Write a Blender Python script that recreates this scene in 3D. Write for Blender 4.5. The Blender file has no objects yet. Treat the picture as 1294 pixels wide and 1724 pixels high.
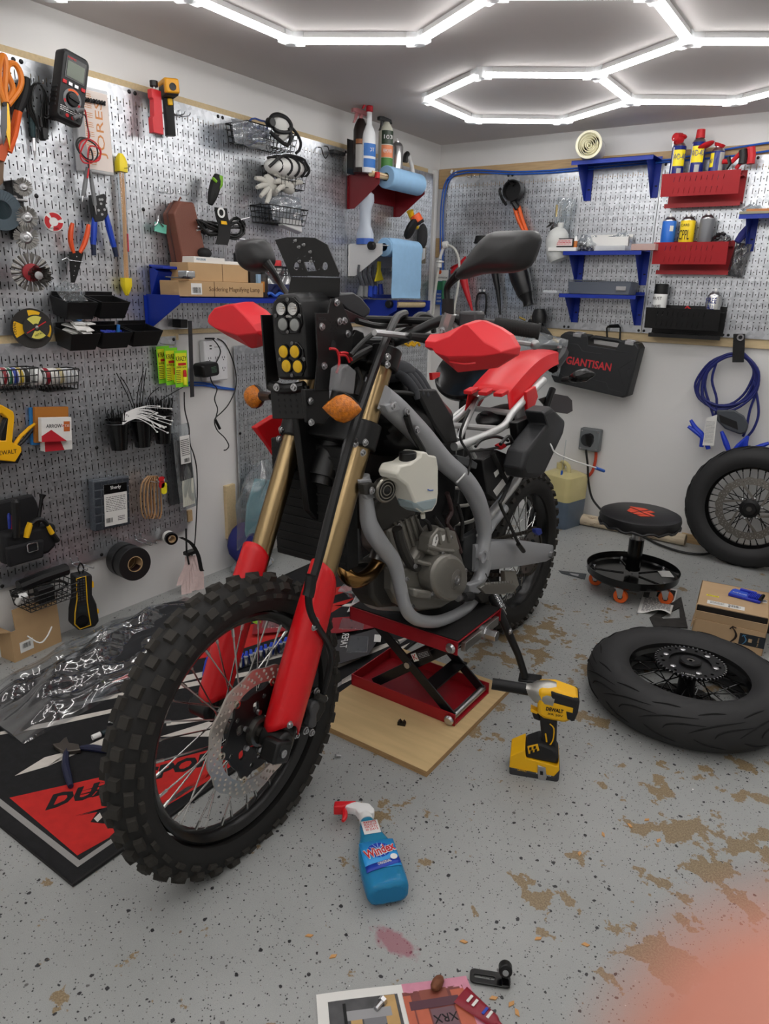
import bpy, bmesh, math, random
from mathutils import Vector as V, Matrix as MX
random.seed(7)
SC = bpy.context.scene
COL = SC.collection
rad = math.radians
# ------------------------------------------------------------------ camera
FPX = 1182.02                                   # focal length in pixels of the 1294 x 1724 frame
CAM = V((2.3174, -3.8945, 1.2628))
def _basis(yaw, pit, rol):
    f = V((math.sin(yaw)*math.cos(pit), math.cos(yaw)*math.cos(pit), math.sin(pit)))
    r = V((math.cos(yaw), -math.sin(yaw), 0)); u = r.cross(f)
    return math.cos(rol)*r + math.sin(rol)*u, -math.sin(rol)*r + math.cos(rol)*u, f
CR, CU, CF = _basis(-.5975, -.3057, .0270)
cam = bpy.data.objects.new('camera', bpy.data.cameras.new('camera'))
COL.objects.link(cam)
cam.data.lens = 36*FPX/1724
cam.data.clip_start = .003
cam.data.dof.use_dof = True                     # a phone's small lens: only the finger touching it is far out of focus
cam.data.dof.focus_distance = 2.2; cam.data.dof.aperture_fstop = 9
cam.matrix_world = MX.Translation(CAM) @ MX((CR, CU, -CF)).transposed().to_4x4()
SC.camera = cam
# ------------------------------------------------------------------ world, exposure
w = bpy.data.worlds.new('world'); SC.world = w; w.use_nodes = True
w.node_tree.nodes['Background'].inputs[0].default_value = (.75, .8, .9, 1)
w.node_tree.nodes['Background'].inputs[1].default_value = .3
SC.view_settings.view_transform = 'Standard'
SC.view_settings.look = 'None'
SC.view_settings.gamma = 1
SC.view_settings.use_curve_mapping = False
SC.view_settings.exposure = 0.0
LAMP = 17.5                                     # emission of the LED tubes on the ceiling
# ------------------------------------------------------------------ helpers: points
def ray(x, y): return CF + CR*((x-647)/FPX) - CU*((y-862)/FPX)
def at(x, y, ax, val):
    d = ray(x, y); return CAM + d*((val-CAM[ax])/d[ax])
def L(x, y, d=.01): return at(x, y, 0, d)       # a point of the left wall, d in front of its pegboards
def B(x, y, d=.01): return at(x, y, 1, -d)      # a point of the back wall
def F(x, y, z=0): return at(x, y, 2, z)         # a point of the floor
def frame(o, x, y):
    x = V(x).normalized(); z = x.cross(V(y)).normalized(); y = z.cross(x)
    m = MX((x, y, z)).transposed().to_4x4(); m.translation = o; return m
def ML(x, y, d=.012, r=0): return frame(L(x, y, d), (0, 1, 0), (0, 0, 1)) @ MX.Rotation(rad(r), 4, 'Z')
def MBk(x, y, d=.012, r=0): return frame(B(x, y, d), (1, 0, 0), (0, 0, 1)) @ MX.Rotation(rad(r), 4, 'Z')
def MF(x, y, z=0, r=0): return MX.Translation(F(x, y, z)) @ MX.Rotation(rad(r), 4, 'Z')
def T(x, y, z): return MX.Translation((x, y, z))
def RX(a): return MX.Rotation(rad(a), 4, 'X')
def RY(a): return MX.Rotation(rad(a), 4, 'Y')
def RZ(a): return MX.Rotation(rad(a), 4, 'Z')
ID = MX.Identity(4)
def spline(p, k=5, closed=False):
    p = [V(q) for q in p]; n = len(p); out = []
    for i in range(n if closed else n-1):
        g = (lambda j: p[j % n]) if closed else (lambda j: p[min(max(j, 0), n-1)])
        a, b, c, d = g(i-1), g(i), g(i+1), g(i+2)
        for s in range(k):
            t = s/k
            out.append(.5*((2*b)+(c-a)*t+(2*a-5*b+4*c-d)*t*t+(3*b-a-3*c+d)*t**3))
    if not closed: out.append(p[-1])
    return out
def rrect(w, h, r, k=4, cx=0, cy=0):
    o = []
    for sx, sy, a in ((1, 1, 0), (-1, 1, 90), (-1, -1, 180), (1, -1, 270)):
        for i in range(k+1):
            t = rad(a+90*i/k); o.append((cx+sx*(w/2-r)+r*math.cos(t), cy+sy*(h/2-r)+r*math.sin(t)))
    return o
def circ(r, n=20, cx=0, cy=0): return [(cx+r*math.cos(2*math.pi*i/n), cy+r*math.sin(2*math.pi*i/n)) for i in range(n)]
# ------------------------------------------------------------------ helpers: materials
def lin(c): return tuple(((v/255)/12.92 if v/255 <= .04045 else ((v/255+.055)/1.055)**2.4) for v in c)+(1,)
MATS = {}
def nd(nt, t, **k):
    n = nt.nodes.new('ShaderNode'+t)
    for a, b in k.items():
        if a[0] == '_': setattr(n, a[1:], b)
        else: n.inputs[a.replace('__', ' ')].default_value = b
    return n
def mat(name, col, rough=.5, metal=0, bump=0, bs=200, var=0, vs=8, trans=0, alpha=1, emit=0, coat=0, sss=0, ior=1.45, stretch=None):
    if name in MATS: return MATS[name]
    m = bpy.data.materials.new(name); m.use_nodes = True; nt = m.node_tree
    b = nt.nodes['Principled BSDF']; lk = nt.links.new
    c = lin(col) if max(col) > 1 else tuple(col)+(1,)
    b.inputs['Base Color'].default_value = c
    b.inputs['Roughness'].default_value = rough; b.inputs['Metallic'].default_value = metal
    b.inputs['Transmission Weight'].default_value = trans; b.inputs['Alpha'].default_value = alpha
    b.inputs['Coat Weight'].default_value = coat; b.inputs['IOR'].default_value = ior
    if sss: b.inputs['Subsurface Weight'].default_value = sss; b.inputs['Subsurface Radius'].default_value = (.02, .02, .02)
    if emit: b.inputs['Emission Color'].default_value = c; b.inputs['Emission Strength'].default_value = emit
    if bump or var:
        tc = nt.nodes.new('ShaderNodeTexCoord'); src = tc.outputs['Object']
        if stretch:
            mp = nd(nt, 'Mapping'); mp.inputs['Scale'].default_value = stretch; lk(src, mp.inputs[0]); src = mp.outputs[0]
        if var:
            n = nd(nt, 'TexNoise', Scale=vs, Detail=6); lk(src, n.inputs['Vector'])
            r = nt.nodes.new('ShaderNodeValToRGB'); e = r.color_ramp.elements
            e[0].position = .3; e[1].position = .7
            e[0].color = tuple(max(0, v*(1-var)) for v in c[:3])+(1,); e[1].color = tuple(min(1, v*(1+var)) for v in c[:3])+(1,)
            lk(n.outputs[0], r.inputs[0]); lk(r.outputs[0], b.inputs['Base Color'])
        if bump:
            n = nd(nt, 'TexNoise', Scale=bs, Detail=3); lk(src, n.inputs['Vector'])
            bp = nd(nt, 'Bump', Strength=bump, Distance=.002); lk(n.outputs[0], bp.inputs['Height']); lk(bp.outputs[0], b.inputs['Normal'])
    MATS[name] = m; return m
def filmmat(name, tint, gloss=.10, rough=.1, haze=.0):
    """thin clear plastic: lets light straight through, reflects more at grazing angles"""
    if name in MATS: return MATS[name]
    m = bpy.data.materials.new(name); m.use_nodes = True; nt = m.node_tree; nt.nodes.clear(); lk = nt.links.new
    tr = nt.nodes.new('ShaderNodeBsdfTransparent'); tr.inputs[0].default_value = lin(tint); gl = nt.nodes.new('ShaderNodeBsdfGlossy'); gl.inputs['Roughness'].default_value = rough
    df = nt.nodes.new('ShaderNodeBsdfDiffuse'); df.inputs[0].default_value = lin(tint)
    lw = nt.nodes.new('ShaderNodeLayerWeight'); lw.inputs[0].default_value = .35
    ma = nt.nodes.new('ShaderNodeMath'); ma.operation = 'MULTIPLY_ADD'; ma.inputs[1].default_value = .5; ma.inputs[2].default_value = gloss; lk(lw.outputs['Facing'], ma.inputs[0])
    m1 = nt.nodes.new('ShaderNodeMixShader'); m1.inputs[0].default_value = haze; lk(tr.outputs[0], m1.inputs[1]); lk(df.outputs[0], m1.inputs[2])
    m2 = nt.nodes.new('ShaderNodeMixShader'); lk(ma.outputs[0], m2.inputs[0]); lk(m1.outputs[0], m2.inputs[1]); lk(gl.outputs[0], m2.inputs[2])
    o = nt.nodes.new('ShaderNodeOutputMaterial'); lk(m2.outputs[0], o.inputs[0]); MATS[name] = m; return m
# ------------------------------------------------------------------ helpers: mesh builder
class MB:
    def __init__(s): s.v = []; s.f = []; s.m = []; s.mi = 0
    def add(s, vs, fs):
        o = len(s.v); s.v += [tuple(q) for q in vs]; s.f += [tuple(i+o for i in f) for f in fs]; s.m += [s.mi]*len(fs); return s
    def box(s, w, d, h, M=ID, c=(0, 0, 0), top=1):
        vs = []
        for z in (-.5, .5):
            k = top if z > 0 else 1
            for x, y in ((-.5, -.5), (.5, -.5), (.5, .5), (-.5, .5)): vs.append(M @ V((c[0]+x*w*k, c[1]+y*d*k, c[2]+z*h)))
        return s.add(vs, [(3, 2, 1, 0), (4, 5, 6, 7), (0, 1, 5, 4), (1, 2, 6, 5), (2, 3, 7, 6), (3, 0, 4, 7)])
    def bx(s, a, b, M=ID):
        return s.box(abs(b[0]-a[0]), abs(b[1]-a[1]), abs(b[2]-a[2]), M, [(p+q)/2 for p, q in zip(a, b)])
    def rings(s, R, close=True, caps=True, loop=False):
        n = len(R[0]); vs = [p for r in R for p in r]; fs = []
        m = len(R)
        for i in range(m if loop else m-1):
            for j in range(n if close else n-1):
                a, b = i*n+j, i*n+(j+1) % n; c, d = ((i+1) % m)*n+(j+1) % n, ((i+1) % m)*n+j
                fs.append((a, b, c, d))
        if caps and not loop and close: fs += [tuple(range(n-1, -1, -1)), tuple(range((m-1)*n, m*n))]
        return s.add(vs, fs)
    def prism(s, o, z0, z1, M=ID):
        a = sum(o[i][0]*o[(i+1) % len(o)][1]-o[(i+1) % len(o)][0]*o[i][1] for i in range(len(o)))
        if a < 0: o = o[::-1]
        return s.rings([[M @ V((x, y, z0)) for x, y in o], [M @ V((x, y, z1)) for x, y in o]])
    def lathe(s, prof, M=ID, n=24, caps=True, a0=0, a1=360):
        full = abs(a1-a0-360) < 1e-6; k = n if full else n+1
        R = [[M @ V((r*math.cos(rad(a0+(a1-a0)*i/n)), r*math.sin(rad(a0+(a1-a0)*i/n)), z)) for i in range(k)] for r, z in prof]
        return s.rings(R, close=full, caps=caps)
    def cyl(s, p, q, r, r2=None, n=12):
        return s.tube([p, q], [r, r if r2 is None else r2], n)
    def tube(s, P, r, n=8, k=0, closed=False):
        P = [V(p) for p in P]
        if k: P = spline(P, k, closed)
        m = len(P); rr = r if isinstance(r, (list, tuple)) else None
        R = []; up = None
        for i, p in enumerate(P):
            if closed: t = P[(i+1) % m]-P[i-1]
            else: t = P[min(i+1, m-1)]-P[max(i-1, 0)]
            if t.length < 1e-9: t = V((0, 0, 1))
            t.normalize()
            if up is None: up = t.orthogonal().normalized()
            up = up-t*up.dot(t)
            if up.length < 1e-6: up = t.orthogonal()
            up.normalize(); sd = t.cross(up)
            if rr: f = i/(m-1)*(len(rr)-1); j = min(int(f), len(rr)-2); q = rr[j]+(rr[j+1]-rr[j])*(f-j)
            else: q = r
            R.append([p+(up*math.cos(2*math.pi*j/n)+sd*math.sin(2*math.pi*j/n))*q for j in range(n)])
        return s.rings(R, loop=closed)
    def ball(s, c, r, n=14, m=8, M=ID):
        r = r if isinstance(r, (list, tuple)) else (r, r, r); R = []
        for i in range(m+1):
            t = math.pi*(i/m); t = min(max(t, .03), math.pi-.03)
            R.append([M @ V((c[0]+r[0]*math.sin(t)*math.cos(2*math.pi*j/n), c[1]+r[1]*math.sin(t)*math.sin(2*math.pi*j/n), c[2]-r[2]*math.cos(t))) for j in range(n)])
        return s.rings(R)
    def grid(s, fn, nu, nv):
        vs = [fn(i/nu, j/nv) for j in range(nv+1) for i in range(nu+1)]
        return s.add(vs, [(j*(nu+1)+i, j*(nu+1)+i+1, (j+1)*(nu+1)+i+1, (j+1)*(nu+1)+i) for j in range(nv) for i in range(nu)])
    def mesh(s, name, mt, sm):
        me = bpy.data.meshes.new(name); me.from_pydata(s.v, [], s.f)
        for x in (mt if isinstance(mt, (list, tuple)) else [mt]): me.materials.append(x)
        if any(s.m): me.polygons.foreach_set('material_index', s.m)
        me.validate()
        bm = bmesh.new(); bm.from_mesh(me); bmesh.ops.recalc_face_normals(bm, faces=bm.faces); bm.to_mesh(me); bm.free()
        if sm: me.shade_smooth(); me.set_sharp_from_angle(angle=sm)
        return me
ROOT = {}
def props(o, label=None, cat=None, group=None, kind=None):
    if label: o['label'] = label
    if cat: o['category'] = cat
    if group: o['group'] = group
    if kind: o['kind'] = kind
    return o
def link(name, data, parent=None):
    o = bpy.data.objects.new(name, data); COL.objects.link(o)
    if parent is not None:
        o.parent = parent
        if parent.name in ROOT and ROOT[parent.name][1]: o.matrix_parent_inverse = ROOT[parent.name][0].inverted()
    return o
def put(name, mb, mt, parent=None, label=None, cat=None, group=None, kind=None, sm=.6, bev=0, bn=2, solid=0, sub=0):
    """one mesh object; a top-level one gets its origin at its base"""
    base = None
    if parent is None and mb.v:
        xs, ys, zs = zip(*mb.v); base = V(((min(xs)+max(xs))/2, (min(ys)+max(ys))/2, min(zs)))
        mb.v = [tuple(V(q)-base) for q in mb.v]
    o = link(name, mb.mesh(name, mt, sm), parent)
    if base is not None: o.location = base
    if solid: md = o.modifiers.new('solid', 'SOLIDIFY'); md.thickness = solid; md.offset = 0
    if bev: md = o.modifiers.new('bevel', 'BEVEL'); md.width = bev; md.segments = bn; md.limit_method = 'ANGLE'; md.angle_limit = .6
    if sub: md = o.modifiers.new('subd', 'SUBSURF'); md.levels = sub; md.render_levels = sub
    return props(o, label, cat, group, kind)
def thing(name, label, cat, at=None, M=None, group=None):
    """an Empty at the base of a thing. at: its parts are built in world space; M: they are built in the local space of M"""
    o = bpy.data.objects.new(name, None); COL.objects.link(o); o.empty_display_size = .05
    if M is not None: o.matrix_basis = M; ROOT[o.name] = (M, False)
    else: o.location = at; ROOT[o.name] = (MX.Translation(at), True)
    return props(o, label, cat, group)
def dup(root, M=None, label=None, group=None, mts=None):
    """copy of a thing with its parts and sub-parts"""
    def cp(o, par):
        c = o.copy(); COL.objects.link(c)
        if par: c.parent = par
        for ch in list(o.children): cp(ch, c)
        return c
    r = cp(root, None)
    if M is not None: r.matrix_basis = M
    ROOT[r.name] = (M, False)
    if label: r['label'] = label
    if group: r['group'] = group
    return r
def plate(name, loops, th, M, mt, parent=None, bev=0, sm=.6, **k):
    """flat sheet of thickness th cut to the loops (inner loops are holes), lying in the XY plane of M"""
    cu = bpy.data.curves.new(name, 'CURVE'); cu.dimensions = '2D'; cu.fill_mode = 'BOTH'; cu.extrude = max(th/2-bev, 0); cu.bevel_depth = bev; cu.bevel_resolution = 1
    for lp in loops:
        sp = cu.splines.new('POLY'); sp.points.add(len(lp)-1)
        for i, q in enumerate(lp): sp.points[i].co = (q[0], q[1], 0, 1)
        sp.use_cyclic_u = True
    o = bpy.data.objects.new('tmp', cu); me = bpy.data.meshes.new_from_object(o); bpy.data.objects.remove(o); bpy.data.curves.remove(cu)
    me.name = name; me.materials.clear(); me.materials.append(mt)
    me.transform(M @ T(0, 0, th/2))
    if sm: me.shade_smooth(); me.set_sharp_from_angle(angle=sm)
    o = link(name, me, parent)
    return props(o, **k)
def text(s, M, h, mt, parent=None, name='lettering', wd=None, align='CENTER', th=.0003, sx=1, shear=0, bold=0):
    """flat lettering of cap height about h, centred on M's origin, squeezed or stretched to the width wd"""
    cu = bpy.data.curves.new('lettering', 'FONT'); cu.body = s; cu.size = h*1.4; cu.align_x = align; cu.align_y = 'CENTER'; cu.extrude = th; cu.shear = shear; cu.resolution_u = 2; cu.offset = bold
    o = bpy.data.objects.new('tmp', cu); me = bpy.data.meshes.new_from_object(o); bpy.data.objects.remove(o); bpy.data.curves.remove(cu)
    if wd and me.vertices:
        xs = [q.co.x for q in me.vertices]; sx = wd/max(1e-6, max(xs)-min(xs))
    me.transform(M @ MX.Diagonal((sx, 1, 1, 1))); me.name = name; me.materials.clear(); me.materials.append(mt)
    return link(name, me, parent)
def card(w, h, M, mt, parent=None, name='label', th=.0006, **k):
    mb = MB(); mb.box(w, h, th, M, (0, 0, th/2)); return put(name, mb, mt, parent, sm=0, **k)
def pxp(mb, pts, pl, d0, d1):
    """prism whose front outline passes through the given pixels of the wall pl ('L', 'B') or floor ('F') at distance d1"""
    f = {'L': L, 'B': B, 'F': F}[pl]; n = {'L': V((1, 0, 0)), 'B': V((0, -1, 0)), 'F': V((0, 0, 1))}[pl]
    a = [f(x, y, d1) for x, y in pts]; return mb.rings([[p-n*(d1-d0) for p in a], a])
# ------------------------------------------------------------------ common materials
WHITE = mat('white plastic', (232, 232, 230), .45)
PAPER = mat('white paper', (225, 224, 220), .8)
BLACK = mat('black plastic', (18, 18, 19), .42)
MATTE = mat('matte black', (20, 20, 21), .7)
GLOSS = mat('gloss black', (12, 12, 13), .18)
RUBBER = mat('black rubber', (26, 25, 25), .75, bump=.15, bs=400)
INK = mat('black print', (20, 20, 22), .7)
STEEL = mat('steel', (190, 190, 192), .28, 1)
CHROME = mat('zinc wire', (200, 202, 205), .2, 1)
DKSTEEL = mat('dark steel', (88, 88, 90), .4, 1)
KRAFT = mat('brown cardboard', (184, 152, 112), .85, var=.06, vs=12)
BLUESH = mat('blue powder coat', (16, 46, 150), .42, bump=.05, bs=900)
REDSH = mat('red powder coat', (160, 22, 30), .45, bump=.05, bs=900)
WHITESH = mat('white powder coat', (222, 222, 220), .5)
YEL = mat('tool yellow', (238, 184, 22), .45)
ORANGE = mat('tool orange', (224, 92, 28), .45)
WOOD = mat('bare wood strip', (208, 186, 146), .65, var=.08, vs=9, stretch=(1, 12, 12))
OAK = mat('oak strip', (190, 160, 118), .6, var=.14, vs=6, stretch=(2, 30, 30))
CLEAR = filmmat('clear plastic film', (236, 240, 242), .06, .12, .10)
MILKY = mat('milky plastic', (226, 228, 224), .35, alpha=.75)
BLUECORD = mat('blue cable', (42, 96, 190), .5)
BLACKW = mat('black wire', (22, 22, 22), .45)
REDW = mat('red wire', (196, 30, 38), .45)
# ------------------------------------------------------------------ the setting
CEIL = 2.077; RX1 = 3.5; RY0 = -5.6
def floor_material():
    m = bpy.data.materials.new('grey epoxy floor with flecks and peeled patches'); m.use_nodes = True; nt = m.node_tree; lk = nt.links.new
    b = nt.nodes['Principled BSDF']; b.inputs['Roughness'].default_value = .42
    tc = nt.nodes.new('ShaderNodeTexCoord'); P = tc.outputs['Object']
    def mth(op, a, c, clamp=False):
        n = nt.nodes.new('ShaderNodeMath'); n.operation = op; n.use_clamp = clamp
        for i, q in enumerate((a, c)):
            if isinstance(q, (int, float)): n.inputs[i].default_value = q
            else: lk(q, n.inputs[i])
        return n.outputs[0]
    def mix(f, a, c):
        n = nt.nodes.new('ShaderNodeMix'); n.data_type = 'RGBA'; lk(f, n.inputs[0])
        for i, q in ((6, a), (7, c)):
            if isinstance(q, tuple): n.inputs[i].default_value = q
            else: lk(q, n.inputs[i])
        return n.outputs[2]
    def noise(s, d=6, r=.6):
        n = nd(nt, 'TexNoise', Scale=s, Detail=d, Roughness=r); lk(P, n.inputs['Vector']); return n.outputs[0]
    def step(x, a, c):
        n = nt.nodes.new('ShaderNodeMapRange'); lk(x, n.inputs[0]); n.inputs[1].default_value = a; n.inputs[2].default_value = c; return n.outputs[0]
    col = mix(step(noise(2.2), .3, .7), lin((152, 154, 152)), lin((167, 169, 167)))
    col = mix(mth('MULTIPLY', step(noise(700, 2), .52, .6), .35), col, lin((120, 122, 122)))
    base = col
    for sc, tot, cr in ((62, .33, .30), (125, .30, .30), (230, .34, .34)):
        # warp a little so that the flecks are ragged chips
        wn = nd(nt, 'TexNoise', Scale=sc*1.7, Detail=2); lk(P, wn.inputs['Vector'])
        ad = nt.nodes.new('ShaderNodeVectorMath'); ad.operation = 'MULTIPLY_ADD'; lk(wn.outputs[1], ad.inputs[0]); ad.inputs[1].default_value = (.5/sc,)*3; lk(P, ad.inputs[2])
        v = nd(nt, 'TexVoronoi', Scale=sc); lk(ad.outputs[0], v.inputs['Vector'])
        sp = nt.nodes.new('ShaderNodeSeparateColor'); lk(v.outputs['Color'], sp.inputs[0])
        on = mth('LESS_THAN', v.outputs['Distance'], mth('MULTIPLY', sp.outputs[1], cr))
        on = mth('MULTIPLY', on, mth('LESS_THAN', sp.outputs[0], tot))
        rp = nt.nodes.new('ShaderNodeValToRGB'); rp.color_ramp.interpolation = 'CONSTANT'; e = rp.color_ramp.elements
        cs = [(0, (34, 34, 38)), (.36, (92, 90, 90)), (.55, (238, 238, 236)), (.74, (66, 70, 112)), (.82, (150, 128, 104)), (.9, (120, 100, 84))]
        e[0].color = lin(cs[0][1]); e[1].position = cs[1][0]; e[1].color = lin(cs[1][1])
        for p, c in cs[2:]: q = e.new(p); q.color = lin(c)
        lk(sp.outputs[2], rp.inputs[0]); col = mix(on, col, rp.outputs[0])
    # bare concrete where the paint has peeled, in the places where it has
    acc = None
    for x, y, r, k in ((890, 1075, .34, .17), (790, 1205, .16, .13), (1000, 1215, .13, .13), (1180, 1420, .20, .19), (1215, 1480, .12, .16), (1120, 1590, .13, .21), (660, 1370, .16, .1),
                       (1270, 1300, .2, .12), (930, 1500, .09, .12), (1020, 1300, .07, .14), (450, 1300, .1, .1), (1060, 1040, .2, .1), (920, 1480, .06, .1), (900, 1010, .12, .1), (1215, 1180, .5, .06)):
        p = F(x, y); dn = nt.nodes.new('ShaderNodeVectorMath'); dn.operation = 'DISTANCE'; lk(P, dn.inputs[0]); dn.inputs[1].default_value = p
        g = mth('MULTIPLY', step(dn.outputs['Value'], r*1.5, 0), k); acc = g if acc is None else mth('MAXIMUM', acc, g)
    n1 = noise(11, 9, .62)
    pk = mth('ADD', mth('MULTIPLY', n1, 1.0), acc)
    on = step(pk, .645, .652)
    col = mix(on, col, mix(step(noise(260, 3), .4, .62), lin((122, 104, 78)), lin((150, 132, 102))))
    # red fluid dried on the paint
    p = F(664, 1586); dn = nt.nodes.new('ShaderNodeVectorMath'); dn.operation = 'DISTANCE'
    mp = nd(nt, 'Mapping'); mp.vector_type = 'POINT'; mp.inputs['Location'].default_value = -p; lk(P, mp.inputs[0])
    m2 = nd(nt, 'Mapping'); m2.inputs['Rotation'].default_value = (0, 0, rad(-38)); m2.inputs['Scale'].default_value = (1, 2.1, 1); lk(mp.outputs[0], m2.inputs[0])
    lk(m2.outputs[0], dn.inputs[0]); dn.inputs[1].default_value = (0, 0, 0)
    st = mth('ADD', step(dn.outputs['Value'], .085, .0), mth('MULTIPLY', noise(60, 5), .8))
    col = mix(mth('MULTIPLY', step(st, .72, .95), .62), col, lin((150, 62, 84)))
    lk(col, b.inputs['Base Color'])
    h = mth('SUBTRACT', mth('MULTIPLY', noise(420, 3), .35), on)
    bp = nd(nt, 'Bump', Strength=.35, Distance=.0012); lk(h, bp.inputs['Height']); lk(bp.outputs[0], b.inputs['Normal'])
    return m
FLOORM = floor_material()
WALL = mat('white wall paint', (224, 223, 221), .6, bump=.12, bs=60, var=.015, vs=3)
CEILM = mat('white ceiling paint', (204, 199, 197), .75, bump=.1, bs=40)
def slab(name, a, b, m):
    mb = MB(); mb.bx(a, b); return put(name, mb, m, kind='structure', sm=0)
fl = MB(); fl.bx((-.1, RY0-.1, -.05), (RX1+.1, .1, 0)); o = fl.mesh('floor', FLOORM, 0); o = link('floor', o); props(o, kind='structure')
slab('wall_left', (-.1, RY0, 0), (-.014, .014, CEIL), WALL)
slab('wall_back', (-.1, .014, 0), (RX1, .1, CEIL), WALL)
slab('wall_right', (RX1, RY0, 0), (RX1+.1, .1, CEIL), WALL)
slab('wall_front', (-.1, RY0-.1, 0), (RX1, RY0, CEIL), WALL)
slab('ceiling', (-.1, RY0-.1, CEIL), (RX1+.1, .1, CEIL+.08), CEILM)
def strip(a, b, m=WOOD, name='trim_1'):
    mb = MB(); mb.bx(a, b); return put(name, mb, m, kind='structure', sm=0, bev=.0015)
strip((-.014, -3.4, 1.86), (.0, -.14, 1.93), WOOD)
strip((-.014, -3.4, 1.052), (.0, -1.985, 1.118), WOOD, 'trim_2')
strip((-.014, -1.985, 1.075), (.0, -.12, 1.118), WOOD, 'trim_3')
strip((-.010, -.0, 1.842), (RX1, .014, 1.946), OAK, 'trim_4')
strip((.36, -.0, 1.04), (RX1, .014, 1.115), WOOD, 'trim_5')
strip((-.014, -1.774, .145), (.004, -1.716, .40), WOOD, 'trim_6')
strip((-.014, -1.994, .285), (.0, -1.968, .335), OAK, 'trim_7')
strip((-.012, -.0, 1.46), (.03, .014, 1.57), OAK, 'trim_8')
# white corner bead next to the left wall's last pegboard
strip((-.014, -.075, 0), (.012, -.045, 1.93), WALL, 'trim_9')
strip((1.62, -.0, 0), (2.6, .014, .05), OAK, 'trim_10')
# ------------------------------------------------------------------ hexagon LED lights
LEDW = mat('LED housing', (226, 226, 226), .5)
LEDE = mat('lit LED diffuser', (1.0, .985, .97), .4, emit=LAMP)
HEX = .4335
def led_grid():
    vx = []; ed = set()
    def vid(p):
        for i, q in enumerate(vx):
            if (q-p).length < .03: return i
        vx.append(p); return len(vx)-1
    def hexa(cx, cy):
        ids = [vid(V((cx+HEX*math.sin(rad(60*i)), cy+HEX*math.cos(rad(60*i)), 0))) for i in range(6)]
        for i in range(6): ed.add(tuple(sorted((ids[i], ids[(i+1) % 6]))))
    for cx in (.865, 1.616, 2.367): hexa(cx, -.76)
    for cx in (.865, 1.616, 2.367): hexa(cx, -2.06)
    for cx in (.865, 1.616, 2.367): hexa(cx, -3.36)
    for cx in (.865, 1.616, 2.367): hexa(cx, -4.66)
    for cx in (1.616,):
        for a, b in ((-1.1935, -1.6265), (-2.4935, -2.9265), (-3.7935, -4.2265)):
            ed.add(tuple(sorted((vid(V((cx, a, 0))), vid(V((cx, b, 0)))))))
    a = vid(V((.4896, -2.2768, 0))); ed.add((a, vid(V((.135, -2.49, 0)))))
    return vx, ed
vx, ed = led_grid()
hx = thing('hexagon_light', 'white LED tubes joined into lit hexagons across the ceiling', 'ceiling light', at=(1.6, -2.3, CEIL))
for a, b in sorted(ed):
    p, q = vx[a], vx[b]; d = (q-p).normalized(); p = p+d*.022; q = q-d*.022
    s = d.cross(V((0, 0, 1)))
    mb = MB(); prof = [(-.012, CEIL), (.012, CEIL), (.016, CEIL-.018), (-.016, CEIL-.018)]
    mb.rings([[e+s*x+V((0, 0, z)) for x, z in prof] for e in (p, q)])
    tb = put('led_tube', mb, LEDW, hx, sm=0)
    mb = MB(); prof = [(.016*math.cos(rad(t)), CEIL-.018-.015*math.sin(rad(t))) for t in range(0, 181, 20)]
    mb.rings([[e+s*x+V((0, 0, z)) for x, z in prof] for e in (p, q)])
    put('diffuser', mb, LEDE, tb)
for i, p in enumerate(vx):
    dirs = [(vx[b if a == i else a]-p).normalized() for a, b in ed if i in (a, b)]
    mb = MB(); mb.cyl(p+V((0, 0, CEIL-.036)), p+V((0, 0, CEIL)), .019, n=12)
    for d in dirs: mb.box(.05, .035, .034, frame(p+d*.02+V((0, 0, CEIL-.018)), d, V((0, 0, 1)).cross(d)))
    put('connector', mb, mat('translucent clip', (232, 234, 235), .3, alpha=.6), hx, sm=.5)
# ------------------------------------------------------------------ pegboards
def galv():
    m = mat('galvanised steel sheet', (196, 200, 206), .3, .82); nt = m.node_tree; lk = nt.links.new; b = nt.nodes['Principled BSDF']
    tc = nt.nodes.new('ShaderNodeTexCoord')
    v = nd(nt, 'TexVoronoi', Scale=55); lk(tc.outputs['Object'], v.inputs['Vector'])
    n = nd(nt, 'TexNoise', Scale=5, Detail=4); lk(tc.outputs['Object'], n.inputs['Vector'])
    r = nt.nodes.new('ShaderNodeValToRGB'); e = r.color_ramp.elements; e[0].color = lin((176, 180, 185)); e[1].color = lin((214, 217, 221)); lk(v.outputs['Color'], r.inputs[0]); lk(r.outputs[0], b.inputs['Base Color'])
    q = nt.nodes.new('ShaderNodeMapRange'); lk(n.outputs[0], q.inputs[0]); q.inputs[3].default_value = .24; q.inputs[4].default_value = .40; lk(q.outputs[0], b.inputs['Roughness'])
    return m
GALV = galv(); PW, PH, IN = .4064, .8128, .0254
def peg_mesh():
    loops = [[(.0006, .0004), (PW-.0006, .0004), (PW-.0006, PH-.0004), (.0006, PH-.0004)]]
    for r in range(15):
        cy = (2+2*r)*IN
        for c in range(16):
            cx = (c+.5)*IN
            loops.append([(cx-.0016, cy-.0125), (cx+.0016, cy-.0125), (cx+.0016, cy+.0125), (cx-.0016, cy+.0125)])
        for c in range(15): loops.append(circ(.0031, 6, (c+1)*IN, cy))
        for c in range(16 if r < 14 else 0): loops.append(circ(.0031, 6, (c+.5)*IN, cy+IN))
    o = plate('pegboard_panel', loops, .0009, T(0, 0, -.0009), GALV, sm=0); me = o.data; bpy.data.objects.remove(o); return me
PEG = peg_mesh()
fm = MB()
for a, b in (((0, 0), (.001, PH)), ((PW-.001, 0), (PW, PH)), ((0, 0), (PW, .001)), ((0, PH-.001), (PW, PH))): fm.bx((a[0], a[1], -.0085), (b[0], b[1], -.0009))
FLG = fm.mesh('flange', GALV, 0)
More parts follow.
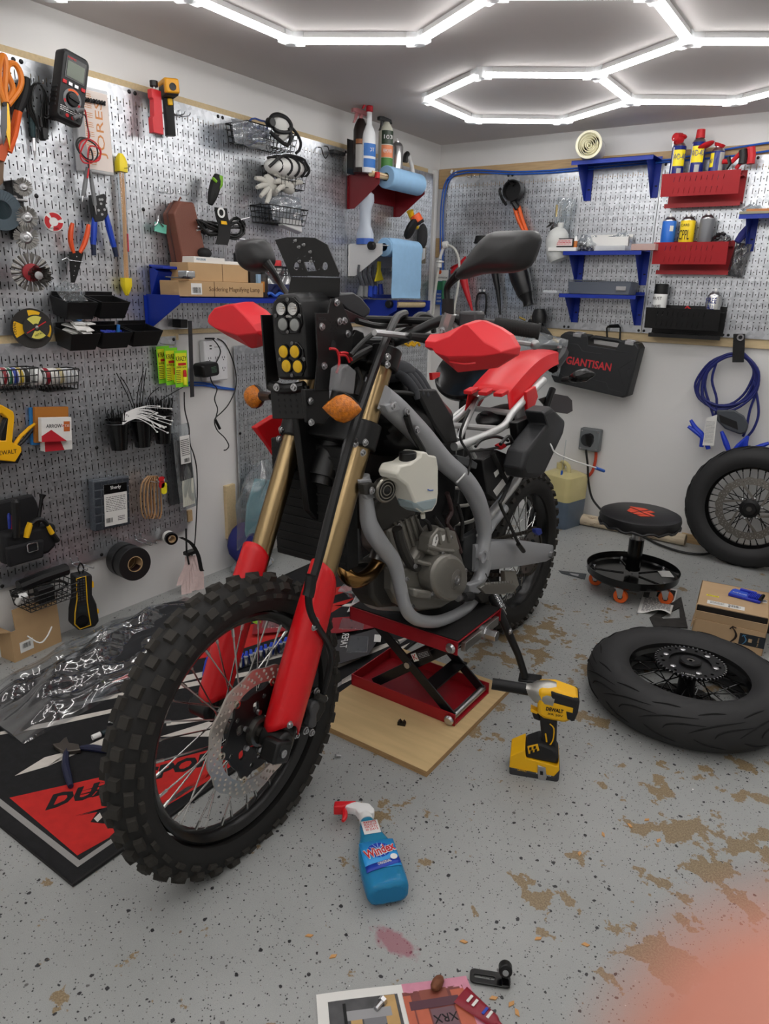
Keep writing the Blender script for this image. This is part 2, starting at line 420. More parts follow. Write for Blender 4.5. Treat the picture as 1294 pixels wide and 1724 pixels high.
sc = MB(); sc.lathe([(.0068, 0), (.0068, .002), (.004, .0042), (.001, .0045)], n=10); SCREW = sc.mesh('screw', BLACK, .6)
bk = MB(); bk.bx((.004, .004, -.0125), (PW-.004, PH-.004, -.0115)); BKG = bk.mesh('hole_shade_sheet', mat('dark hole shade sheet', (52, 50, 48), .9), 0)  # added dark sheet behind each panel, makes the holes read as shaded
def panel(M, label, screws=()):
    o = link('pegboard_panel', PEG); o.matrix_basis = M; props(o, label, 'pegboard', 'galvanised pegboards on the walls')
    link('flange', FLG, o); link('hole_shade_sheet', BKG, o)
    for x, y in screws: link('screw', SCREW, o).matrix_basis = T(x, y, 0)
XP = .0095
def lpanel(y0, z0, label, screws=()): panel(frame(V((XP, y0, z0)), (0, 1, 0), (0, 0, 1)), label, screws)
def bpanel(x0, z0, label, screws=()): panel(frame(V((x0, -XP, z0)), (1, 0, 0), (0, 0, 1)), label, screws)
TOPC = ((.012, PH-.012), (PW-.012, PH-.012)); BOTC = ((.012, .012), (PW-.012, .012)); MID = ((.012, PH/2+.02),)
yk = lambda k: -(.0984+(6-k)*PW)
lpanel(yk(-1), 1.0946, 'leftmost upper galvanised pegboard behind the orange scissors', TOPC)
lpanel(yk(0), 1.0946, 'upper galvanised pegboard behind the multimeter and black bins', TOPC+MID)
lpanel(yk(1), 1.0946, 'upper galvanised pegboard behind the brown zip case', TOPC+MID+BOTC)
lpanel(yk(2), 1.0946, 'upper galvanised pegboard behind the wire baskets of glasses and gloves', TOPC+MID)
lpanel(yk(3)+.004, 1.0946, 'upper galvanised pegboard left of the red roll shelf', TOPC)
lpanel(yk(4)+.004, 1.0946, 'upper galvanised pegboard behind the white roll shelf bracket')
lpanel(yk(5)+.002, 1.0946, 'last upper galvanised pegboard of the left wall, next to the corner')
lpanel(-2.413-PW, .2555, 'lower galvanised pegboard behind the tool pouch', BOTC)
lpanel(-2.413, .2555, 'lower galvanised pegboard behind the black zip tie cups', TOPC+MID)
for i, t in enumerate(('lower galvanised pegboard behind the hanging clear bag', 'lower galvanised pegboard behind the gold fork tubes', 'lower galvanised pegboard behind the motorcycle engine', 'lower galvanised pegboard in the corner under the blue dowel shelf')):
    lpanel(-1.692+i*PW, .203, t, MID)
for i, t in enumerate(('first pegboard of the back wall, left of the orange strap wrench', 'back wall pegboard behind the black bottle holder and bag of screws', 'back wall pegboard behind the three blue shelves', 'back wall pegboard behind the red can bins', 'back wall pegboard at the right edge, behind the last blue shelf', 'back wall pegboard beyond the right edge of the picture')):
    bpanel(.0469+i*PW+(.003 if i > 2 else 0), 1.0844, t, TOPC+BOTC)
# ------------ things of the left wall
def hook(M,l=.05,label=None,parent=None,two=False,group=None):
 mb=MB()
 for dx in((-.0127,.0127)if two else(0,)):
  mb.tube([(dx,.012,-.004),(dx,.012,.004),(dx,-.004,.006),(dx,-.008,.02),(dx,-.008,l-.006),(dx,.002,l)],.0018,6,3)
 if two:mb.tube([(-.02,-.004,.006),(.02,-.004,.006)],.0018,6)
 mb.v=[tuple(M@V(q))for q in mb.v]
 return put('peg_hook',mb,CHROME,parent,label,None if parent else 'hook',group)
def basket(M,w,d,h,label,nx=7,nz=3,ny=3,taper=.9,m=None,cat='basket'):
 mb=MB();r=.0016;m=m or mat('black wire',(22,22,22),.45)
 def ring(y,k):return[V((sx*w/2*k,y,z))for sx,z in((-1,.004),(1,.004),(1,d*k),(-1,d*k))]
 for i in range(ny+1):
  k=taper+(1-taper)*i/ny;P=ring(h*i/ny,k)
  mb.tube(P,r*(1.5 if i==ny else 1),5,closed=True)
 for i in range(nx+1):
  x=-w/2+w*i/nx
  mb.tube([(x,h,.004),(x*taper,0,.004),(x*taper,0,d*taper),(x,h,d)],r,4)
 for i in range(1,nz):
  z=d*i/nz
  mb.tube([(-w/2,h,z),(-w/2*taper,0,z*taper),(w/2*taper,0,z*taper),(w/2,h,z)],r,4)
 for x in(-w/4,w/4):mb.tube([(x,h,.004),(x,h+.014,.004),(x,h+.016,-.004)],r,5)
 mb.v=[tuple(M@V(q))for q in mb.v]
 return put('wire_basket',mb,m,None,label,cat)
def film(name,M,w,h,dpt,label,m=CLEAR,cat='bag',seed=1,parent=None,neck=0,pinch=.3):
 """a crumpled thin plastic bag hanging in the XY plane of M"""
 rn=random.Random(seed);ph=[rn.uniform(0,6.3)for _ in range(8)]
 def fn(sgn):
  def g(u,v):
   e=min(1,5*min(u,1-u))*min(1,6*v)*min(1,4*(1-v)+.15)
   ww=w*(1-neck*max(0,v-.55)/.45*(1-pinch))
   z=sgn*dpt*.5*e*(1+.35*math.sin(9*u+ph[0]+5*v)+.3*math.sin(13*v+ph[1]-6*u)+.25*math.sin(23*u+ph[2])*math.sin(17*v+ph[3]))
   return M@V(((u-.5)*ww+.01*w*math.sin(9*v+ph[4]),v*h,dpt*.55+z))
  return g
 mb=MB();mb.grid(fn(1),16,18);mb.grid(fn(-1),16,18)
 return put(name,mb,m,parent,label,cat,sm=.9)
def lines(M,w,h,n,parent,m=INK,name='fine_print',seed=0,lh=.4):
 """rows of fine print too small to read"""
 rn=random.Random(seed);mb=MB()
 for i in range(n):
  y=h/2-h*(i+.5)/n;x=-w/2
  while x<w/2-.02*w:
   l=min(rn.uniform(.06,.2)*w,w/2-x)
   mb.add([M@V((x,y-h/n*lh/2,.0009)),M@V((x+l,y-h/n*lh/2,.0009)),M@V((x+l,y+h/n*lh/2,.0009)),M@V((x,y+h/n*lh/2,.0009))],[(0,1,2,3)])
   x+=l+.03*w
 return put(name,mb,m,parent,kind='stuff',sm=0)
def barcode(M,w,h,parent,n=22,seed=1):
 rn=random.Random(seed);mb=MB();x=-w/2
 while x<w/2:
  l=rn.choice((.6,1,1.6))*w/n/1.6
  mb.add([M@V((x,-h/2,.0009)),M@V((x+l,-h/2,.0009)),M@V((x+l,h/2,.0009)),M@V((x,h/2,.0009))],[(0,1,2,3)]);x+=l+rn.choice((.6,1,1.4))*w/n/1.4
 return put('barcode',mb,INK,parent,kind='stuff',sm=0)
 # --- scissors with orange handles
t=thing('scissors','big scissors with orange loop handles and brassy blades at the left edge','scissors',at=L(12,180,.05))
hm=mat('orange scissor handle',(226,128,36),.35)
def spx(pts,d):return[L(x,y,d)for x,y in pts]
mb=MB();mb.tube(spx([(10,172),(22,150),(12,122),(15,108),(25,108),(33,120),(36,138),(30,155),(14,176)],.05),.0085,8,4);put('handle',mb,hm,t)
mb=MB();mb.tube(spx([(8,172),(0,150),(-2,120),(2,96),(8,97),(10,118),(8,150),(11,172)],.06),.0085,8,4);put('handle',mb,hm,t)
bl=mat('brass coloured blade',(190,150,60),.3,1)
mb=MB();pxp(mb,[(1,162),(14,168),(18,210),(17,252),(10,220),(2,182)],'L',.052,.055);put('blade',mb,bl,t)
mb=MB();pxp(mb,[(4,166),(12,166),(12,215),(6,245),(1,215)],'L',.056,.058);put('blade',mb,DKSTEEL,t)
mb=MB();mb.cyl(L(8,175,.05),L(8,175,.066),.006);put('pivot_screw',mb,DKSTEEL,t)
# --- ratchet cutter with orange arms
t=thing('pipe_cutter','cutter with orange arms and a black ribbed grip behind the scissors','cutter',at=L(25,210,.03))
mb=MB();mb.tube(spx([(30,186),(22,222),(12,250)],.03),.011,8);put('arm',mb,ORANGE,t);mb=MB();mb.tube(spx([(33,188),(26,226),(16,256)],.045),.008,8);put('arm',mb,ORANGE,t)
mb=MB();mb.tube(spx([(44,131),(42,150),(37,168),(30,188)],.032),[.012,.016,.016,.012],10,3);put('grip',mb,MATTE,t)
mb=MB();pxp(mb,[(-2,246),(12,240),(14,256),(8,272),(-4,268)],'L',.02,.045);put('jaw',mb,mat('orange cast jaw',(196,84,40),.5),t)
mb=MB();pxp(mb,[(-6,268),(7,272),(5,308),(-6,318)],'L',.02,.035);put('lower_blade',mb,mat('brown steel',(112,92,76),.5,.6),t)
# --- soldering iron
t=thing('soldering_iron','soldering iron with a bundled black cord hanging from a hook','soldering iron',at=L(60,230,.03))
mb=MB()
for i in range(9):
 a=(i-4)*.9;mb.tube(spx([(58+a*.6,140+abs(a)),(50+a*1.3,155),(49+a*1.6,180),(58+a,200),(66-a*.4,222),(72-a,236),(76-a*1.2,222),(74-a*1.4,190),(76-a*.5,160),(66+a*.4,140)],.03+.004*(i%3)),.0024,5,3,closed=True)
put('cord',mb,BLACKW,t)
mb=MB();mb.tube(spx([(68,198),(70,214)],.05),.006,8);mb.box(.016,.03,.012,ML(75,225,.05));put('plug',mb,BLACK,t)
mb=MB();mb.tube(spx([(53,185),(54,210),(56,232)],.025),[.009,.010,.007],10);put('handle',mb,mat('dark teal grip',(24,54,58),.5),t)
mb=MB();mb.tube(spx([(57,232),(58,254)],.025),.0052,10);mb.tube(spx([(58,254),(59,270)],.025),[.004,.001],8);put('heater_tip',mb,STEEL,t)
hook(ML(58,139,.012),.05,'zinc hook that holds the soldering iron')
# --- multimeter
M=ML(116,150,.085,-12)@RX(4)
t=thing('multimeter','black digital multimeter with grey screen hanging tilted at the top','multimeter',M=M)
mb=MB();o=rrect(.09,.20,.014,3);mb.rings([[V((x,y,z))for x,y in[(p[0]*k,p[1]*k)for p in o]]for z,k in((-.025,.88),(-.018,1),(.016,1),(.024,.93))]);put('body',mb,mat('multimeter shell',(30,31,33),.5),t)
mb=MB()
for i in range(5):mb.box(.004,.007,.03,T(-.046,-.01-.013*i,0));mb.box(.004,.007,.03,T(.046,-.01-.013*i,0))
put('rib',mb,BLACK,t)
mb=MB();mb.box(.066,.062,.002,T(0,.052,.0245));put('screen_bezel',mb,GLOSS,t)
mb=MB();mb.box(.056,.044,.0012,T(0,.048,.0262));put('screen',mb,mat('grey LCD',(96,104,92),.25),t)
text('ANENG',T(-.016,.079,.0258),.006,REDW,t)
for x,c in((-.031,REDW),(-.012,STEEL),(.008,STEEL),(.031,REDW)):
 mb=MB();mb.box(.013,.010,.004,T(x,.008,.0255));put('button',mb,c,t,bev=.001)
mb=MB();mb.lathe([(.030,.0),(.030,.0015),(.022,.0016),(.022,0)],T(0,-.032,.0245),32,False);put('dial_ring',mb,mat('dial scale',(120,122,124),.6),t)
for a0,a1,c in((50,130,ORANGE),(195,215,REDW),(325,345,REDW)):
 mb=MB();mb.lathe([(.029,.0018),(.023,.0018)],T(0,-.032,.0245),10,False,a0,a1);put('dial_mark',mb,c,t)
mb=MB();mb.lathe([(.0195,0),(.0185,.009),(.012,.010)],T(0,-.032,.0245),24);mb.box(.034,.008,.006,T(0,-.032,.037)@RZ(-8));put('dial',mb,BLACK,t,bev=.0008)
for x,c in((-.028,INK),(-.010,REDW),(.010,REDW),(.028,INK)):
 mb=MB();mb.lathe([(.0055,0),(.0055,.003),(.003,.003)],T(x,-.082,.0225),12);put('jack',mb,c,t)
lines(T(0,-.066,.0232),.07,.016,3,t,mat('white print',(220,220,220),.7),seed=3)
# --- test leads
t=thing('test_leads','red and black multimeter test leads coiled below the multimeter','test leads',at=L(148,270,.06))
for k,(m,pts)in enumerate(((REDW,[(128,189),(136,182),(143,186),(146,205),(149,230),(140,245),(135,262),(142,274),(158,272),(170,258),(162,242),(148,234),(136,240),(134,256),(146,270),(166,270),(168,252),(152,246),(148,262),(150,278),(147,300)]),(mat('black lead',(30,30,30),.5),[(124,199),(134,195),(143,194),(147,212),(150,232),(134,232),(128,244),(136,260),(152,274),(164,262),(160,244),(140,234),(130,246),(144,266),(156,268),(152,250),(148,268),(152,300)]))):
 mb=MB();mb.tube(spx(pts,.075),.0026,6,4);put('cable',mb,m,t)
for pts,m in(([(147,282),(143,312),(140,330)],mat('grey probe grip',(120,122,124),.5)),([(151,286),(156,318),(160,346)],mat('grey probe grip',(120,122,124),.5))):
 mb=MB();mb.tube(spx(pts,.06),[.0055,.0075,.0065],8);o=put('probe',mb,m,t)
 d=L(*pts[2],.06)-L(*pts[1],.06);e=L(*pts[2],.06)
 mb=MB();mb.tube([e,e+d*.55],[.0035,.0008],6);put('needle',mb,STEEL,o)
for(x,y),m in(((128,188),REDW),((124,199),BLACK)):
 mb=MB();mb.tube(spx([(x,y),(x+6,y-3),(x+14,y-4)],.12),[.006,.006,.003],8);put('plug',mb,mat('grey lead boot',(100,100,102),.5),t)
 # --- assortment box behind the leads
M=ML(150,222,.014)
t=thing('fastener_kit','flat clear assortment box with an orange printed card behind the test leads','box',M=M)
mb=MB();mb.box(.125,.255,.03,T(0,0,.015));put('case',mb,mat('clear case',(228,230,232),.15,alpha=.55),t,bev=.004)
c=card(.095,.235,T(.012,.0,.0302),mat('kit card',(226,214,206),.7),t,'card')
text('JORES',T(.022,.01,.031)@RZ(90),.028,mat('orange print',(206,140,84),.7),c,wd=.17)
for i in range(8):lines(T(-.018,.1-.028*i,.0302),.03,.018,3,c,mat('orange print',(206,140,84),.7),seed=i)
for i,(x,cc)in enumerate(((-.045,(120,60,130)),(-.02,(60,120,90)),(.012,(60,90,160)),(.045,(236,210,50)))):
 mb=MB();mb.box(.02,.014,.012,T(x,-.112,.022));put('fuse',mb,mat('fuse%d'%i,cc,.4),t)
for x,y in((157,170),(96,200)):
 mb=MB()
 for s in(0,math.pi):
  a,b=L(x-20,y-4,.05),L(x+20,y+4,.05);mb.tube([a.lerp(b,i/30)+V((.004*math.cos(s+i*.9),0,.004*math.sin(s+i*.9)))for i in range(31)],.0036,6)
 put('twisted_bar',mb,BLACK,None,'black twisted bar hooked %s the multimeter'%('right of' if x>100 else 'under the lower left of'),'bar')
 # --- red block gauge and infrared thermometer
M=ML(260,185,.07)
t=thing('scribe_block','red aluminium block with a black thumb screw hanging at the top of the wall','tool',M=M)
mb=MB();mb.prism([(-.02,-.075),(.024,-.075),(.024,.062),(-.016,.062),(-.016,.035),(-.010,.03),(-.012,-.02),(-.02,-.028)],-.012,.012);put('block',mb,mat('red anodised',(206,44,52),.35),t,bev=.0015)
mb=MB();mb.cyl((.004,.06,0),(.004,.076,0),.004);put('screw',mb,STEEL,t)
mb=MB();mb.cyl((.004,.072,0),(.004,.09,0),.014,n=16);put('thumb_knob',mb,BLACK,t,bev=.001)
M=ML(284,180,.06,4)
t=thing('infrared_thermometer','yellow and black infrared thermometer gun hanging beside the red block','thermometer',M=M@RY(-25))
mb=MB();mb.box(.045,.05,.10,T(0,.05,.02));put('head',mb,mat('thermo black',(34,34,36),.5),t,bev=.006)
mb=MB();mb.box(.049,.046,.03,T(0,.054,.062));mb.box(.049,.02,.09,T(0,.07,.02));put('nose',mb,mat('thermo yellow',(222,156,30),.45),t,bev=.006)
mb=MB();mb.lathe([(.012,0),(.012,.002),(.009,.002),(.009,-.004)],T(0,.05,.0775),16);put('lens',mb,GLOSS,t)
mb=MB();mb.rings([[V((x,y,z))for x,z in rrect(.034,.04,.01,2,0,c)]for y,c in((.03,.0),(-.02,-.008),(-.09,-.018))]);put('grip',mb,BLACK,t)
mb=MB();mb.box(.016,.022,.014,T(0,.012,.024));put('trigger',mb,YEL,t,bev=.003)
hook(ML(297,192,.012),.06,'double zinc hook beside the infrared thermometer',two=True)
# --- packed orange saw blades
M=ML(208,378,.035,-2.5)
t=thing('tube_of_rods','clear tube of orange rods with yellow end caps','tube',M=M)
mb=MB();mb.lathe([(.014,-.2),(.014,.2)],RX(-90),12,False);put('clear_sleeve',mb,CLEAR,t)
for i,(x,z)in enumerate(((-.005,0),(.004,.004),(.003,-.004),(-.003,.005))):
 mb=MB();mb.tube([(x,-.195,z),(x*.6+.003,0,z),(x,.19-.02*i,z)],.0034,6);put('rod',mb,mat('orange rod',(226,156,66),.5),t)
mb=MB();mb.box(.003,.06,.02,T(.006,-.06,.004));put('red_sticker',mb,REDW,t)
yc=mat('yellow cap',(236,212,40),.4)
mb=MB();mb.rings([[V((x,y,z))for x,z in rrect(.036*k,.034*k,.008,2)]for y,k in((.17,1),(.2,1),(.215,.8),(.228,.45))]);put('end_cap',mb,yc,t)
mb=MB();mb.rings([[V((x,y,z))for x,z in rrect(.034*k,.032*k,.008,2)]for y,k in((-.18,1),(-.205,1),(-.225,.7),(-.24,.4))]);put('end_cap',mb,yc,t)
hook(ML(197,280,.012),.07,'zinc hook that carries the tube of orange rods')
# --- wire brush wheels
def brushwheel(M,r,label,flat=True):
 t=thing('wire_brush',label,'wire brush',M=M,group='wire brush wheels')
 rn=random.Random(int(r*1e5));mb=MB()
 for i in range(150):
  a=rn.uniform(0,6.283);z0=rn.uniform(-.004,.004);q=r*rn.uniform(.9,1.04)
  d=V((math.cos(a),math.sin(a),0));e=V((-math.sin(a),math.cos(a),0))*r*.035
  p=d*r*.45+V((0,0,z0));k=d*q+V((0,0,z0*2.4+rn.uniform(-.003,.003)))
  mb.add([p-e,p+e,k+e,k-e],[(0,1,2,3)])
 put('bristles',mb,mat('brush wire',(132,130,126),.45,.8),t,kind='stuff',sm=0)
 mb=MB();mb.lathe([(r*.5,-.003),(r*.5,.004),(r*.35,.008),(r*.2,.008),(r*.2,.014),(.003,.015)],n=20);put('hub',mb,STEEL,t)
 return t
brushwheel(ML(39,315,.09)@RY(-20),.026,'topmost flat wire wheel of the black brush rack')
brushwheel(ML(45,366,.085)@RY(-20),.032,'third wire wheel down the black brush rack, beside the flap disc')
brushwheel(ML(44,400,.085)@RY(-20),.036,'lowest flat wire wheel of the black brush rack')
mb=MB();M=ML(27,355,.03);mb.box(.03,.17,.05,M);put('brush_rack',mb,BLACK,None,'narrow black rack holding the wire wheels','rack',bev=.003)
M=ML(46,338,.07)@RY(75)
t=thing('cup_brush','small end brush on a steel shank between the wire wheels','wire brush',M=M)
mb=MB();mb.lathe([(.012,0),(.012,.02),(.004,.022),(.004,.05)],T(0,0,-.05),12);put('cup',mb,STEEL,t)
mb=MB();mb.lathe([(.013,-.05),(.018,-.075),(.004,-.077)],ID,14);put('bristles',mb,mat('dark brush wire',(70,68,66),.6,.5,bump=1,bs=900),t,kind='stuff')
M=ML(2,354,.06)@RY(-12)
t=thing('flap_disc','grey flap disc at the left edge beside the wire wheels','flap disc',M=M)
mb=MB();mb.lathe([(.055,-.006),(.058,0),(.05,.006),(.026,.004)],n=32);put('backing',mb,mat('abrasive grey',(74,84,92),.9,bump=.6,bs=600),t)
for i in range(36):
 a=i*10;mb=MB();mb.box(.03,.013,.0015,RZ(a)@T(.042,0,.0065)@RX(14));put('flap',mb,mat('abrasive flap',(86,98,106),.95),t,sm=0)
mb=MB();mb.lathe([(.026,.004),(.02,.001),(.011,.001),(.011,-.004)],n=20);put('hub',mb,mat('hub teal',(30,62,70),.5),t)
M=ML(90,374,.06)@RY(-28)
t=thing('solder_spool','small white spool of solder with a red printed face','spool',M=M)
mb=MB();mb.lathe([(.011,-.02),(.029,-.02),(.029,-.016),(.018,-.016),(.018,.013),(.029,.013),(.029,.017),(.011,.017)],n=28);put('spool',mb,WHITE,t)
mb=MB();mb.lathe([(.026,-.014),(.026,.012)],n=24,caps=False);put('wire',mb,STEEL,t)
for a in(20,140,260):
 mb=MB();mb.lathe([(.027,.0175),(.013,.0175)],ID,8,False,a,a+95);put('face_print',mb,REDW,t)
text('SOLDER',T(0,-.02,.018),.005,INK,t)
# --- pliers with orange handles
t=thing('wire_stripper','black wire stripper pliers with orange handles hanging nose down','pliers',at=L(132,430,.03))
orh=mat('orange grip',(222,82,34),.4)
mb=MB();mb.tube(spx([(122,376),(119,390),(119,408),(124,426)],.045),[.006,.0085,.0085,.006],8,3);put('handle',mb,orh,t)
mb=MB();mb.tube(spx([(149,378),(147,392),(142,410),(134,426)],.045),[.006,.0085,.0085,.006],8,3);put('handle',mb,orh,t)
mb=MB();pxp(mb,[(118,424),(130,422),(141,425),(137,440),(131,462),(126,476),(121,476),(119,450)],'L',.04,.047);put('jaw',mb,mat('black jaw',(20,20,20),.4,.3),t)
mb=MB()
for i in range(5):mb.cyl(L(129-1.2*i,432+8*i,.046),L(129-1.2*i,432+8*i,.0476),.0022-.0002*i,n=8)
put('stripping_hole',mb,STEEL,t,kind='stuff')
mb=MB();mb.tube(spx([(104,438),(112,434),(116,438),(138,441)],.05),.0018,6);put('hook_wire',mb,CHROME,t)
# --- blue automatic stripper
t=thing('automatic_stripper','blue handled automatic wire stripper hanging under the red and black leads','pliers',at=L(172,380,.03))
blh=mat('blue grip',(28,66,176),.4)
mb=MB();pxp(mb,[(154,328),(166,330),(176,326),(180,332),(178,346),(182,362),(174,372),(160,374),(156,350)],'L',.035,.055);put('head',mb,BLACK,t,bev=.002)
for pts,b in(([(160,360),(158,385),(157,412)],[(157,412),(158,430)]),([(178,360),(184,386),(192,416)],[(192,416),(196,432)])):
 mb=MB();mb.tube(spx(pts,.045),[.008,.0105,.009],8,3);put('handle',mb,blh,t)
 mb=MB();mb.tube(spx(b,.045),[.009,.008],8);put('handle_end',mb,mat('dark navy rubber',(24,34,60),.6),t)
for x,y in((168,336),(172,336),(170,343),(166,354),(176,353),(172,361)):
 mb=MB();mb.cyl(L(x,y,.05),L(x,y,.057),.0042,n=10);put('rivet',mb,STEEL,t)
 # --- knotted cup brushes
M=ML(52,459,.09)@RY(-18)
t=thing('knot_brush','knotted wire wheel with a red rim and a steel cup brush on top of it','wire brush',M=M)
rn=random.Random(5)
for i in range(18):
 a=i*20;mb=MB();d=V((math.cos(rad(a)),math.sin(rad(a)),0));mb.tube([d*.024,d*.038+V((0,0,.003)),d*.056],[.003,.0055,.009],6);put('knot',mb,mat('brush wire',(132,130,126),.45,.8),t)
mb=MB();mb.lathe([(.026,-.006),(.027,.02),(.02,.022)],n=24);put('red_rim',mb,mat('dull red',(150,30,40),.5),t)
mb=MB()
for i in range(260):
 a=rn.uniform(0,6.283);q=rn.uniform(.013,.026);d=V((math.cos(a),math.sin(a),0));e=V((-d.y,d.x,0))*.0012
 p=d*q+V((.012,-.006,.02));k=d*q*1.35+V((.016,-.01,.05+rn.uniform(-.004,.004)));mb.add([p-e,p+e,k+e,k-e],[(0,1,2,3)])
put('bristles',mb,mat('brush wire',(132,130,126),.45,.8),t,kind='stuff',sm=0)
mb=MB();mb.lathe([(.012,.03),(.012,.042),(.004,.043)],T(.013,-.008,0),16);put('arbor',mb,STEEL,t)
# --- cutting discs
M=ML(54,553,.05)@RY(-16)
t=thing('cutting_disc','large black and yellow cutting disc on the wood strip','cutting disc',M=M)
mb=MB();mb.lathe([(.063,0),(.063,.003),(.011,.003),(.011,0)],n=40);put('disc',mb,mat('abrasive disc',(52,50,48),.95,bump=.4,bs=700),t)
for a,w_ in((155,55),(330,40),(60,40)):
 mb=MB();mb.lathe([(.057,.0034),(.028,.0034)],ID,10,False,a,a+w_);put('yellow_label',mb,YEL,t)
text('DEWALT',T(-.052,.004,.0037)@RZ(86),.011,INK,t,wd=.045)
t=thing('small_cutting_disc','smaller black cutting disc with a pale yellow label in front of the large one','cutting disc',M=M@T(.010,.004,.012))
mb=MB();mb.lathe([(.040,0),(.040,.002),(.006,.002),(.006,0)],n=32);put('disc',mb,mat('abrasive disc',(52,50,48),.95,bump=.4,bs=700),t)
for a in(60,240):
 mb=MB();mb.lathe([(.036,.0026),(.012,.0026)],ID,10,False,a,a+75);put('yellow_label',mb,mat('pale yellow label',(214,204,96),.7),t)
mb=MB();mb.box(.07,.003,.0006,T(0,0,.0026)@RZ(30));put('red_line',mb,REDW,t)
text('METAL',T(.004,-.022,.003)@RZ(25),.006,INK,t)
mb=MB();mb.lathe([(.007,.002),(.005,.008),(.001,.009)],n=10);put('nut',mb,STEEL,t)
# --- black bins
def bin_(x0,x1,y,label,group=None):
 a,b=L(x0,y,.012),L(x1,y,.012);w_=(b.y-a.y);M=frame(V((.012,(a.y+b.y)/2,a.z)),(0,1,0),(0,0,1))@RX(12)
 t=thing('parts_bin',label,'bin',M=M,group='black hanging bins');w=w_
 O=[(.0,-.08),(.0,.0)]
 mb=MB();dp=.105;h=.062
 def ring(y,k,z1):return[V((-w/2*k,y,.002)),V((w/2*k,y,.002)),V((w/2*k,y,z1)),V((-w/2*k,y,z1))]
 i_=.004
 R=[ring(-h,.86,dp*.82),ring(0,1,dp),[V((-w/2+i_,0,.006)),V((w/2-i_,0,.006)),V((w/2-i_,0,dp-i_)),V((-w/2+i_,0,dp-i_))],[V((-w/2*.86+i_,-h+.004,.006)),V((w/2*.86-i_,-h+.004,.006)),V((w/2*.86-i_,-h+.004,dp*.82-i_)),V((-w/2*.86+i_,-h+.004,dp*.82-i_))]]
 mb.rings(R);put('tray',mb,BLACK,t,sm=0,bev=.002)
 mb=MB();mb.box(w*.9,.012,.004,T(0,.006,.004));put('hanging_lip',mb,BLACK,t)
 return M,w
b1=bin_(83,135,496,'black bin with a bulging clear bag in it, upper row left')
b2=bin_(140,189,496,'empty black bin, upper row right of the bin with the clear bag')
b3=bin_(90,140,549,'black bin with white paper sachets and a blue cap in it')
b4=bin_(143,194,547,'black bin with blue wire connectors in it')
b5=bin_(196,245,545,'empty black bin at the right end of the lower row')
film('bag_in_bin',b1[0]@T(0,-.03,.05)@RX(-62),.09,.07,.05,'crumpled clear bag bulging out of the black bin',seed=4)
rn=random.Random(3)
for i in range(12):
 M=b3[0]@T(rn.uniform(-.035,.035),-.012+.0035*i,.055+rn.uniform(-.022,.022))@RY(rn.uniform(-40,40))@RX(rn.uniform(-100,-70))
 mb=MB();mb.box(.034,.05,.004,M);put('sachet',mb,PAPER,None,'white printed paper sachet heaped in the black bin','sachet','white sachets in the bin',bev=.001)
mb=MB();mb.lathe([(.012,-.01),(.013,.004),(.008,.012),(.004,.013)],b3[0]@T(.004,.042,.05),14);put('blue_plug',mb,mat('sky blue plastic',(52,120,196),.4),None,'blue round cap on top of the white sachets','cap')
for i in range(8):
 M=b4[0]@T(-.035+.011*i,-.016+rn.uniform(-.006,.006),.05+rn.uniform(-.02,.03))@RY(rn.uniform(0,180));mb=MB();mb.cyl(M@V((-.011,0,0)),M@V((.011,0,0)),.005,n=8)
 put('wire_connector',mb,mat('connector blue',(34,60,180),.4),None,'blue crimp wire connector lying in the black bin','connector','blue wire connectors in the bin')
mb=MB();M=b4[0]@T(.03,.0,.06);mb.cyl(M@V((0,-.03,0)),M@V((0,.014,0)),.006,n=10);o=put('glue_cap_pen',mb,mat('sky blue plastic',(52,120,196),.4),None,'upright blue capped marker in the connector bin','marker')
# --- baskets of wire spools
def spool(pos,r,w,m,label):
 t=thing('wire_spool',label,'spool',M=T(*pos)@RX(-90),group='spools in the wire baskets')
 mb=MB();mb.lathe([(r,-w/2),(r,-w/2+.003),(r*.9,-w/2+.004),(r*.9,w/2-.004),(r,w/2-.003),(r,w/2)],n=24);put('flanges',mb,WHITE,t)
 mb=MB();mb.lathe([(r*.97,-w/2+.0035),(r*.99,0),(r*.97,w/2-.0035)],n=24,caps=False);put('wound_wire',mb,m,t)
basket(ML(88,654,.012),.118,.075,.068,'black wire basket holding white and red wire spools',nx=8)
basket(ML(18,654,.012),.118,.075,.068,'black wire basket of green, blue and yellow spools at the left edge',nx=8)
for x,c,n in((3,(150,40,48),'dark red'),(10,(40,120,86),'green'),(20,(46,70,170),'blue'),(29,(210,180,60),'yellow'),(39,(40,40,40),'black'),(58,(236,236,234),'white'),(74,(150,28,44),'crimson'),(85,(225,222,214),'cream'),(97,(200,186,140),'tan'),(108,(212,216,220),'pale grey'),(119,(190,192,194),'grey')):
 p=L(x,634,.045);spool(p,.029,.022,mat('spool wire '+n,c,.4),'%s wire spool lying in a black wire basket'%n)
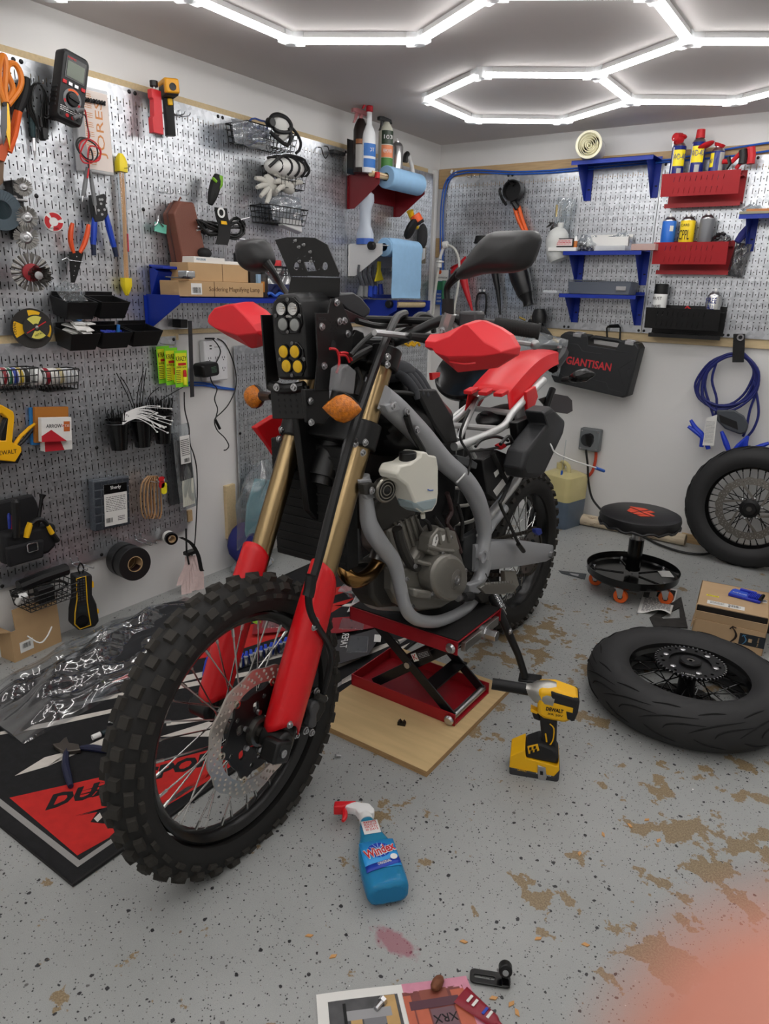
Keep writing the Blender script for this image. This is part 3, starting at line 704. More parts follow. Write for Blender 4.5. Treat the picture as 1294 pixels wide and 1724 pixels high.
 # --- yellow staple gun
t=thing('staple_gun','yellow and black staple gun hanging at the left edge','staple gun',at=L(20,730,.03))
mb=MB();pxp(mb,[(-14,680),(4,682),(23,693),(25,702),(21,745),(36,752),(37,760),(26,778),(-14,774),(-14,742),(10,742),(14,705),(4,696),(-14,696)],'L',.02,.05);put('body',mb,mat('stapler yellow',(240,178,20),.4),t,bev=.003)
mb=MB();pxp(mb,[(11,704),(15,704),(12,742),(2,742),(2,730)],'L',.025,.048);put('inner_grip',mb,BLACK,t,bev=.002)
mb=MB();mb.tube(spx([(24,750),(34,735),(50,720),(61,712)],.04),[.007,.006,.006,.004],8);put('lever',mb,mat('stapler yellow',(240,178,20),.4),t)
mb=MB();mb.tube(spx([(28,752),(40,742),(54,724)],.034),.006,8);put('lever_insert',mb,BLACK,t)
mb=MB();pxp(mb,[(26,775),(34,762),(37,764),(30,780),(-14,780),(-14,774)],'L',.022,.048);put('nose',mb,BLACK,t)
text('DEWALT',ML(10,762,.0505,-3),.014,INK,t,wd=.07)
# --- boxes of staples
def box(M,w,h,d,label,m,name='box',cat='box',bev=.001,parent=None):
 t=thing(name,label,cat,M=M);mb=MB();mb.box(w,h,d,T(0,0,d/2));put('carton',mb,m,t,sm=0,bev=bev);return t
t=box(ML(80,716,.014,-5),.13,.125,.012,'blue staple box hanging behind the white staple boxes',mat('staple blue',(48,130,200),.6))
t=box(ML(84,714,.03,-6),.12,.12,.014,'brown topped staple box behind the front white one',mat('staple ochre',(176,112,40),.6))
t=box(ML(90,736,.03,-4),.10,.085,.03,'lower white and red staple box',PAPER)
mb=MB();mb.prism([(-.05,-.042),(.02,-.042),(-.01,.03),(-.05,.01)],.0302,.0308);put('red_print',mb,mat('crimson print',(186,26,42),.6),t)
mb=MB();mb.box(.018,.018,.0006,T(.034,.0,.0305));put('qr_patch',mb,mat('grey print',(170,170,172),.7),t)
t=box(ML(90,722,.062,-6),.108,.08,.02,'front white staple box with a red corner and an orange size badge',PAPER)
mb=MB();mb.prism([(-.054,-.04),(.035,-.04),(-.02,.0),(-.054,-.02)],.0202,.0208);put('red_print',mb,mat('crimson print',(186,26,42),.6),t)
text('ARROW',T(-.01,.012,.0205),.013,INK,t,wd=.055);text('>',T(.022,.012,.0205),.012,REDW,t)
mb=MB();mb.box(.022,.034,.0006,T(.036,.01,.0205));put('orange_badge',mb,mat('badge orange',(190,96,40),.6),t);text('T25',T(.036,.012,.021),.008,PAPER,t)
# --- cups of cable ties
def cup(x,y0,y1,wpx,d,label):
 a,b=L(x,y0,d),L(x,y1,d);h=a.z-b.z;M=MX.Translation((d,(a.y+b.y)/2,b.z));r=wpx
 t=thing('cable_tie_cup',label,'cup',M=M,group='black cups on the lower pegboard')
 mb=MB();mb.lathe([(r*.7,0),(r,h),(r*1.05,h),(r*1.05,h-.004),(r*.96,h-.002),(r*.68,.004)],n=28);put('cup',mb,GLOSS,t)
 mb=MB();mb.tube([(r*1.06*math.cos(i*.3),r*1.06*math.sin(i*.3),h-.012)for i in range(21)],.002,5,closed=True);put('holder_ring',mb,DKSTEEL,t)
 return M,r,h
c1=cup(199,706,757,.041,.055,'left black cup packed with short black cable ties')
c2=cup(238,700,752,.041,.055,'middle black cup of white and long black cable ties')
c3=cup(273,693,746,.041,.055,'right black cup packed with black cable ties')
rn=random.Random(11)
for(M,r,h),n,ln,cn in((c1,40,.05,'left'),(c3,50,.075,'right'),(c2,18,.07,'middle')):
 for i in range(n):
  a=rn.uniform(0,6.283);q=r*.85*math.sqrt(rn.random());s=rn.uniform(.8,1.5)
  mb=MB();mb.tube([(q*math.cos(a),q*math.sin(a),h-.03),(q*math.cos(a)*s*1.1,q*math.sin(a)*s*1.1,h+rn.uniform(.3,.8)*ln)],.0014,4)
  mb.v=[tuple(M@V(p))for p in mb.v]
  put('black_cable_tie',mb,BLACK,None,'short black cable tie standing in the %s black cup'%cn,'cable tie','short black cable ties in the %s cup'%cn)
LT=['leaning farthest left','leaning left, just right of the leftmost','upright and tallest','upright, right of the tallest','short and upright between the others','bent over to the right','the one reaching right to the glue cards']
for pts in([(226,692),(212,660),(196,628)],[(228,690),(216,655),(203,634)],[(234,690),(238,650),(241,618)],[(238,690),(242,650),(246,620)],[(230,690),(232,660),(240,630)],[(244,690),(252,666),(268,652)],[(250,690),(280,668),(318,646)]):
 mb=MB();mb.tube(spx(pts,.06),.0017,4,4);put('long_black_cable_tie',mb,BLACK,None,'long black cable tie of the middle cup, '+LT.pop(0),'cable tie','long black cable ties of the middle cup')
for i in range(16):
 yy=695+i*1.1;ex=258+rn.uniform(0,34);ey=695+i*2.2+rn.uniform(-5,4)
 if i<2:ex,ey=268+20*i,684+4*i
 P=[L(206,yy+3,.085+.001*i),L(228,yy-7,.09),L(250,(yy+ey)/2-6,.10),L(ex,ey,.11)]
 t=thing('white_cable_tie','white cable tie bent over the rims of the black cups','cable tie',at=P[0],group='white cable ties over the cups')
 mb=MB();mb.tube(P,.0018,4,4);put('strap',mb,WHITE,t)
 mb=MB();mb.box(.006,.006,.005,MX.Translation(P[3]));put('head',mb,WHITE,t)
 # --- glue cards
for i,(x,y,r)in enumerate(((276,614,1),(289,617,0),(305,621,-1))):
 M=ML(x,y,.03+.022*i,r);w,h=.062,.142
 t=thing('glue_card','green and yellow super glue card, %s of the three'%('leftmost and hindmost','middle','rightmost and foremost')[i],'glue',M=M,group='super glue cards')
 mb=MB();mb.box(w,h,.0015);put('card',mb,mat('glue green',(132,214,44),.45),t,sm=0)
 mb=MB();mb.box(w*.86,h*.8,.0008,T(0,.004,.001));put('yellow_panel',mb,mat('glue yellow',(226,226,40),.5),t,sm=0)
 text('KRAZY',T(0,.038,.0016),.019,INK,t,wd=w*.84);mb=MB();mb.box(w*.62,.010,.0006,T(.004,.018,.0016));put('red_band',mb,REDW,t,sm=0)
 text('SUPER GLUE',T(0,.006,.0016),.008,INK,t,wd=w*.8)
 lines(T(-.016,-.03,.0008),.022,.055,8,t,seed=i)
 mb=MB();mb.lathe([(.008,-.05),(.008,-.02),(.0055,-.016),(.0055,.0)],T(.010,-.012,.008)@RX(-90),12);put('glue_tube',mb,mat('glue yellow',(226,226,40),.5),t)
 mb=MB();mb.lathe([(.0075,-.022),(.006,.006),(.003,.008)],T(.010,-.012,.008)@RX(-90),12);put('red_cap',mb,REDW,t)
hook(ML(268,575,.012),.09,'zinc hook that carries the super glue cards')
# --- steel rule, clear bag of ties
mb=MB();pxp(mb,[(317,540),(323,540),(327,668),(321,669)],'L',.05,.053)
put('steel_rule',mb,mat('dark rule steel',(86,86,88),.35,1),None,'dark steel rule hanging beside the super glue cards','ruler')
mb=MB();pxp(mb,[(304,538),(316,538),(316,552),(304,552)],'L',.01,.06);put('magnetic_holder',mb,BLACK,None,'small black holder the steel rule hangs from','holder',bev=.002)
hook(ML(335,548,.012),.05,'thin black hook right of the steel rule')
t=thing('bag_of_white_ties','clear bag of white cable ties with a printed header hanging by the pegboard edge','bag',M=ML(308,790,.035,3))
film('film_bag',ID,.088,.36,.02,None,parent=t,cat=None,seed=8).matrix_basis=T(0,-.17,0)
for i in range(14):
 mb=MB();x=-.03+.0045*i;mb.tube([(x,-.155,.016),(x*.95+.002,-.05,.02),(x*.8,.01,.018)],.0017,4);put('white_tie',mb,mat('natural nylon',(228,228,214),.5),t)
for i in range(10):
 mb=MB();x=-.03+.0065*i;mb.tube([(x,-.04,.02),(x,.06,.02),(x*.9,.13,.018)],.003,5);put('dark_tie',mb,mat('dark grey nylon',(64,64,66),.5),t)
c=card(.05,.115,T(-.006,.09,.034)@RZ(-3),PAPER,t,'printed_label');lines(T(-.006,.1,.0345),.042,.07,9,c,seed=4);barcode(T(-.004,.046,.0345),.028,.016,c)
mb=MB();mb.box(.07,.3,.006,ML(293,790,.02));put('bag_of_black_ties',mb,mat('smoky film',(70,72,74),.2,alpha=.6),None,'flat clear pack of black cable ties behind the bag of white ties','bag',bev=.002)
# --- compartment case
M=ML(184,846,.03,-4)
t=thing('compartment_case','clear grey compartment case with a printed paper label hanging on the lower pegboard','case',M=M)
mb=MB();mb.box(.155,.195,.034,T(0,0,.002));put('shell',mb,mat('smoky case',(92,98,106),.2,alpha=.75),t,bev=.006)
for i in range(5):
 for j in range(6):
  mb=MB();mb.box(.026,.027,.004,T(-.06+.030*i,-.08+.0315*j,.0195));put('compartment',mb,mat('dark compartment',(50,55,62),.35),t,bev=.002)
c=card(.098,.16,T(.012,-.004,.0225),PAPER,t,'paper_label')
mb=MB();mb.box(.098,.036,.0008,T(.012,.058,.0235));put('black_header',mb,GLOSS,c);text('Sherly',T(.012,.062,.0242),.013,WHITE,c,wd=.045)
lines(T(.012,.0,.0226),.085,.06,9,c,seed=9,lh=.3);barcode(T(-.018,-.062,.0226),.03,.018,c);lines(T(.034,-.06,.0226),.03,.02,3,c,seed=2)
hook(ML(178,797,.012),.05,'white tipped hook above the compartment case')
# --- rubber bands and key tags
t=thing('rubber_bands','bundle of wide tan rubber bands looped over a zinc hook','rubber bands',at=L(257,840,.06))
tan=mat('tan rubber',(190,150,108),.6)
for i in range(5):
 x=240+5.5*i;d=.05+.007*(i%3)
 P=spx([(249+i*2.5,801),(x-2,815),(x-4,842),(x-1,866),(x+5,873),(x+9,862),(x+8,835),(x+7,815),(254+i*2.5,801)],d);w_=V((.012,-.004,.001));e=V((.001,.0022,0))
 mb=MB();mb.rings([[p-w_/2,p+w_/2,p+w_/2+e,p-w_/2+e]for p in spline(P,4)]);put('band',mb,tan,t)
hook(ML(244,802,.012),.10,'long double hook holding the rubber bands and key tags',two=True)
for x,y,c,n in((272,812,REDW,'red'),(276,822,mat('tag yellow',(236,220,40),.4),'yellow')):
 mb=MB();M=ML(x,y,.09,-4);mb.prism(rrect(.026,.046,.01,3),-.002,.002,M);put('key_tag',mb,c,None,'%s plastic key tag hanging beside the rubber bands'%n,'key tag')
 # --- tool pouch with its tools
M=ML(38,884,.02)
t=thing('tool_pouch','black tool pouch with white stitching hanging at the left edge','pouch',M=M)
nyl=mat('black nylon',(22,22,25),.8,bump=.4,bs=900)
mb=MB();mb.prism([(-.11,.0),(.055,.0),(.046,.075),(.035,.105),(-.11,.105)],.0,.03);put('flap',mb,nyl,t,bev=.006)
mb=MB();mb.prism([(-.11,-.10),(.04,-.10),(.072,-.08),(.08,.0),(-.11,.012)],.02,.075);put('front_pocket',mb,nyl,t,bev=.014)
mb=MB();mb.prism([(-.11,-.1),(.01,-.1),(.02,-.035),(-.11,-.03)],.075,.095);put('lower_pocket',mb,nyl,t,bev=.008)
for q in range(16):
 mb=MB();mb.box(.006,.0015,.0008,T(-.09+.0085*q,.0,.032));put('stitch',mb,WHITE,t)
mb=MB();mb.tube([V((x-.028,y-.05,.1))for x,y in rrect(.034,.028,.004,2)],.0025,6,closed=True);put('buckle',mb,CHROME,t)
mb=MB();mb.tube([(.065,-.03,.05),(.07,-.05,.05),(.066,-.07,.05),(.072,-.09,.05)],.0025,5,3);put('chain',mb,CHROME,t)
for x,y0,y1,d,r,m,n in((27,905,845,.10,.014,BLACK,'black screwdriver handle standing in the front of the tool pouch'),(20,890,872,.085,.006,REDW,'red handled screwdriver in the tool pouch'),(16,890,868,.085,.006,mat('tool blue',(30,50,140),.4),'blue handled screwdriver in the tool pouch')):
 mb=MB();mb.tube(spx([(x,y0),(x,(y0+y1)/2),(x-1,y1),(x-1,y1-4)],d),[r*.8,r,r,r*.5],10);put('screwdriver',mb,m,None,n,'screwdriver')
mb=MB();mb.tube(spx([(62,890),(66,868),(70,840),(72,832)],.08),[.007,.006,.006,.012],6);put('adjustable_wrench',mb,BLACK,None,'black tool with a forked top standing behind the yellow pliers','wrench')
t=thing('side_cutters','yellow and black side cutters stuck in the tool pouch','pliers',at=L(60,890,.09))
mb=MB();mb.tube(spx([(44,905),(47,892),(51,880)],.1),[.009,.011,.009],8);put('handle',mb,YEL,t);mb=MB();mb.tube(spx([(78,880),(86,895),(95,908)],.1),[.006,.009,.008],8);put('handle',mb,YEL,t)
mb=MB();mb.tube(spx([(50,885),(60,876),(72,876),(80,884)],.1),.008,8,3);mb.tube(spx([(88,898),(97,911)],.1),.0095,8);put('black_grip',mb,BLACK,t)
# --- lower wire basket
basket(ML(62,1004,.012),.185,.12,.055,'black wire basket of black gadgets beside the yellow label maker',nx=9,nz=4)
mb=MB();P=spx([(32,988),(70,972),(112,958)],.07);mb.tube(P,.022,10);put('flashlight',mb,BLACK,None,'long black barrel lying across the lower wire basket','flashlight')
mb=MB();mb.tube(spx([(20,1000),(40,990),(70,984),(100,978),(112,985),(90,996),(60,1000),(30,1004)],.08),.005,6,4,closed=True);put('black_cable',mb,BLACKW,None,'looped black cable in the lower wire basket','cable')
mb=MB();mb.box(.03,.05,.02,ML(36,1008,.07)@RX(40));put('white_adapter',mb,WHITE,None,'small white adapter in the lower wire basket','adapter',bev=.004)
mb=MB();mb.box(.06,.055,.03,ML(75,1000,.07));put('black_charger',mb,BLACK,None,'black charger block in the lower wire basket','charger',bev=.004)
# --- label maker
M=ML(140,1010,.07,-3)
t=thing('label_maker','yellow trimmed black label maker hanging from a hook by its strap','label maker',M=M@RY(-10))
k=1.0
mb=MB();o=[(-.032,.105),(.022,.105),(.03,.095),(.026,.02),(.04,-.02),(.046,-.09),(.03,-.108),(-.03,-.108),(-.05,-.08),(-.046,-.03),(-.034,.02)]
mb.prism(o,-.03,.025);put('body',mb,mat('label maker black',(32,32,34),.5),t,bev=.008)
mb=MB();mb.tube([V((x,y,.0255))for x,y in[(-.03,.098),(.004,.1),(.004,.0),(.006,-.03),(.012,-.095),(-.028,-.1),(-.046,-.075),(-.042,-.03),(-.032,.02)]],.0022,5,closed=True);put('yellow_trim',mb,YEL,t)
for i in range(3):
 for j in range(9):
  mb=MB();mb.box(.0075,.006,.003,T(-.026+.011*i,.088-.0095*j,.0265));put('key',mb,mat('key grey',(52,52,54),.5),t,bev=.001)
mb=MB();mb.box(.034,.03,.002,T(-.016,-.024,.0262));put('display',mb,mat('dark display',(40,44,46),.2),t)
mb=MB();mb.cyl((-.018,-.07,.024),(-.018,-.07,.03),.022,n=20);put('tape_door',mb,GLOSS,t)
for x,y,h in((.027,.06,.022),(.04,-.05,.016)):
 mb=MB();mb.box(.012,h,.05,T(x,y,-.002));put('yellow_patch',mb,YEL,t)
mb=MB();mb.tube([(-.004,.1,0),(-.012,.125,0),(-.002,.145,.0),(.008,.125,0),(.002,.1,0)],.003,6,3);put('strap',mb,BLACK,t)
hook(ML(125,945,.012),.10,'zinc hook that carries the label maker',two=True)
# --- tapes
M=frame(L(205,940,.02),(0,1,0),(0,0,1))@RY(-8)@RX(-4)
def tape(M,R,r,w,label,m,core=KRAFT):
 t=thing('tape_roll',label,'tape',M=M,group='tape rolls on the hooks')
 mb=MB();mb.lathe([(r+.003,0),(R-.0015,0),(R,.002),(R,w-.002),(R-.0015,w),(r+.003,w)],n=40,caps=False);put('tape',mb,m,t)
 mb=MB();mb.lathe([(r+.003,0),(r,0),(r,w),(r+.003,w)],n=32,caps=False);put('core',mb,core,t);return t
dt=mat('black duct tape',(28,28,29),.42)
tape(M,.066,.028,.048,'rear roll of black duct tape on the lower left hook',dt)
t=tape(M@T(.004,-.004,.05),.066,.028,.048,'front roll of black duct tape on the lower left hook',dt)
mb=MB();mb.lathe([(.0278,.004),(.0278,.044)],ID,14,False,200,330);put('core_print',mb,mat('black and red core print',(40,22,24),.6),t)
hook(ML(232,905,.012),.10,'long zinc hook right of the duct tape',two=True)
M=frame(L(283,903,.03),(0,1,0),(0,0,1))@RY(-20)
tape(M,.026,.013,.019,'white roll of tape on the hook beside the pink ribbons',PAPER)
tape(M@T(.002,0,.021),.026,.013,.02,'black roll of electrical tape with a hanging tail',GLOSS)
mb=MB();P=spx([(300,905),(318,915),(330,935),(335,958),(338,962)],.10)
mb.rings([[p,p+V((.001,.0,0)),p+V((.016,.008,.004)),p+V((.015,.008,.004))]for p in spline(P,4)]);put('velcro_strap',mb,MATTE,None,'black strap hanging in an arc beside the tape rolls','strap')
mb=MB();mb.tube(spx([(313,890),(314,930),(318,950)],.07),.004,6);mb.box(.05,.014,.03,ML(320,930,.07));put('black_clip',mb,BLACK,None,'black clip that holds the pink ribbons','clip')
rn=random.Random(2)
for i in range(7):
 x0=316+2.5*i;x1=303+6.5*i;M0=L(x0,936,.06+.003*i);M1=L(x1,985+6*math.sin(i*1.3)+14*(i>0),.06+.005*i)
 mb=MB();w_=V((.004,.0115,0));R=[M0.lerp(M1,s/4)+V((.006*math.sin(s*1.5+i),.004*math.sin(s+i*2),0))for s in range(5)]
 mb.rings([[p-w_,p+w_,p+w_+V((.0012,0,0)),p-w_+V((.0012,0,0))]for p in R]);put('ribbon',mb,mat('pale pink tape',(224,200,196),.8,var=.06,vs=120),None,'pale pink printed strip by the tape rolls, %s from the left in the bunch'%('first','second','third','fourth','fifth','sixth','seventh')[i],'ribbon','pale pink strips')
 # --- carton on the floor at the left edge
def carton_left():
 p=[L(-30,1093,.26),]
 a,b=F(25,1116),F(104,1080)
 u=(b-a);u.z=0;ln=u.length;M=frame(a,u,V((-u.y,u.x,0)))
 t=thing('open_carton','open brown carton on the floor below the wire basket','carton',M=M)
 h=.115;dp=.16
 for nm,x0,y0,x1,y1 in(('carton_wall',0,0,ln,.004),('carton_wall',0,dp,ln,dp+.004),('carton_wall',ln-.004,.004,ln,dp),('carton_wall',0,.004,.004,dp)):
  mb=MB();mb.bx((x0,y0,0),(x1,y1,h));put(nm,mb,KRAFT,t,sm=0)
 mb=MB();mb.bx((.004,.004,0),(ln-.004,dp,.004));put('bottom',mb,KRAFT,t,sm=0)
 mb=MB();mb.bx((.02,0,0),(ln,.004,.075),T(0,-.0,h)@RX(-4));put('flap',mb,KRAFT,t,sm=0)
 mb=MB();mb.bx((0,0,0),(.004,dp,.07),T(0,0,h)@RY(-70));put('flap',mb,KRAFT,t,sm=0)
 mb=MB();mb.bx((0,0,0),(ln,.004,.06),T(0,dp,h)@RX(-25));put('flap',mb,KRAFT,t,sm=0)
 c=card(.05,.04,T(.05,-.001,.045)@RX(90),PAPER,t,'shipping_label');barcode(T(.05,-.001,.048)@RX(90),.03,.018,c)
 mb=MB();mb.tube([M@V(q)for q in((.05,-.012,.085),(.08,-.03,.05),(.11,-.03,.06),(.14,-.02,.085))],.0028,6,4);put('white_hook',mb,WHITE,None,'bent white hook lying against the open carton','hook')
carton_left()
# --- power outlet, adapter and cords
M=ML(355,606,-.010)
t=thing('power_outlet','white surge protector outlet plate on the wall between the pegboards','outlet',M=M)
mb=MB();mb.box(.125,.17,.034,T(0,0,.018));put('body',mb,mat('outlet white',(226,226,228),.4),t,bev=.006)
for i in range(3):
 for j in(0,1):
  mb=MB();x,y=-.038+.038*i,.012-.045*j
  mb.box(.0025,.009,.001,T(x-.006,y,.0352));mb.box(.0025,.008,.001,T(x+.006,y,.0352));mb.cyl((x,y-.010,.0347),(x,y-.010,.0356),.0028,n=8);put('socket',mb,INK,t)
for y in(.05,.062):
 mb=MB();mb.box(.012,.005,.001,T(-.03,y,.0352));put('usb_port',mb,INK,t)
mb=MB();mb.cyl((0,.005,.034),(0,.005,.037),.004);mb.cyl((0,-.04,.034),(0,-.04,.037),.004);put('screw',mb,STEEL,t)
text('POWRUI',T(.01,.055,.0355),.007,mat('grey print',(170,170,172),.7),t)
M=ML(348,622,.055,4);t=thing('power_adapter','black power adapter plugged into the white outlet','adapter',M=M)
mb=MB();o=rrect(.09,.056,.012,3);mb.rings([[V((x*k,y*k,z))for x,y in o]for z,k in((-.028,1),(.02,1),(.03,.85))]);put('body',mb,BLACK,t)
lines(T(.012,0,.0295),.028,.026,5,t,mat('green grey print',(90,120,100),.7),seed=5)
mb=MB();mb.box(.05,.007,.008,ML(353,570,.032,-2));put('usb_plug',mb,BLACK,None,'black USB plug in the top of the white outlet','plug',bev=.002)
for nm,pts,d,lb in(('usb_cable',[(358,571),(366,580),(371,592),(366,606),(357,622),(354,634),(358,646),(365,655),(361,672),(366,688),(364,700),(362,710),(370,720)],.04,'thin black cord hanging from the outlet and ending in a plug'),('charger_cable',[(366,570),(378,578),(390,602),(397,630),(396,655),(385,680),(372,695),(363,703),(361,712),(366,725),(378,737),(385,750),(381,757),(377,758)],.03,'long thin black cord curling down the wall beside the pegboard'),('lamp_cable',[(310,660),(311,690),(318,720),(319,745),(326,765),(331,790),(332,830),(330,880),(327,920),(320,950),(322,985),(335,1005),(350,1015)],.05,'black cord running down the wall past the pink strips')):
 mb=MB();mb.tube(spx(pts,d),.0026,6,4);put(nm,mb,BLACKW,None,lb,'cord')
mb=MB();mb.tube(spx([(362,706),(370,722)],.045),.006,8);put('usb_connector',mb,BLACK,None,'black USB connector at the end of the hanging cord','plug')
for k in(0,1):
 mb=MB();mb.tube([L(310,644+5*k,-.007),L(345,645+4*k,-.007),L(372,652+2*k,-.007),L(400,656,-.007)],.004,8,4)
 put('network_cable',mb,BLUECORD,None,'%s of the two blue cables crossing the wall behind the outlet cords'%('upper','lower')[k],'cable')
# ------------ upper right half of the left wall
def spray(pos,r,h,body,trig,label,yaw=0,labels=(),shoulder=.72,neck=.014,flat=1,headm=None,trans=None):
 """upright spray bottle; the nozzle points to local -x"""
 M=T(*pos)@RZ(yaw);t=thing('spray_bottle',label,'spray bottle',M=M);sq=MX.Diagonal((1,flat,1,1))
 mb=MB();mb.lathe([(r*.94,0),(r,.006),(r,h*shoulder),(r*.85,h*(shoulder+.1)),(neck*1.1,h*(shoulder+.22)),(neck,h)],sq,24);put('bottle',mb,body,t)
 mb=MB();mb.lathe([(neck*1.25,h-.012),(neck*1.25,h+.012),(neck*.8,h+.018)],n=16);mb.tube([(.0,0,h+.012),(.0,0,h+.036)],[.009,.011],10)
 mb.prism([(.03,h+.03),(.024,h+.05),(-.02,h+.058),(-.048,h+.056),(-.048,h+.04),(-.01,h+.036)],-.011,.011,RX(90));put('trigger_head',mb,trig,t,bev=.003)
 mb=MB();mb.prism([(-.012,h+.038),(-.03,h+.04),(-.034,h+.012),(-.042,h-.004),(-.035,h-.004),(-.024,h+.014)],-.005,.005,RX(90));put('trigger',mb,trig,t)
 for z0,z1,m,s in labels:
  mb=MB();mb.lathe([(r*1.006,h*z0),(r*1.006,h*z1)],sq@RZ(-160),22,False,0,260);o=put('label',mb,m,t)
  if s:text(s,T(0,0,h*(z0+z1)/2)@RZ(-20)@T(0,-r*flat*1.012,0)@RX(90),h*(z1-z0)*.3,WHITE if sum(m.diffuse_color[:3])>=0 and s not in('BUG',)else INK,t,wd=r*1.2)
 return t
def can(pos,r,h,m,label,top=STEEL,nozzle=None,bands=(),cap=None,yaw=0,writing=(),cat='spray can',name='spray_can',lean=ID):
 t=thing(name,label,cat,M=T(*pos)@lean@RZ(yaw))
 mb=MB();mb.lathe([(r*.96,0),(r,.003),(r,h),(r*.97,h+.002)],n=24);put('can',mb,m,t)
 mb=MB();mb.lathe([(r*.98,h),(r*.96,h+.004),(r*.7,h+.016),(r*.45,h+.020),(r*.45,h+.025),(.004,h+.026)],n=24);put('dome',mb,top,t)
 if nozzle:mb=MB();mb.lathe([(.0055,h+.025),(.0055,h+.036),(.004,h+.038)],n=10);put('nozzle',mb,nozzle,t)
 if cap:mb=MB();mb.lathe([(r*.99,h),(r*.99,h+cap[1]),(r*.9,h+cap[1]+.004),(.004,h+cap[1]+.004)],n=24);put('cap',mb,cap[0],t)
 for z0,z1,a0,a1,bm in bands:
  mb=MB();mb.lathe([(r*1.006,z0),(r*1.006,z1)],ID,max(6,int((a1-a0)/12)),False,a0,a1);put('label',mb,bm,t)
 for s,z,hh,wd,wm,a in writing:text(s,RZ(a)@T(0,-r*1.02,z)@RX(90),hh,wm,t,wd=wd)
 return t
 # --- roll shelves
def roll_shelf(z,y0,y1,dep,m,label,brh=.14):
 t=thing('roll_shelf',label,'shelf',at=(.1,(y0+y1)/2,z-.1))
 mb=MB();mb.bx((.014,y0+.002,z-.002),(dep-.02,y1-.002,z));mb.bx((.014,y0+.002,z-.10),(.016,y1-.002,z));put('shelf_board',mb,m,t,sm=0)
 for y in(y0,y1):
  o=[(.014,z+.004),(dep,z+.004),(dep,z-.045),(.05,z-brh),(.014,z-brh)]
  mb=MB();mb.rings([[V((x,y-.0012,q))for x,q in o],[V((x,y+.0012,q))for x,q in o]]);b=put('bracket',mb,m,t,sm=0)
  mb=MB();mb.bx((.014,y-.012,z-brh),(.0155,y+.012,z));put('bracket_flange',mb,m,b,sm=0)
 return t
def roll(d,y0,y1,z,r,m,label,core=WOOD,cr=.016):
 t=thing('towel_roll',label,'towel roll',at=(d,(y0+y1)/2,z-r))
 mb=MB();mb.lathe([(cr+.003,y0),(r-.003,y0),(r,y0+.003),(r,y1-.003),(r-.003,y1),(cr+.003,y1)],T(d,0,z)@RX(-90),40,False);put('towel',mb,m,t)
 return t
TOWEL=mat('blue shop towel',(150,192,228),.9,bump=.5,bs=500,var=.03,vs=40)
REDL=mat('dull red steel',(122,22,30),.4)
roll_shelf(1.793,-.90,-.49,.20,REDL,'dark red steel shelf holding spray bottles and a blue towel roll',.15)
roll(.165,-.80,-.50,1.792,.052,TOWEL,'full blue shop towel roll on the red shelf')
mb=MB();mb.cyl((.165,-.925,1.792),(.165,-.47,1.792),.014,n=14);put('dowel',mb,WOOD,None,'wooden dowel through the towel roll of the red shelf','dowel')
mb=MB();p=L(616,303,.14);mb.lathe([(.012,-.014),(.012,.012),(.004,.014)],MX.Translation((.19,-.905,1.785)),12);put('red_stopper',mb,REDW,None,'small red cap on the edge of the red shelf','cap')
roll_shelf(1.478,-.885,-.485,.215,WHITESH,'white steel shelf with a hanging blue paper towel',.15)
t=roll(.165,-.80,-.50,1.470,.045,TOWEL,'blue paper towel roll on the white shelf with its end hanging down')
mb=MB();P=[(.168,1.516),(.19,1.512),(.208,1.49),(.211,1.46),(.212,1.40),(.213,1.33),(.211,1.26),(.215,1.225)]
mb.rings([[V((x,-.79,z)),V((x+.004,-.70,z+.002)),V((x,-.60,z)),V((x-.004+.004*math.sin(z*40),-.51,z)),V((x-.002,-.51,z)),V((x-.002,-.60,z)),V((x+.002,-.70,z)),V((x-.002,-.79,z))]for x,z in spline([(a,0,b)for a,b in P],3)and[(q.x,q.z)for q in spline([(a,0,b)for a,b in P],3)]]);put('hanging_sheet',mb,TOWEL,t)
mb=MB();mb.cyl((.165,-.92,1.470),(.165,-.895,1.470),.02,n=16);put('dowel_stopper',mb,BLACK,None,'black round stopper on the left end of the white roll shelf','stopper',bev=.003)
t=roll_shelf(1.211,-.75,-.42,.22,BLUESH,'blue steel shelf bracket with an empty wooden dowel near the corner',.13)
mb=MB();mb.cyl((.18,-.70,1.195),(.18,-.425,1.195),.017,n=16);put('dowel',mb,WOOD,None,'bare wooden dowel of the blue shelf below the towel','dowel',bev=.003)
mb=MB();mb.cyl((.18,-.775,1.195),(.18,-.745,1.195),.02,n=12);put('dowel_stopper',mb,BLACK,None,'black round stopper on the left end of the blue dowel shelf','stopper',bev=.004)
# --- bottles on the red shelf
def onred(x,d,z=1.794):p=L(x,290,d);return(d,p.y,z)
spray(onred(606,.11),.034,.215,mat('amber black bottle',(34,24,22),.3),mat('clear red trigger',(206,120,126),.25,alpha=.55),'black labelled spray bottle with a clear red trigger, leftmost on the red shelf',90-24,((.1,.55,mat('silver print',(176,176,172),.4),None),(.57,.66,mat('bronze print',(150,92,52),.4),None)),.85)
spray(onred(620,.15),.036,.27,mat('white bottle',(228,230,232),.35),mat('red trigger',(190,28,44),.35),'tall white spray bottle with a red trigger and blue label',70,((.08,.22,mat('label blue',(36,110,190),.4),None),(.26,.46,mat('label blue',(36,110,190),.4),'SPOT')),.55,.013,.6)
spray(onred(648,.12),.036,.215,mat('cream bottle',(206,206,190),.4),mat('black trigger',(20,20,21),.4),'green and orange labelled bug remover spray bottle with a black trigger',70,((.05,.42,mat('label green',(70,130,56),.45),None),(.43,.68,mat('label salmon',(232,140,96),.5),'REMOVER'),(.7,.98,mat('label dark green',(40,58,40),.4),'103')),.95)
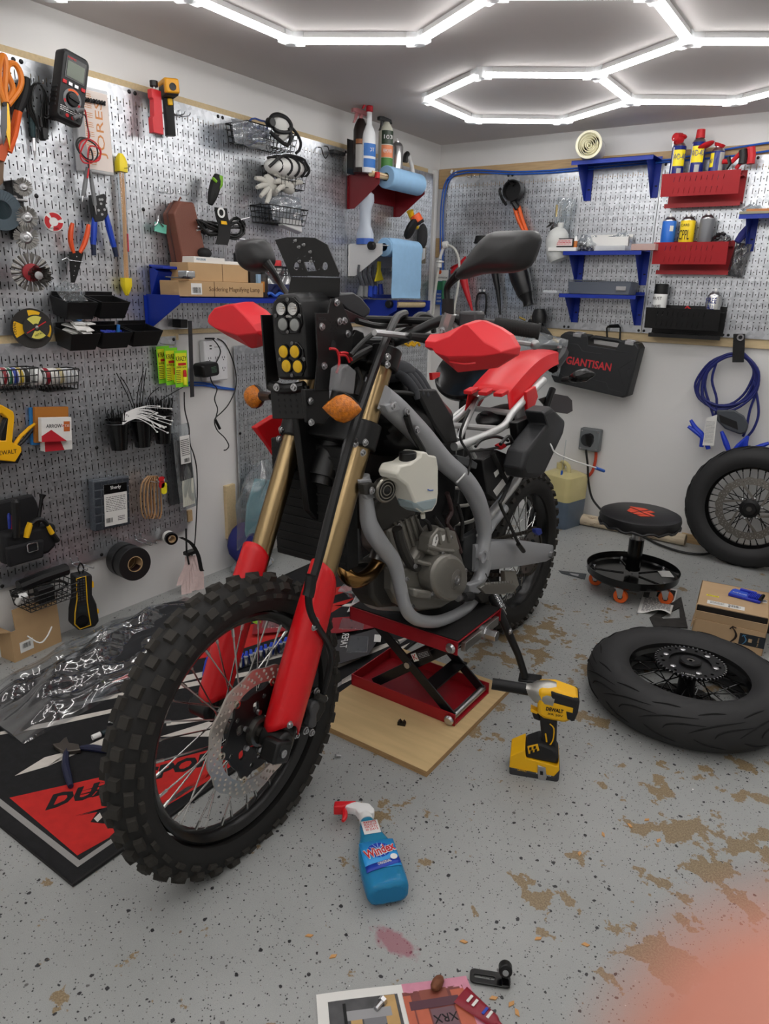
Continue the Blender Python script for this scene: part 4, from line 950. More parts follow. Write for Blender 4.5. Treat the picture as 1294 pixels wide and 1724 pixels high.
can(onred(667,.10),.031,.165,mat('bright aluminium',(206,206,206),.25,.9),'silver spray can behind the green spray bottle',nozzle=WHITE,bands=((.04,.046,0,360,INK),))
t=thing('scrub_brush','white angled brush handle with a black head on the red shelf','brush',at=L(695,290,.08))
mb=MB();mb.tube([(.09,L(695,296,.09).y,1.80),L(694,285,.09),L(690,270,.09),L(686,262,.09)],[.014,.011,.010,.016],10,4);put('handle',mb,WHITE,t)
mb=MB();mb.tube([L(686,259,.09),L(683,262,.09),L(682,273,.09)],.014,8,3);put('brush_head',mb,BLACK,t)
for x,n in((686,'left'),(697,'right')):
 mb=MB();mb.lathe([(.02,0),(.012,.014),(.016,.03),(.006,.034)],MX.Translation((.07,L(x,300,.07).y,1.794)),7);put('star_knob',mb,BLACK,None,'black star knob standing at the %s of the white brush handle'%n,'knob')
mb=MB();mb.box(.002,.075,.15,MX.Translation(L(592,265,.05)));put('black_sleeve',mb,GLOSS,None,'glossy black flat sleeve leaning left of the spray bottles','sleeve')
mb=MB();M=ML(563,258,.02);mb.box(.09,.016,.03,M,(0,0,.016));
for i in range(4):mb.box(.004,.02,.004,M,(-.035+.023*i,-.012,.03))
put('magnet_bar',mb,BLACK,None,'short black toothed bar hooked at the top left of the red shelf','rack',bev=.002)
# --- things under the red shelf
t=thing('clear_bottle','translucent bottle with a blue bottom standing on the white shelf','bottle',M=MX.Translation((.09,L(614,405,.09).y,1.479)))
mb=MB();mb.lathe([(.044,0),(.046,.01),(.046,.05),(.03,.09),(.03,.16),(.046,.2),(.044,.23),(.02,.25)],MX.Diagonal((1,.8,1,1)),24);put('bottle',mb,mat('frosted bottle',(214,224,236),.3,alpha=.7),t)
mb=MB();mb.lathe([(.047,.0),(.047,.028)],MX.Diagonal((1,.8,1,1)),24);put('blue_base',mb,mat('blue liquid',(66,104,190),.3),t)
t=thing('polisher_pads','yellow handled pad tool with a black disc hanging right of the white shelf','tool',at=L(690,380,.08))
mb=MB();mb.tube(spx([(690,355),(692,362),(697,375),(702,383)],.10),[.02,.016,.014,.012],10,3);put('handle',mb,mat('pad yellow',(236,196,30),.4),t)
mb=MB();M=frame(L(688,384,.12),(0,1,.55),(.4,-.3,.6));mb.lathe([(.05,0),(.056,.012),(.05,.022),(.01,.03)],M,28);put('black_pad',mb,MATTE,t)
mb=MB();mb.cyl(L(698,362,.12),L(705,374,.14),.028,n=18);put('orange_cup',mb,mat('bright orange',(240,96,40),.4),t,bev=.004)
mb=MB();mb.cyl(L(705,373,.14),L(707,377,.146),.026,n=18);put('cup_face',mb,MATTE,t)
mb=MB();M=ML(711,398,.035);mb.ball((0,0,0),(.03,.07,.03),12,8,M);put('steel_wool',mb,mat('dark crumpled net',(54,54,56),.8,bump=1.5,bs=200),None,'dark crumpled net bag hanging right of the black pad','net bag',sm=.9)
mb=MB();mb.box(.035,.012,.09,MX.Translation(L(712,430,.025)));put('steel_clamp',mb,mat('clamp steel',(150,140,124),.35,.9),None,'steel clamp hanging right of the blue paper towel','clamp',bev=.003)
t=thing('yellow_scraper','yellow plastic scraper hanging left of the blue paper towel','scraper',at=L(640,465,.06))
mb=MB();pxp(mb,[(637,440),(642,440),(641,455),(646,472),(632,474),(636,457)],'L',.09,.1);put('blade',mb,mat('scraper yellow',(226,206,40),.4),t,bev=.002)
for i in range(4):
 x=600+8*i
 t=thing('detail_brush',('leftmost grey handled detail brush in the row under the white shelf','second grey handled detail brush under the white shelf','third detail brush of the row, with blue bristles','rightmost detail brush of the row, blue')[i],'brush',at=L(x+6,470,.07),group='detail brushes under the white shelf')
 mb=MB();mb.tube(spx([(x+4,446),(x+3,462),(x+8,478),(x+8,484)],.08),[.006,.008,.007],8,3);put('handle',mb,mat('grey handle',(70,72,76),.5),t)
 mb=MB();mb.tube(spx([(x+8,482),(x+5,500)],.08),[.012,.018],8);put('bristles',mb,mat('blue bristle',(34,66,176),.8)if i>1 else mat('grey bristle',(120,122,124),.8,bump=1,bs=600),t)
t=thing('squeegee','blue squeegee brush hanging below the yellow scraper','brush',at=L(640,500,.08))
mb=MB();mb.tube(spx([(640,478),(641,495)],.09),[.012,.016],8);put('handle',mb,mat('navy plastic',(34,54,140),.4),t)
mb=MB();mb.box(.02,.15,.02,MX.Translation(L(643,499,.09)));put('head',mb,mat('navy plastic',(34,54,140),.4),t)
hook(ML(655,455,.012),.05,'dark double hook behind the hanging paper towel',two=True)
t=thing('tape_measure','yellow and black tape measure hooked below the blue dowel shelf','tape measure',at=L(703,535,.1))
mb=MB();mb.prism(rrect(.06,.07,.02,3),-.02,.02,ML(704,535,.035));put('case',mb,YEL,t,bev=.003)
mb=MB();mb.box(.03,.03,.042,ML(701,536,.035));put('black_badge',mb,BLACK,t)
for x,n in((690,'left'),(698,'right')):
 mb=MB();mb.tube(spx([(x-8,578),(x-2,582),(x+4,576),(x+8,582)],.03),.008,6,3);put('yellow_clip',mb,YEL,None,'%s yellow spring clip on the lower pegboard behind the handlebar'%n,'clip')
 # --- brown case, green clip, gloves
t=thing('zip_case','brown leatherette zip case hanging from a hook','case',at=L(305,440,.05))
M=frame(L(308,395,.05),(0,1,.10),(-.05,-.16,1))
lea=mat('brown leatherette',(112,66,52),.55,bump=.3,bs=300)
mb=MB();o=[(-.055,-.12),(.07,-.12),(.058,.02),(.045,.11),(-.02,.115),(-.06,.075)]
mb.rings([[M@V((x*k,y*k,z))for x,y in o]for z,k in((-.03,.96),(-.02,1),(.03,1),(.04,.95))]);put('body',mb,lea,t,bev=.004)
mb=MB();mb.tube([M@V((x*1.01,y*1.01,.002))for x,y in o],.0035,6,closed=True);put('zip',mb,mat('dark brown zip',(74,46,40),.6),t)
mb=MB();mb.tube(spx([(303,345),(301,338),(304,332)],.06),.003,6);put('loop',mb,lea,t)
hook(ML(300,325,.012),.06,'zinc hook that carries the brown zip case')
t=thing('bulldog_clip','pale green bulldog clip pinned left of the brown zip case','clip',at=L(270,380,.03))
mb=MB();mb.box(.052,.032,.004,ML(270,384,.04,-8));put('green_card',mb,mat('pale green film',(110,190,168),.3),t)
mb=MB();mb.tube([V(ML(267,376,.045)@V(q))for q in((-.02,-.01,0),(-.004,.004,.0),(0,.03,0),(.004,.004,0),(.02,-.01,0))],.003,6,3);put('spring',mb,CHROME,t)
hook(ML(272,322,.012),.05,'small double hook above the green bulldog clip',two=True)
t=thing('folded_glove','black and lime green grip glove stuck on a wire hook','glove',at=L(358,345,.05))
mb=MB();mb.tube(spx([(367,296),(363,310),(358,328),(354,344)],.07),[.016,.022,.02,.01],10,3);put('palm',mb,MATTE,t)
mb=MB();mb.tube(spx([(370,296),(369,310),(364,320)],.078),[.012,.014,.008],8,3);put('lime_edge',mb,mat('lime green',(120,176,44),.5),t)
mb=MB();mb.tube(spx([(358,300),(364,306)],.085),.006,6);put('lime_stripe',mb,mat('lime green',(120,176,44),.5),t)
hook(ML(350,325,.012),.08,'wire hook through the green and black glove')
for x,y in((546,258),(535,260)):
 mb=MB();mb.tube([V(ML(x,y,.012)@V(q))for q in((0,.03,0),(0,.025,.02),(0,0,.03),(.0,-.02,.045),(0,-.005,.06))],.0025,6,3)
 put('curved_hook',mb,DKSTEEL,None,'%s curved steel hook left of the red shelf'%('right' if x>540 else 'left'),'hook')
 # --- cable bundle in a strap
t=thing('cable_bundle','bundle of black cables and steel rods held in a black logo strap','cable bundle',at=L(375,380,.08))
rn=random.Random(8)
for i in range(7):
 P=spx([(335+rn.uniform(-6,4),372+rn.uniform(-4,10)),(352,380+rn.uniform(-8,8)),(375,378+i*1.6),(398,372+rn.uniform(-8,12)),(410+rn.uniform(-4,4),384+rn.uniform(-6,8)),(396,398+rn.uniform(-3,5)),(372,392+rn.uniform(-4,4)),(350,396+rn.uniform(-5,3))],.08+.004*i)
 mb=MB();mb.tube(P,.0045,6,4,closed=True);put('cable',mb,BLACKW,t)
for a,b in(((330,388),(420,366)),((332,382),(405,378)),((345,395),(416,404))):
 mb=MB();mb.cyl(L(*a,.09),L(*b,.09),.0035,n=6);put('steel_rod',mb,STEEL,t)
mb=MB();P=spx([(371,350),(373,366),(377,380),(376,398),(372,412)],.115);w_=V((.006,.026,0));R=spline(P,3)
mb.rings([[p-w_,p+w_,p+w_+V((.003,0,0)),p-w_+V((.003,0,0))]for p in R]);put('strap',mb,MATTE,t)
mb=MB();mb.lathe([(.019,0),(.019,.002),(.012,.002),(.012,0)],frame(L(372,358,.12),(0,1,0),(0,0,1)),20,False);put('white_ring',mb,WHITE,t)
mb=MB();mb.box(.03,.012,.002,ML(377,375,.12));put('yellow_badge',mb,YEL,t)
hook(ML(353,353,.012),.09,'zinc hook that carries the cable bundle')
# --- baskets and what lies in them
basket(ML(425,250,.012),.30,.12,.065,'topmost wire basket with clear wrapped goggles',nx=13,nz=4)
basket(ML(462,320,.012),.16,.12,.085,'wire basket filled with grey work gloves',nx=7,nz=4)
basket(ML(455,378,.012),.25,.11,.065,'lowest wire basket holding a clear wrapped paper pack',nx=11,nz=4)
film('wrapped_goggles',ML(415,252,.075)@RX(-10),.2,.085,.07,'crinkled clear bag of safety goggles in the top basket',m=filmmat('crinkled film',(214,220,226),.10,.12,.22),seed=13)
t=thing('goggles','blue tinted goggles showing through the clear bag in the top basket','goggles',at=L(430,235,.09))
mb=MB();mb.tube([V(ML(430,214,.09)@V(q))for q in((-.07,-.02,.0),(-.04,.02,.02),(0,.02,.03),(.04,.02,.02),(.07,-.02,0))],.004,6,3);put('frame',mb,mat('blue clear rim',(70,86,140),.2),t)
for sx in(-1,1):
 mb=MB();mb.prism(rrect(.06,.045,.02,3,sx*.035,-.005),0,.002,ML(430,216,.115));put('lens',mb,mat('tinted lens',(90,104,150),.05,alpha=.5),t)
t=thing('dust_respirator','white dust mask on a black head harness hanging over the wire baskets','respirator',at=L(480,290,.1))
harness=mat('black strap rubber',(24,24,26),.55)
for pts,r in(([(456,208),(455,200),(460,194),(470,193),(482,199),(490,211),(486,222),(470,222),(460,216)],.008),([(490,214),(500,226),(506,240),(504,252),(498,258)],.006),([(455,222),(470,236),(484,244),(490,230),(486,215)],.008)):
 mb=MB();mb.tube(spx(pts,.14),r,8,4);put('harness',mb,harness,t)
mb=MB();M=ML(455,206,.14);mb.cyl(M@V((0,0,-.012)),M@V((0,0,.014)),.018,n=18);put('valve',mb,BLACK,t,bev=.003)
mb=MB();mb.ball((0,0,0),(.05,.058,.02),14,8,ML(474,212,.12,-15));put('white_filter',mb,mat('white filter cloth',(222,222,218),.9),t,sm=.9)
t=thing('ribbed_mask','white dust mask with black ribs lying on the glove basket','mask',at=L(480,295,.08))
M=frame(L(480,283,.10),(0,1,.1),(0,0,1))
mb=MB();mb.ball((0,0,0),(.115,.042,.06),18,10,M@RZ(-4));put('mask_cloth',mb,mat('white filter cloth',(222,222,218),.9),t,sm=.9)
for i in range(5):
 x=-.085+.042*i;mb=MB();mb.tube([V(M@RZ(-4)@V((x+.02*math.sin(a),.044*math.sqrt(max(.05,1-(x/.118)**2))*math.cos(a),.064*math.sqrt(max(.05,1-(x/.118)**2))*math.sin(a))))for a in[rad(-20+16*k)for k in range(11)]],.0055,6);put('rib',mb,harness,t)
mb=MB();mb.tube([V(M@RZ(-4)@V(q))for q in((-.12,-.01,.02),(-.08,.03,.05),(0,.046,.03),(.08,.036,.04),(.115,.0,.02))],.006,6,3);put('rim',mb,harness,t)
rn=random.Random(21)
for i in range(2):
 t=thing('work_glove',('grey work glove hanging out at the left of the glove basket','grey work glove lying at the right of the glove basket')[i],'glove',at=L(455+25*i,320,.08))
 gl=mat('grey glove cloth',(196,194,186),.9,bump=.4,bs=200);M=frame(L(456+26*i,312,.08+.02*i),(0,1,-.2),(0,.1,1))@RZ(-35+20*i)
 mb=MB();mb.ball((0,0,0),(.05,.03,.025),12,8,M);put('palm',mb,gl,t,sm=.9)
 for k in range(4):
  a=rad(-150+24*k-60*i);mb=MB();d=V((math.cos(a),math.sin(a),.1*k));mb.tube([M@(d*.025),M@(d*.06),M@(d*.085+V((0,-.012,0)))],[.012,.0115,.008],8);put('finger',mb,gl,t,sm=.9)
 mb=MB();mb.tube([M@V((.02,.02,.01)),M@V((.045,.045,.02)),M@V((.06,.05,.02))],[.012,.011,.008],8);put('thumb',mb,gl,t,sm=.9)
M=frame(L(487,366,.08),(0,1,.0),(-.3,-.15,1))
mb=MB();mb.box(.12,.11,.03,M@RZ(-12));put('paper_pack',mb,mat('grey paper pack',(198,198,198),.7),None,'grey paper pack leaning in the lowest wire basket','pack',bev=.004)
film('clear_wrap',frame(L(478,376,.06),(0,1,0),(0,0,1))@RX(-12),.2,.11,.05,'shiny crumpled clear wrap over the paper pack in the lowest basket',m=filmmat('crinkled film',(214,220,226),.10,.12,.22),seed=17)
mb=MB();pxp(mb,[(486,322),(490,322),(489,395),(485,395)],'L',-.004,.008);put('wood_spacer',mb,OAK,None,'narrow wood strip seen in the seam between two pegboards','strip')
# --- long blue shelf and its load
SZ=1.222
t=thing('long_shelf','long blue steel shelf loaded with cardboard boxes behind the bike mirror','shelf',at=(.1,-1.7,SZ-.1))
mb=MB();mb.bx((.014,-2.135,SZ-.003),(.20,-1.10,SZ));mb.bx((.197,-2.135,SZ-.022),(.20,-1.10,SZ));put('shelf_board',mb,BLUESH,t,sm=0)
for y in(-2.135,-1.1):
 o=[(.014,SZ+.005),(.2,SZ+.005),(.2,SZ-.025),(.03,SZ-.118),(.014,SZ-.118)]
 mb=MB();mb.rings([[V((x,y-.0012,q))for x,q in o],[V((x,y+.0012,q))for x,q in o]]);b=put('bracket',mb,BLUESH,t,sm=0)
 mb=MB();mb.bx((.014,y-.014,SZ-.118),(.0155,y+.014,SZ));put('bracket_flange',mb,BLUESH,b,sm=0)
t=thing('folded_blue_tray','folded blue steel tray standing behind the boxes on the long shelf','tray',at=(.06,-2.0,SZ))
mb=MB();mb.rings([[V((x,y,z))for x,z in((.02,SZ),(.024,SZ),(.07,SZ+.085),(.024,SZ+.11),(.02,SZ+.11))]for y in(-2.12,-1.62)]);mb.bx((.02,-2.12,SZ+.095),(.10,-1.62,SZ+.105));put('sheet',mb,BLUESH,t,sm=0,bev=.002)
def shelfbox(y0,y1,d0,d1,z0,h,yaw,label,m=KRAFT,name='cardboard_box'):
 M=T((d0+d1)/2,(y0+y1)/2,z0)@RZ(90+yaw);t=thing(name,label,'box',M=M);w=y1-y0;dp=d1-d0
 mb=MB();mb.box(w,dp,h,c=(0,0,h/2));put('carton',mb,m,t,sm=0,bev=.0015)
 return t,w,dp,h
t,w_,dp,h=shelfbox(-2.12,-1.70,.08,.19,SZ+.0005,.055,-2,'long brown box lettered for a magnifying lamp, lowest on the long shelf')
text('Soldering Magnifying Lamp',T(.06,-dp/2-.0004,h/2)@RX(90),.017,mat('brown print',(92,66,44),.8),t,wd=.26)
c=card(.05,.04,T(-.13,-dp/2-.0002,h*.5)@RX(90),PAPER,t,'barcode_sticker');barcode(T(-.13,-dp/2-.0008,h*.42)@RX(90),.038,.02,c)
mb=MB();mb.box(.002,.001,h,c=(-.045,-dp/2-.0004,h/2));put('tape_seam',mb,mat('brown print',(92,66,44),.8),t)
t,w_,dp,h=shelfbox(-2.055,-1.755,.06,.165,SZ+.056,.065,-1,'plain brown box stacked on the magnifying lamp box')
mb=MB();mb.box(.0015,.001,h,c=(.015,-dp/2-.0004,h/2));put('tape_seam',mb,mat('brown print',(92,66,44),.8),t)
t,w_,dp,h=shelfbox(-2.02,-1.86,.06,.15,SZ+.1215,.022,2,'flat white box on top of the plain brown box',PAPER)
text('VIVOSUN',T(-.045,-dp/2-.0004,h*.55)@RX(90),.008,mat('teal print',(60,110,140),.7),t)
t,w_,dp,h=shelfbox(-1.86,-1.76,.07,.15,SZ+.1215,.012,-6,'thin white tray on the right end of the plain brown box',WHITE,'white_tray')
mb=MB();mb.box(.05,.04,.024,T(.21,-2.105,SZ+.078));put('metal_clip',mb,CHROME,None,'small metal clamp on the left end of the magnifying lamp box','clamp',bev=.004)
mb=MB();mb.cyl((.21,-2.2,SZ+.066),(.21,-2.08,SZ+.064),.0025,n=6);put('clamp_rod',mb,DKSTEEL,None,'thin rod sticking out left of the small metal clamp','rod')
mb=MB();mb.ball((.1,-1.92,SZ+.16),(.03,.03,.02),12,6);put('black_lump',mb,MATTE,None,'black rounded knob behind the flat white box','knob',sm=.9)
P0=lambda x,d:(d,L(x,480,d).y,SZ+.0005)
t=can(P0(443,.15),.02,.075,mat('dark bottle',(40,32,26),.3),'small dark bottle with an amber label on the long blue shelf',top=BLACK,cap=(BLACK,.012),bands=((.02,.062,150,400,mat('amber label',(186,120,44),.5)),),cat='bottle',name='small_bottle',yaw=-70)
for i,(x,d,w_,h,m,n)in enumerate(((412,.10,.07,.17,BLACK,'tall black box right of the brown boxes'),(402,.06,.09,.10,BLUESH,'blue box behind the brown boxes'),(424,.12,.07,.12,mat('dark printed card',(50,44,40),.6),'dark printed box left of the small bottle'),(433,.13,.05,.09,mat('pale blue card',(150,180,206),.6),'pale blue picture box beside the small bottle'),(418,.16,.08,.03,MATTE,'low black box in front of the dark box'))):
 p=P0(x,d);mb=MB();mb.box(.05,w_,h,T(*p)@RZ(-8+5*i),(0,0,h/2));put('shelf_box',mb,m,None,n+' on the long shelf','box',bev=.0015)
film('dark_bag',T(.12,L(470,480,.12).y,SZ)@RZ(90),.26,.14,.1,'dark wrapped bag lying right of the small bottle on the long shelf',m=filmmat('grey film',(120,122,126),.12,.15,.4),seed=23)
mb=MB();mb.tube([(.17,L(450+3*i,490,.17).y,SZ+.012+.006*math.sin(i*1.1))for i in range(12)],.006,6,3);put('blue_cable',mb,BLUECORD,None,'blue cord lying in front of the dark wrapped bag','cord')
t=can(P0(463,.05),.03,.13,mat('dark can print',(36,36,38),.35),'dark spray can lying tilted behind the bike mirror',top=STEEL,cap=(REDW,.02),bands=((.05,.12,0,360,mat('silver print',(176,176,172),.4)),))
for x,dd in((460,.05),):
 basket(ML(470,470,.012),.18,.1,.05,'wire basket hidden behind the bike dashboard plate',nx=8)
# ------------ things of the back wall and the corner
def bpx(pts,d):return[B(x,y,d)for x,y in pts]
for k in(0,1):
 o=4*k
 mb=MB();mb.tube(bpx([(742+o,548),(741+o,480),(741+o,400),(742+o,350),(747+o,315),(756+o,298),(770+o,289+o),(800,286+o),(860,289+o),(905,288+o),(950,285+o),(1040,276+o),(1130,268+o),(1230,250+3.2*o),(1294,240+3.5*o),(1340,234+3.5*o)],.017),.0042,8,3)
 put('network_cable',mb,BLUECORD,None,'%s of the two blue cables running along the oak strip and down the corner'%('upper','lower')[k],'cable')
for x,y in((760,289),(767,290),):
 mb=MB();mb.box(.012,.02,.008,MBk(x,y,.014,-25));put('cable_clip',mb,WHITE,None,'%s white cable clip on the blue cables at the corner'%('left' if x<764 else 'right'),'clip',bev=.002)
for x in(794,808):hook(MBk(x,298,.012,20),.07,'%s thin zinc hook at the top left of the back wall'%('left' if x<800 else 'right'))
t=thing('strap_wrench','black strap wrench with an orange handle hanging on the back wall','wrench',at=B(870,330,.04))
M=MBk(867,322,.03)
mb=MB();mb.lathe([(.054,0),(.054,.05),(.048,.05),(.048,.012),(.006,.012)],M,28,False);put('cup',mb,BLACK,t)
mb=MB();mb.lathe([(.049,.008),(.02,.010),(.001,.010)],M,24);put('face',mb,MATTE,t)
mb=MB();mb.tube(bpx([(852,345),(845,335),(841,322),(843,317)],.05),.008,6,3);mb.tube(bpx([(864,312),(858,306),(855,304)],.06),.008,6);put('strap',mb,BLACK,t)
mb=MB();mb.tube(bpx([(863,338),(872,352)],.05),.018,8);put('collar',mb,BLACK,t)
for k in(0,1):
 mb=MB();mb.tube(bpx([(866+7*k,350-2*k),(872+7*k,370),(880+5*k,386),(886+2*k,398)],.05),.0105,8,3);put('arm',mb,ORANGE,t)
t=thing('bottle_holder','black tapering bottle shaped holder hanging below the strap wrench','holder',at=B(885,500,.06))
mb=MB();mb.tube(bpx([(868,440),(876,470),(884,495)],.07),[.058,.056,.045],18);mb.tube(bpx([(884,495),(888,505),(890,514)],.07),[.045,.03,.03],14);put('body',mb,mat('black satin tube',(20,20,22),.3),t)
def funnel(px,d,r0,r1,m,label,wide=None):
 t=thing('funnel',label,'funnel',at=B(*px[-1],d));P=bpx(px,d)
 mb=MB();mb.tube(P,[r0]+[r0+(r1-r0)*i/(len(P)-1)for i in range(1,len(P))],18);put('cone',mb,m,t)
 if wide:mb=MB();q=(P[1]-P[0]).normalized();mb.tube([P[0]-q*.03,P[0]],[wide,r0],18);put('mouth',mb,m,t)
rf=mat('red funnel',(188,24,36),.35)
funnel([(776,455),(785,490),(795,524)],.05,.03,.006,rf,'red funnel hanging beside the carded tube near the corner',.06)
mb=MB();mb.rings([[B(x,y,.03)for x,y in((757,459),(783,436),(786,448),(760,470))],[B(x,y,.10)for x,y in((757,457),(783,430),(789,444),(766,474))]]);put('red_scoop',mb,rf,None,'flat red scoop behind the top of the red funnel','scoop',bev=.004)
funnel([(832,455),(838,490),(842,530)],.05,.022,.006,mat('black funnel',(26,27,29),.4),'long thin black funnel behind the left mirror',.036)
mb=MB();mb.lathe([(.05,0),(.042,.04),(.0,.04)],MX.Translation(B(812,410,.07)),20);put('black_funnel_mouth',mb,MATTE,None,'black round cup seen left of the mirror','cup')
M=MBk(744,484,.02)
t=thing('gasket_card','blue and white blister card of gasket maker in the corner','card',M=M)
mb=MB();mb.box(.082,.20,.002);put('card',mb,mat('card blue',(34,78,160),.5),t,sm=0)
mb=MB();mb.box(.082,.062,.0008,T(0,.069,.0015));put('white_header',mb,PAPER,t,sm=0)
mb=MB();mb.lathe([(.012,0),(.012,.0008)],T(-.02,.088,.0015),16);put('logo',mb,ORANGE,t)
text('Permatex',T(-.002,.058,.0022),.014,INK,t,wd=.072)
mb=MB();mb.box(.04,.05,.0008,T(-.016,.01,.0015));put('green_patch',mb,mat('card green',(42,120,80),.5),t,sm=0)
for i in range(3):lines(T(-.018,-.04-.02*i,.0016),.03,.012,2,t,PAPER,seed=i)
mb=MB();mb.tube([(.022,.04,.014),(.022,-.06,.014),(.022,-.085,.010)],[.014,.014,.004],10);put('tube',mb,mat('green tube',(60,130,96),.4),t)
t=thing('fluid_pump','white hand pump with a clear curved hose in the corner','pump',at=B(740,440,.1))
mb=MB();mb.tube(bpx([(739,450),(740,438)],.12),.016,12);mb.tube(bpx([(740,442),(740,440)],.12),.026,14);mb.tube(bpx([(740,436),(744,422),(749,413)],.12),.009,10);mb.tube(bpx([(747,413),(753,411)],.12),[.022,.018],12);put('pump_head',mb,mat('pump white',(226,226,222),.4),t)
mb=MB();mb.tube(bpx([(752,412),(764,418),(771,432),(773,452),(771,480),(767,505),(763,530)],.12),.007,8,4);put('hose',mb,mat('milky hose',(222,222,214),.3,alpha=.7),t)
mb=MB();mb.tube(bpx([(738,450),(735,470),(731,500),(728,530)],.12),.008,8);put('dip_tube',mb,mat('milky hose',(222,222,214),.3,alpha=.7),t)
t=thing('wire_loop_tool','dark wire loop hanging on two studs behind the mirror stem','tool',at=B(810,510,.02))
mb=MB();mb.tube(bpx([(804,530),(801,515),(803,500),(806,494),(816,494),(818,502),(818,515),(816,530)],.03),.006,8,3);put('loop',mb,BLACK,t)
for x in(808,815):
 mb=MB();mb.cyl(B(x,489,.0),B(x,489,.02),.007,n=10);put('stud',mb,CHROME,t)
t=thing('air_gun','black air tool with brass fittings hanging at the bottom of the back pegboard','air tool',at=B(915,570,.06))
mb=MB();mb.tube(bpx([(908,520),(908,532),(908,545)],.07),[.03,.045,.04],14);put('cap',mb,BLACK,t,bev=.003)
mb=MB();mb.tube(bpx([(890,540),(908,550),(920,562),(930,572)],.07),[.012,.022,.02,.012],10,3);put('body',mb,BLACK,t)
mb=MB();mb.tube(bpx([(928,569),(940,576)],.07),[.01,.008],10);put('fitting',mb,mat('brass',(196,164,88),.3,1),t)
mb=MB();mb.tube(bpx([(874,534),(884,539)],.07),.006,8);put('nozzle',mb,mat('brass',(196,164,88),.3,1),t)
film('clear_sheet',frame(B(905,620,.12),(1,0,-.2),(0,0,1)),.3,.2,.12,'crumpled clear plastic sheet on the wall behind the left grip',seed=31)
film('screw_bag',MBk(940,398,.02,-10),.10,.19,.03,'clear zip bag of dark screws hanging on the back wall',seed=33)
rn=random.Random(33)
for i in range(14):
 p=B(934+rn.uniform(-9,14),380+rn.uniform(-7,6),.035);d=V((rn.uniform(-1,1),rn.uniform(-.3,.3),rn.uniform(-1,1))).normalized()
 mb=MB();mb.tube([p,p+d*.004,p+d*.03],[.006,.006,.003],6);put('screw',mb,mat('dark screw',(70,68,66),.4,.7),None,'dark screw in the clear zip bag on the back wall','screw','screws in the zip bag')
mb=MB();mb.cyl(B(937,345,.035),B(936,365,.035),.006,n=8);put('brass_bit',mb,mat('brass',(196,164,88),.3,1),None,'small brass bit at the top of the zip bag of screws','bit')
t=thing('oil_bottle','white plastic oil bottle hanging half behind the middle blue shelf','bottle',at=B(938,430,.08))
mb=MB();mb.tube(bpx([(944,375),(943,384)],.09),.016,12);put('neck',mb,MILKY,t)
mb=MB();mb.tube(bpx([(943,383),(941,392),(938,405),(936,418),(940,430),(942,438)],.09),[.02,.05,.06,.055,.06,.05],16,3);put('body',mb,MILKY,t)
# --- blue shelves
def shelf(x0,x1,z,dep,label,br=.15):
 t=thing('steel_shelf',label,'shelf',at=((x0+x1)/2,-.1,z-.1))
 mb=MB();mb.bx((x0,-dep,z-.002),(x1,-.012,z));mb.bx((x0,-dep,z-.02),(x1,-dep+.002,z));mb.bx((x0,-.016,z),(x1,-.014,z+.016));put('shelf_board',mb,BLUESH,t,sm=0)
 for x in(x0+.03,x1-.03):
  o=[(-.012,z-.001),(-dep+.01,z-.001),(-dep+.01,z-.02),(-.03,z-br),(-.012,z-br)]
  mb=MB();mb.rings([[V((x-.001,y,q))for y,q in o],[V((x+.001,y,q))for y,q in o]]);b=put('bracket',mb,BLUESH,t,sm=0)
  mb=MB();mb.bx((x,-.014,z-br),(x+.03,-.0125,z));put('bracket_flange',mb,BLUESH,b,sm=0)
  mb=MB();mb.bx((x+.01,-.016,z-br+.05),(x+.022,-.0135,z-br+.056));put('slot',mb,MATTE,b,sm=0)
 return t
shelf(.862,1.262,1.906,.175,'top blue shelf of the back wall with the white roll on it',.17)
shelf(.862,1.262,1.482,.17,'middle blue shelf of the back wall with small parts in bags',.16)
shelf(.862,1.262,1.272,.17,'lowest of the three blue shelves, with a grey tray on it',.15)
shelf(1.675,2.075,1.632,.17,'blue shelf at the right edge of the back wall',.15)
M=T(.935,-.12,1.906+.062)@RZ(12)@RX(90)
t=thing('foam_roll','cream coloured roll of bags lying on the top blue shelf','roll',M=M)
cream=mat('cream film',(226,222,196),.5)
mb=MB();mb.lathe([(.062,-.085),(.062,.085)],n=36,caps=False);mb.lathe([(.045,-.02),(.045,.03)],n=30,caps=False);put('outer_layer',mb,mat('clear white film',(224,224,220),.3,alpha=.85),t)
mb=MB();R=[]
for i in range(150):
 a=i*.25;r=.004+.056*i/150+.0015*math.sin(a*1.7);R.append([V((r*math.cos(a),r*math.sin(a),.084)),V((r*math.cos(a),r*math.sin(a),-.08))])
mb.rings(R,close=False,caps=False);put('wound_film',mb,cream,t,solid=.0012)
mb=MB();mb.lathe([(.062,.07),(.063,.087),(.053,.089),(.05,.082)],n=36,caps=False);put('rim',mb,cream,t)
z2=1.4825
t,w_,dp,h=None,0,0,0
def sbox(x,d,w_,dp,h,z,m,label,yaw=0,name='small_box',cat='box',bev=.001):
 p=B(x,400,d);t=thing(name,label,cat,M=T(p.x,-d,z)@RZ(yaw));mb=MB();mb.box(w_,dp,h,c=(0,0,h/2));put('carton',mb,m,t,sm=0,bev=bev);return t
sbox(952,.11,.15,.09,.018,z2,PAPER,'flat white box under the dark matchbox on the middle shelf',3)
t=sbox(951,.115,.11,.05,.045,z2+.0185,mat('dark box',(36,32,32),.5),'dark box with a white label on the middle blue shelf',2)
mb=MB();mb.box(.098,.001,.032,c=(0,-.0256,.024));put('white_label',mb,mat('pinkish label',(226,206,204),.6),t,sm=0);lines(T(0,-.0262,.024)@RX(90),.085,.022,3,t,REDW,seed=5)
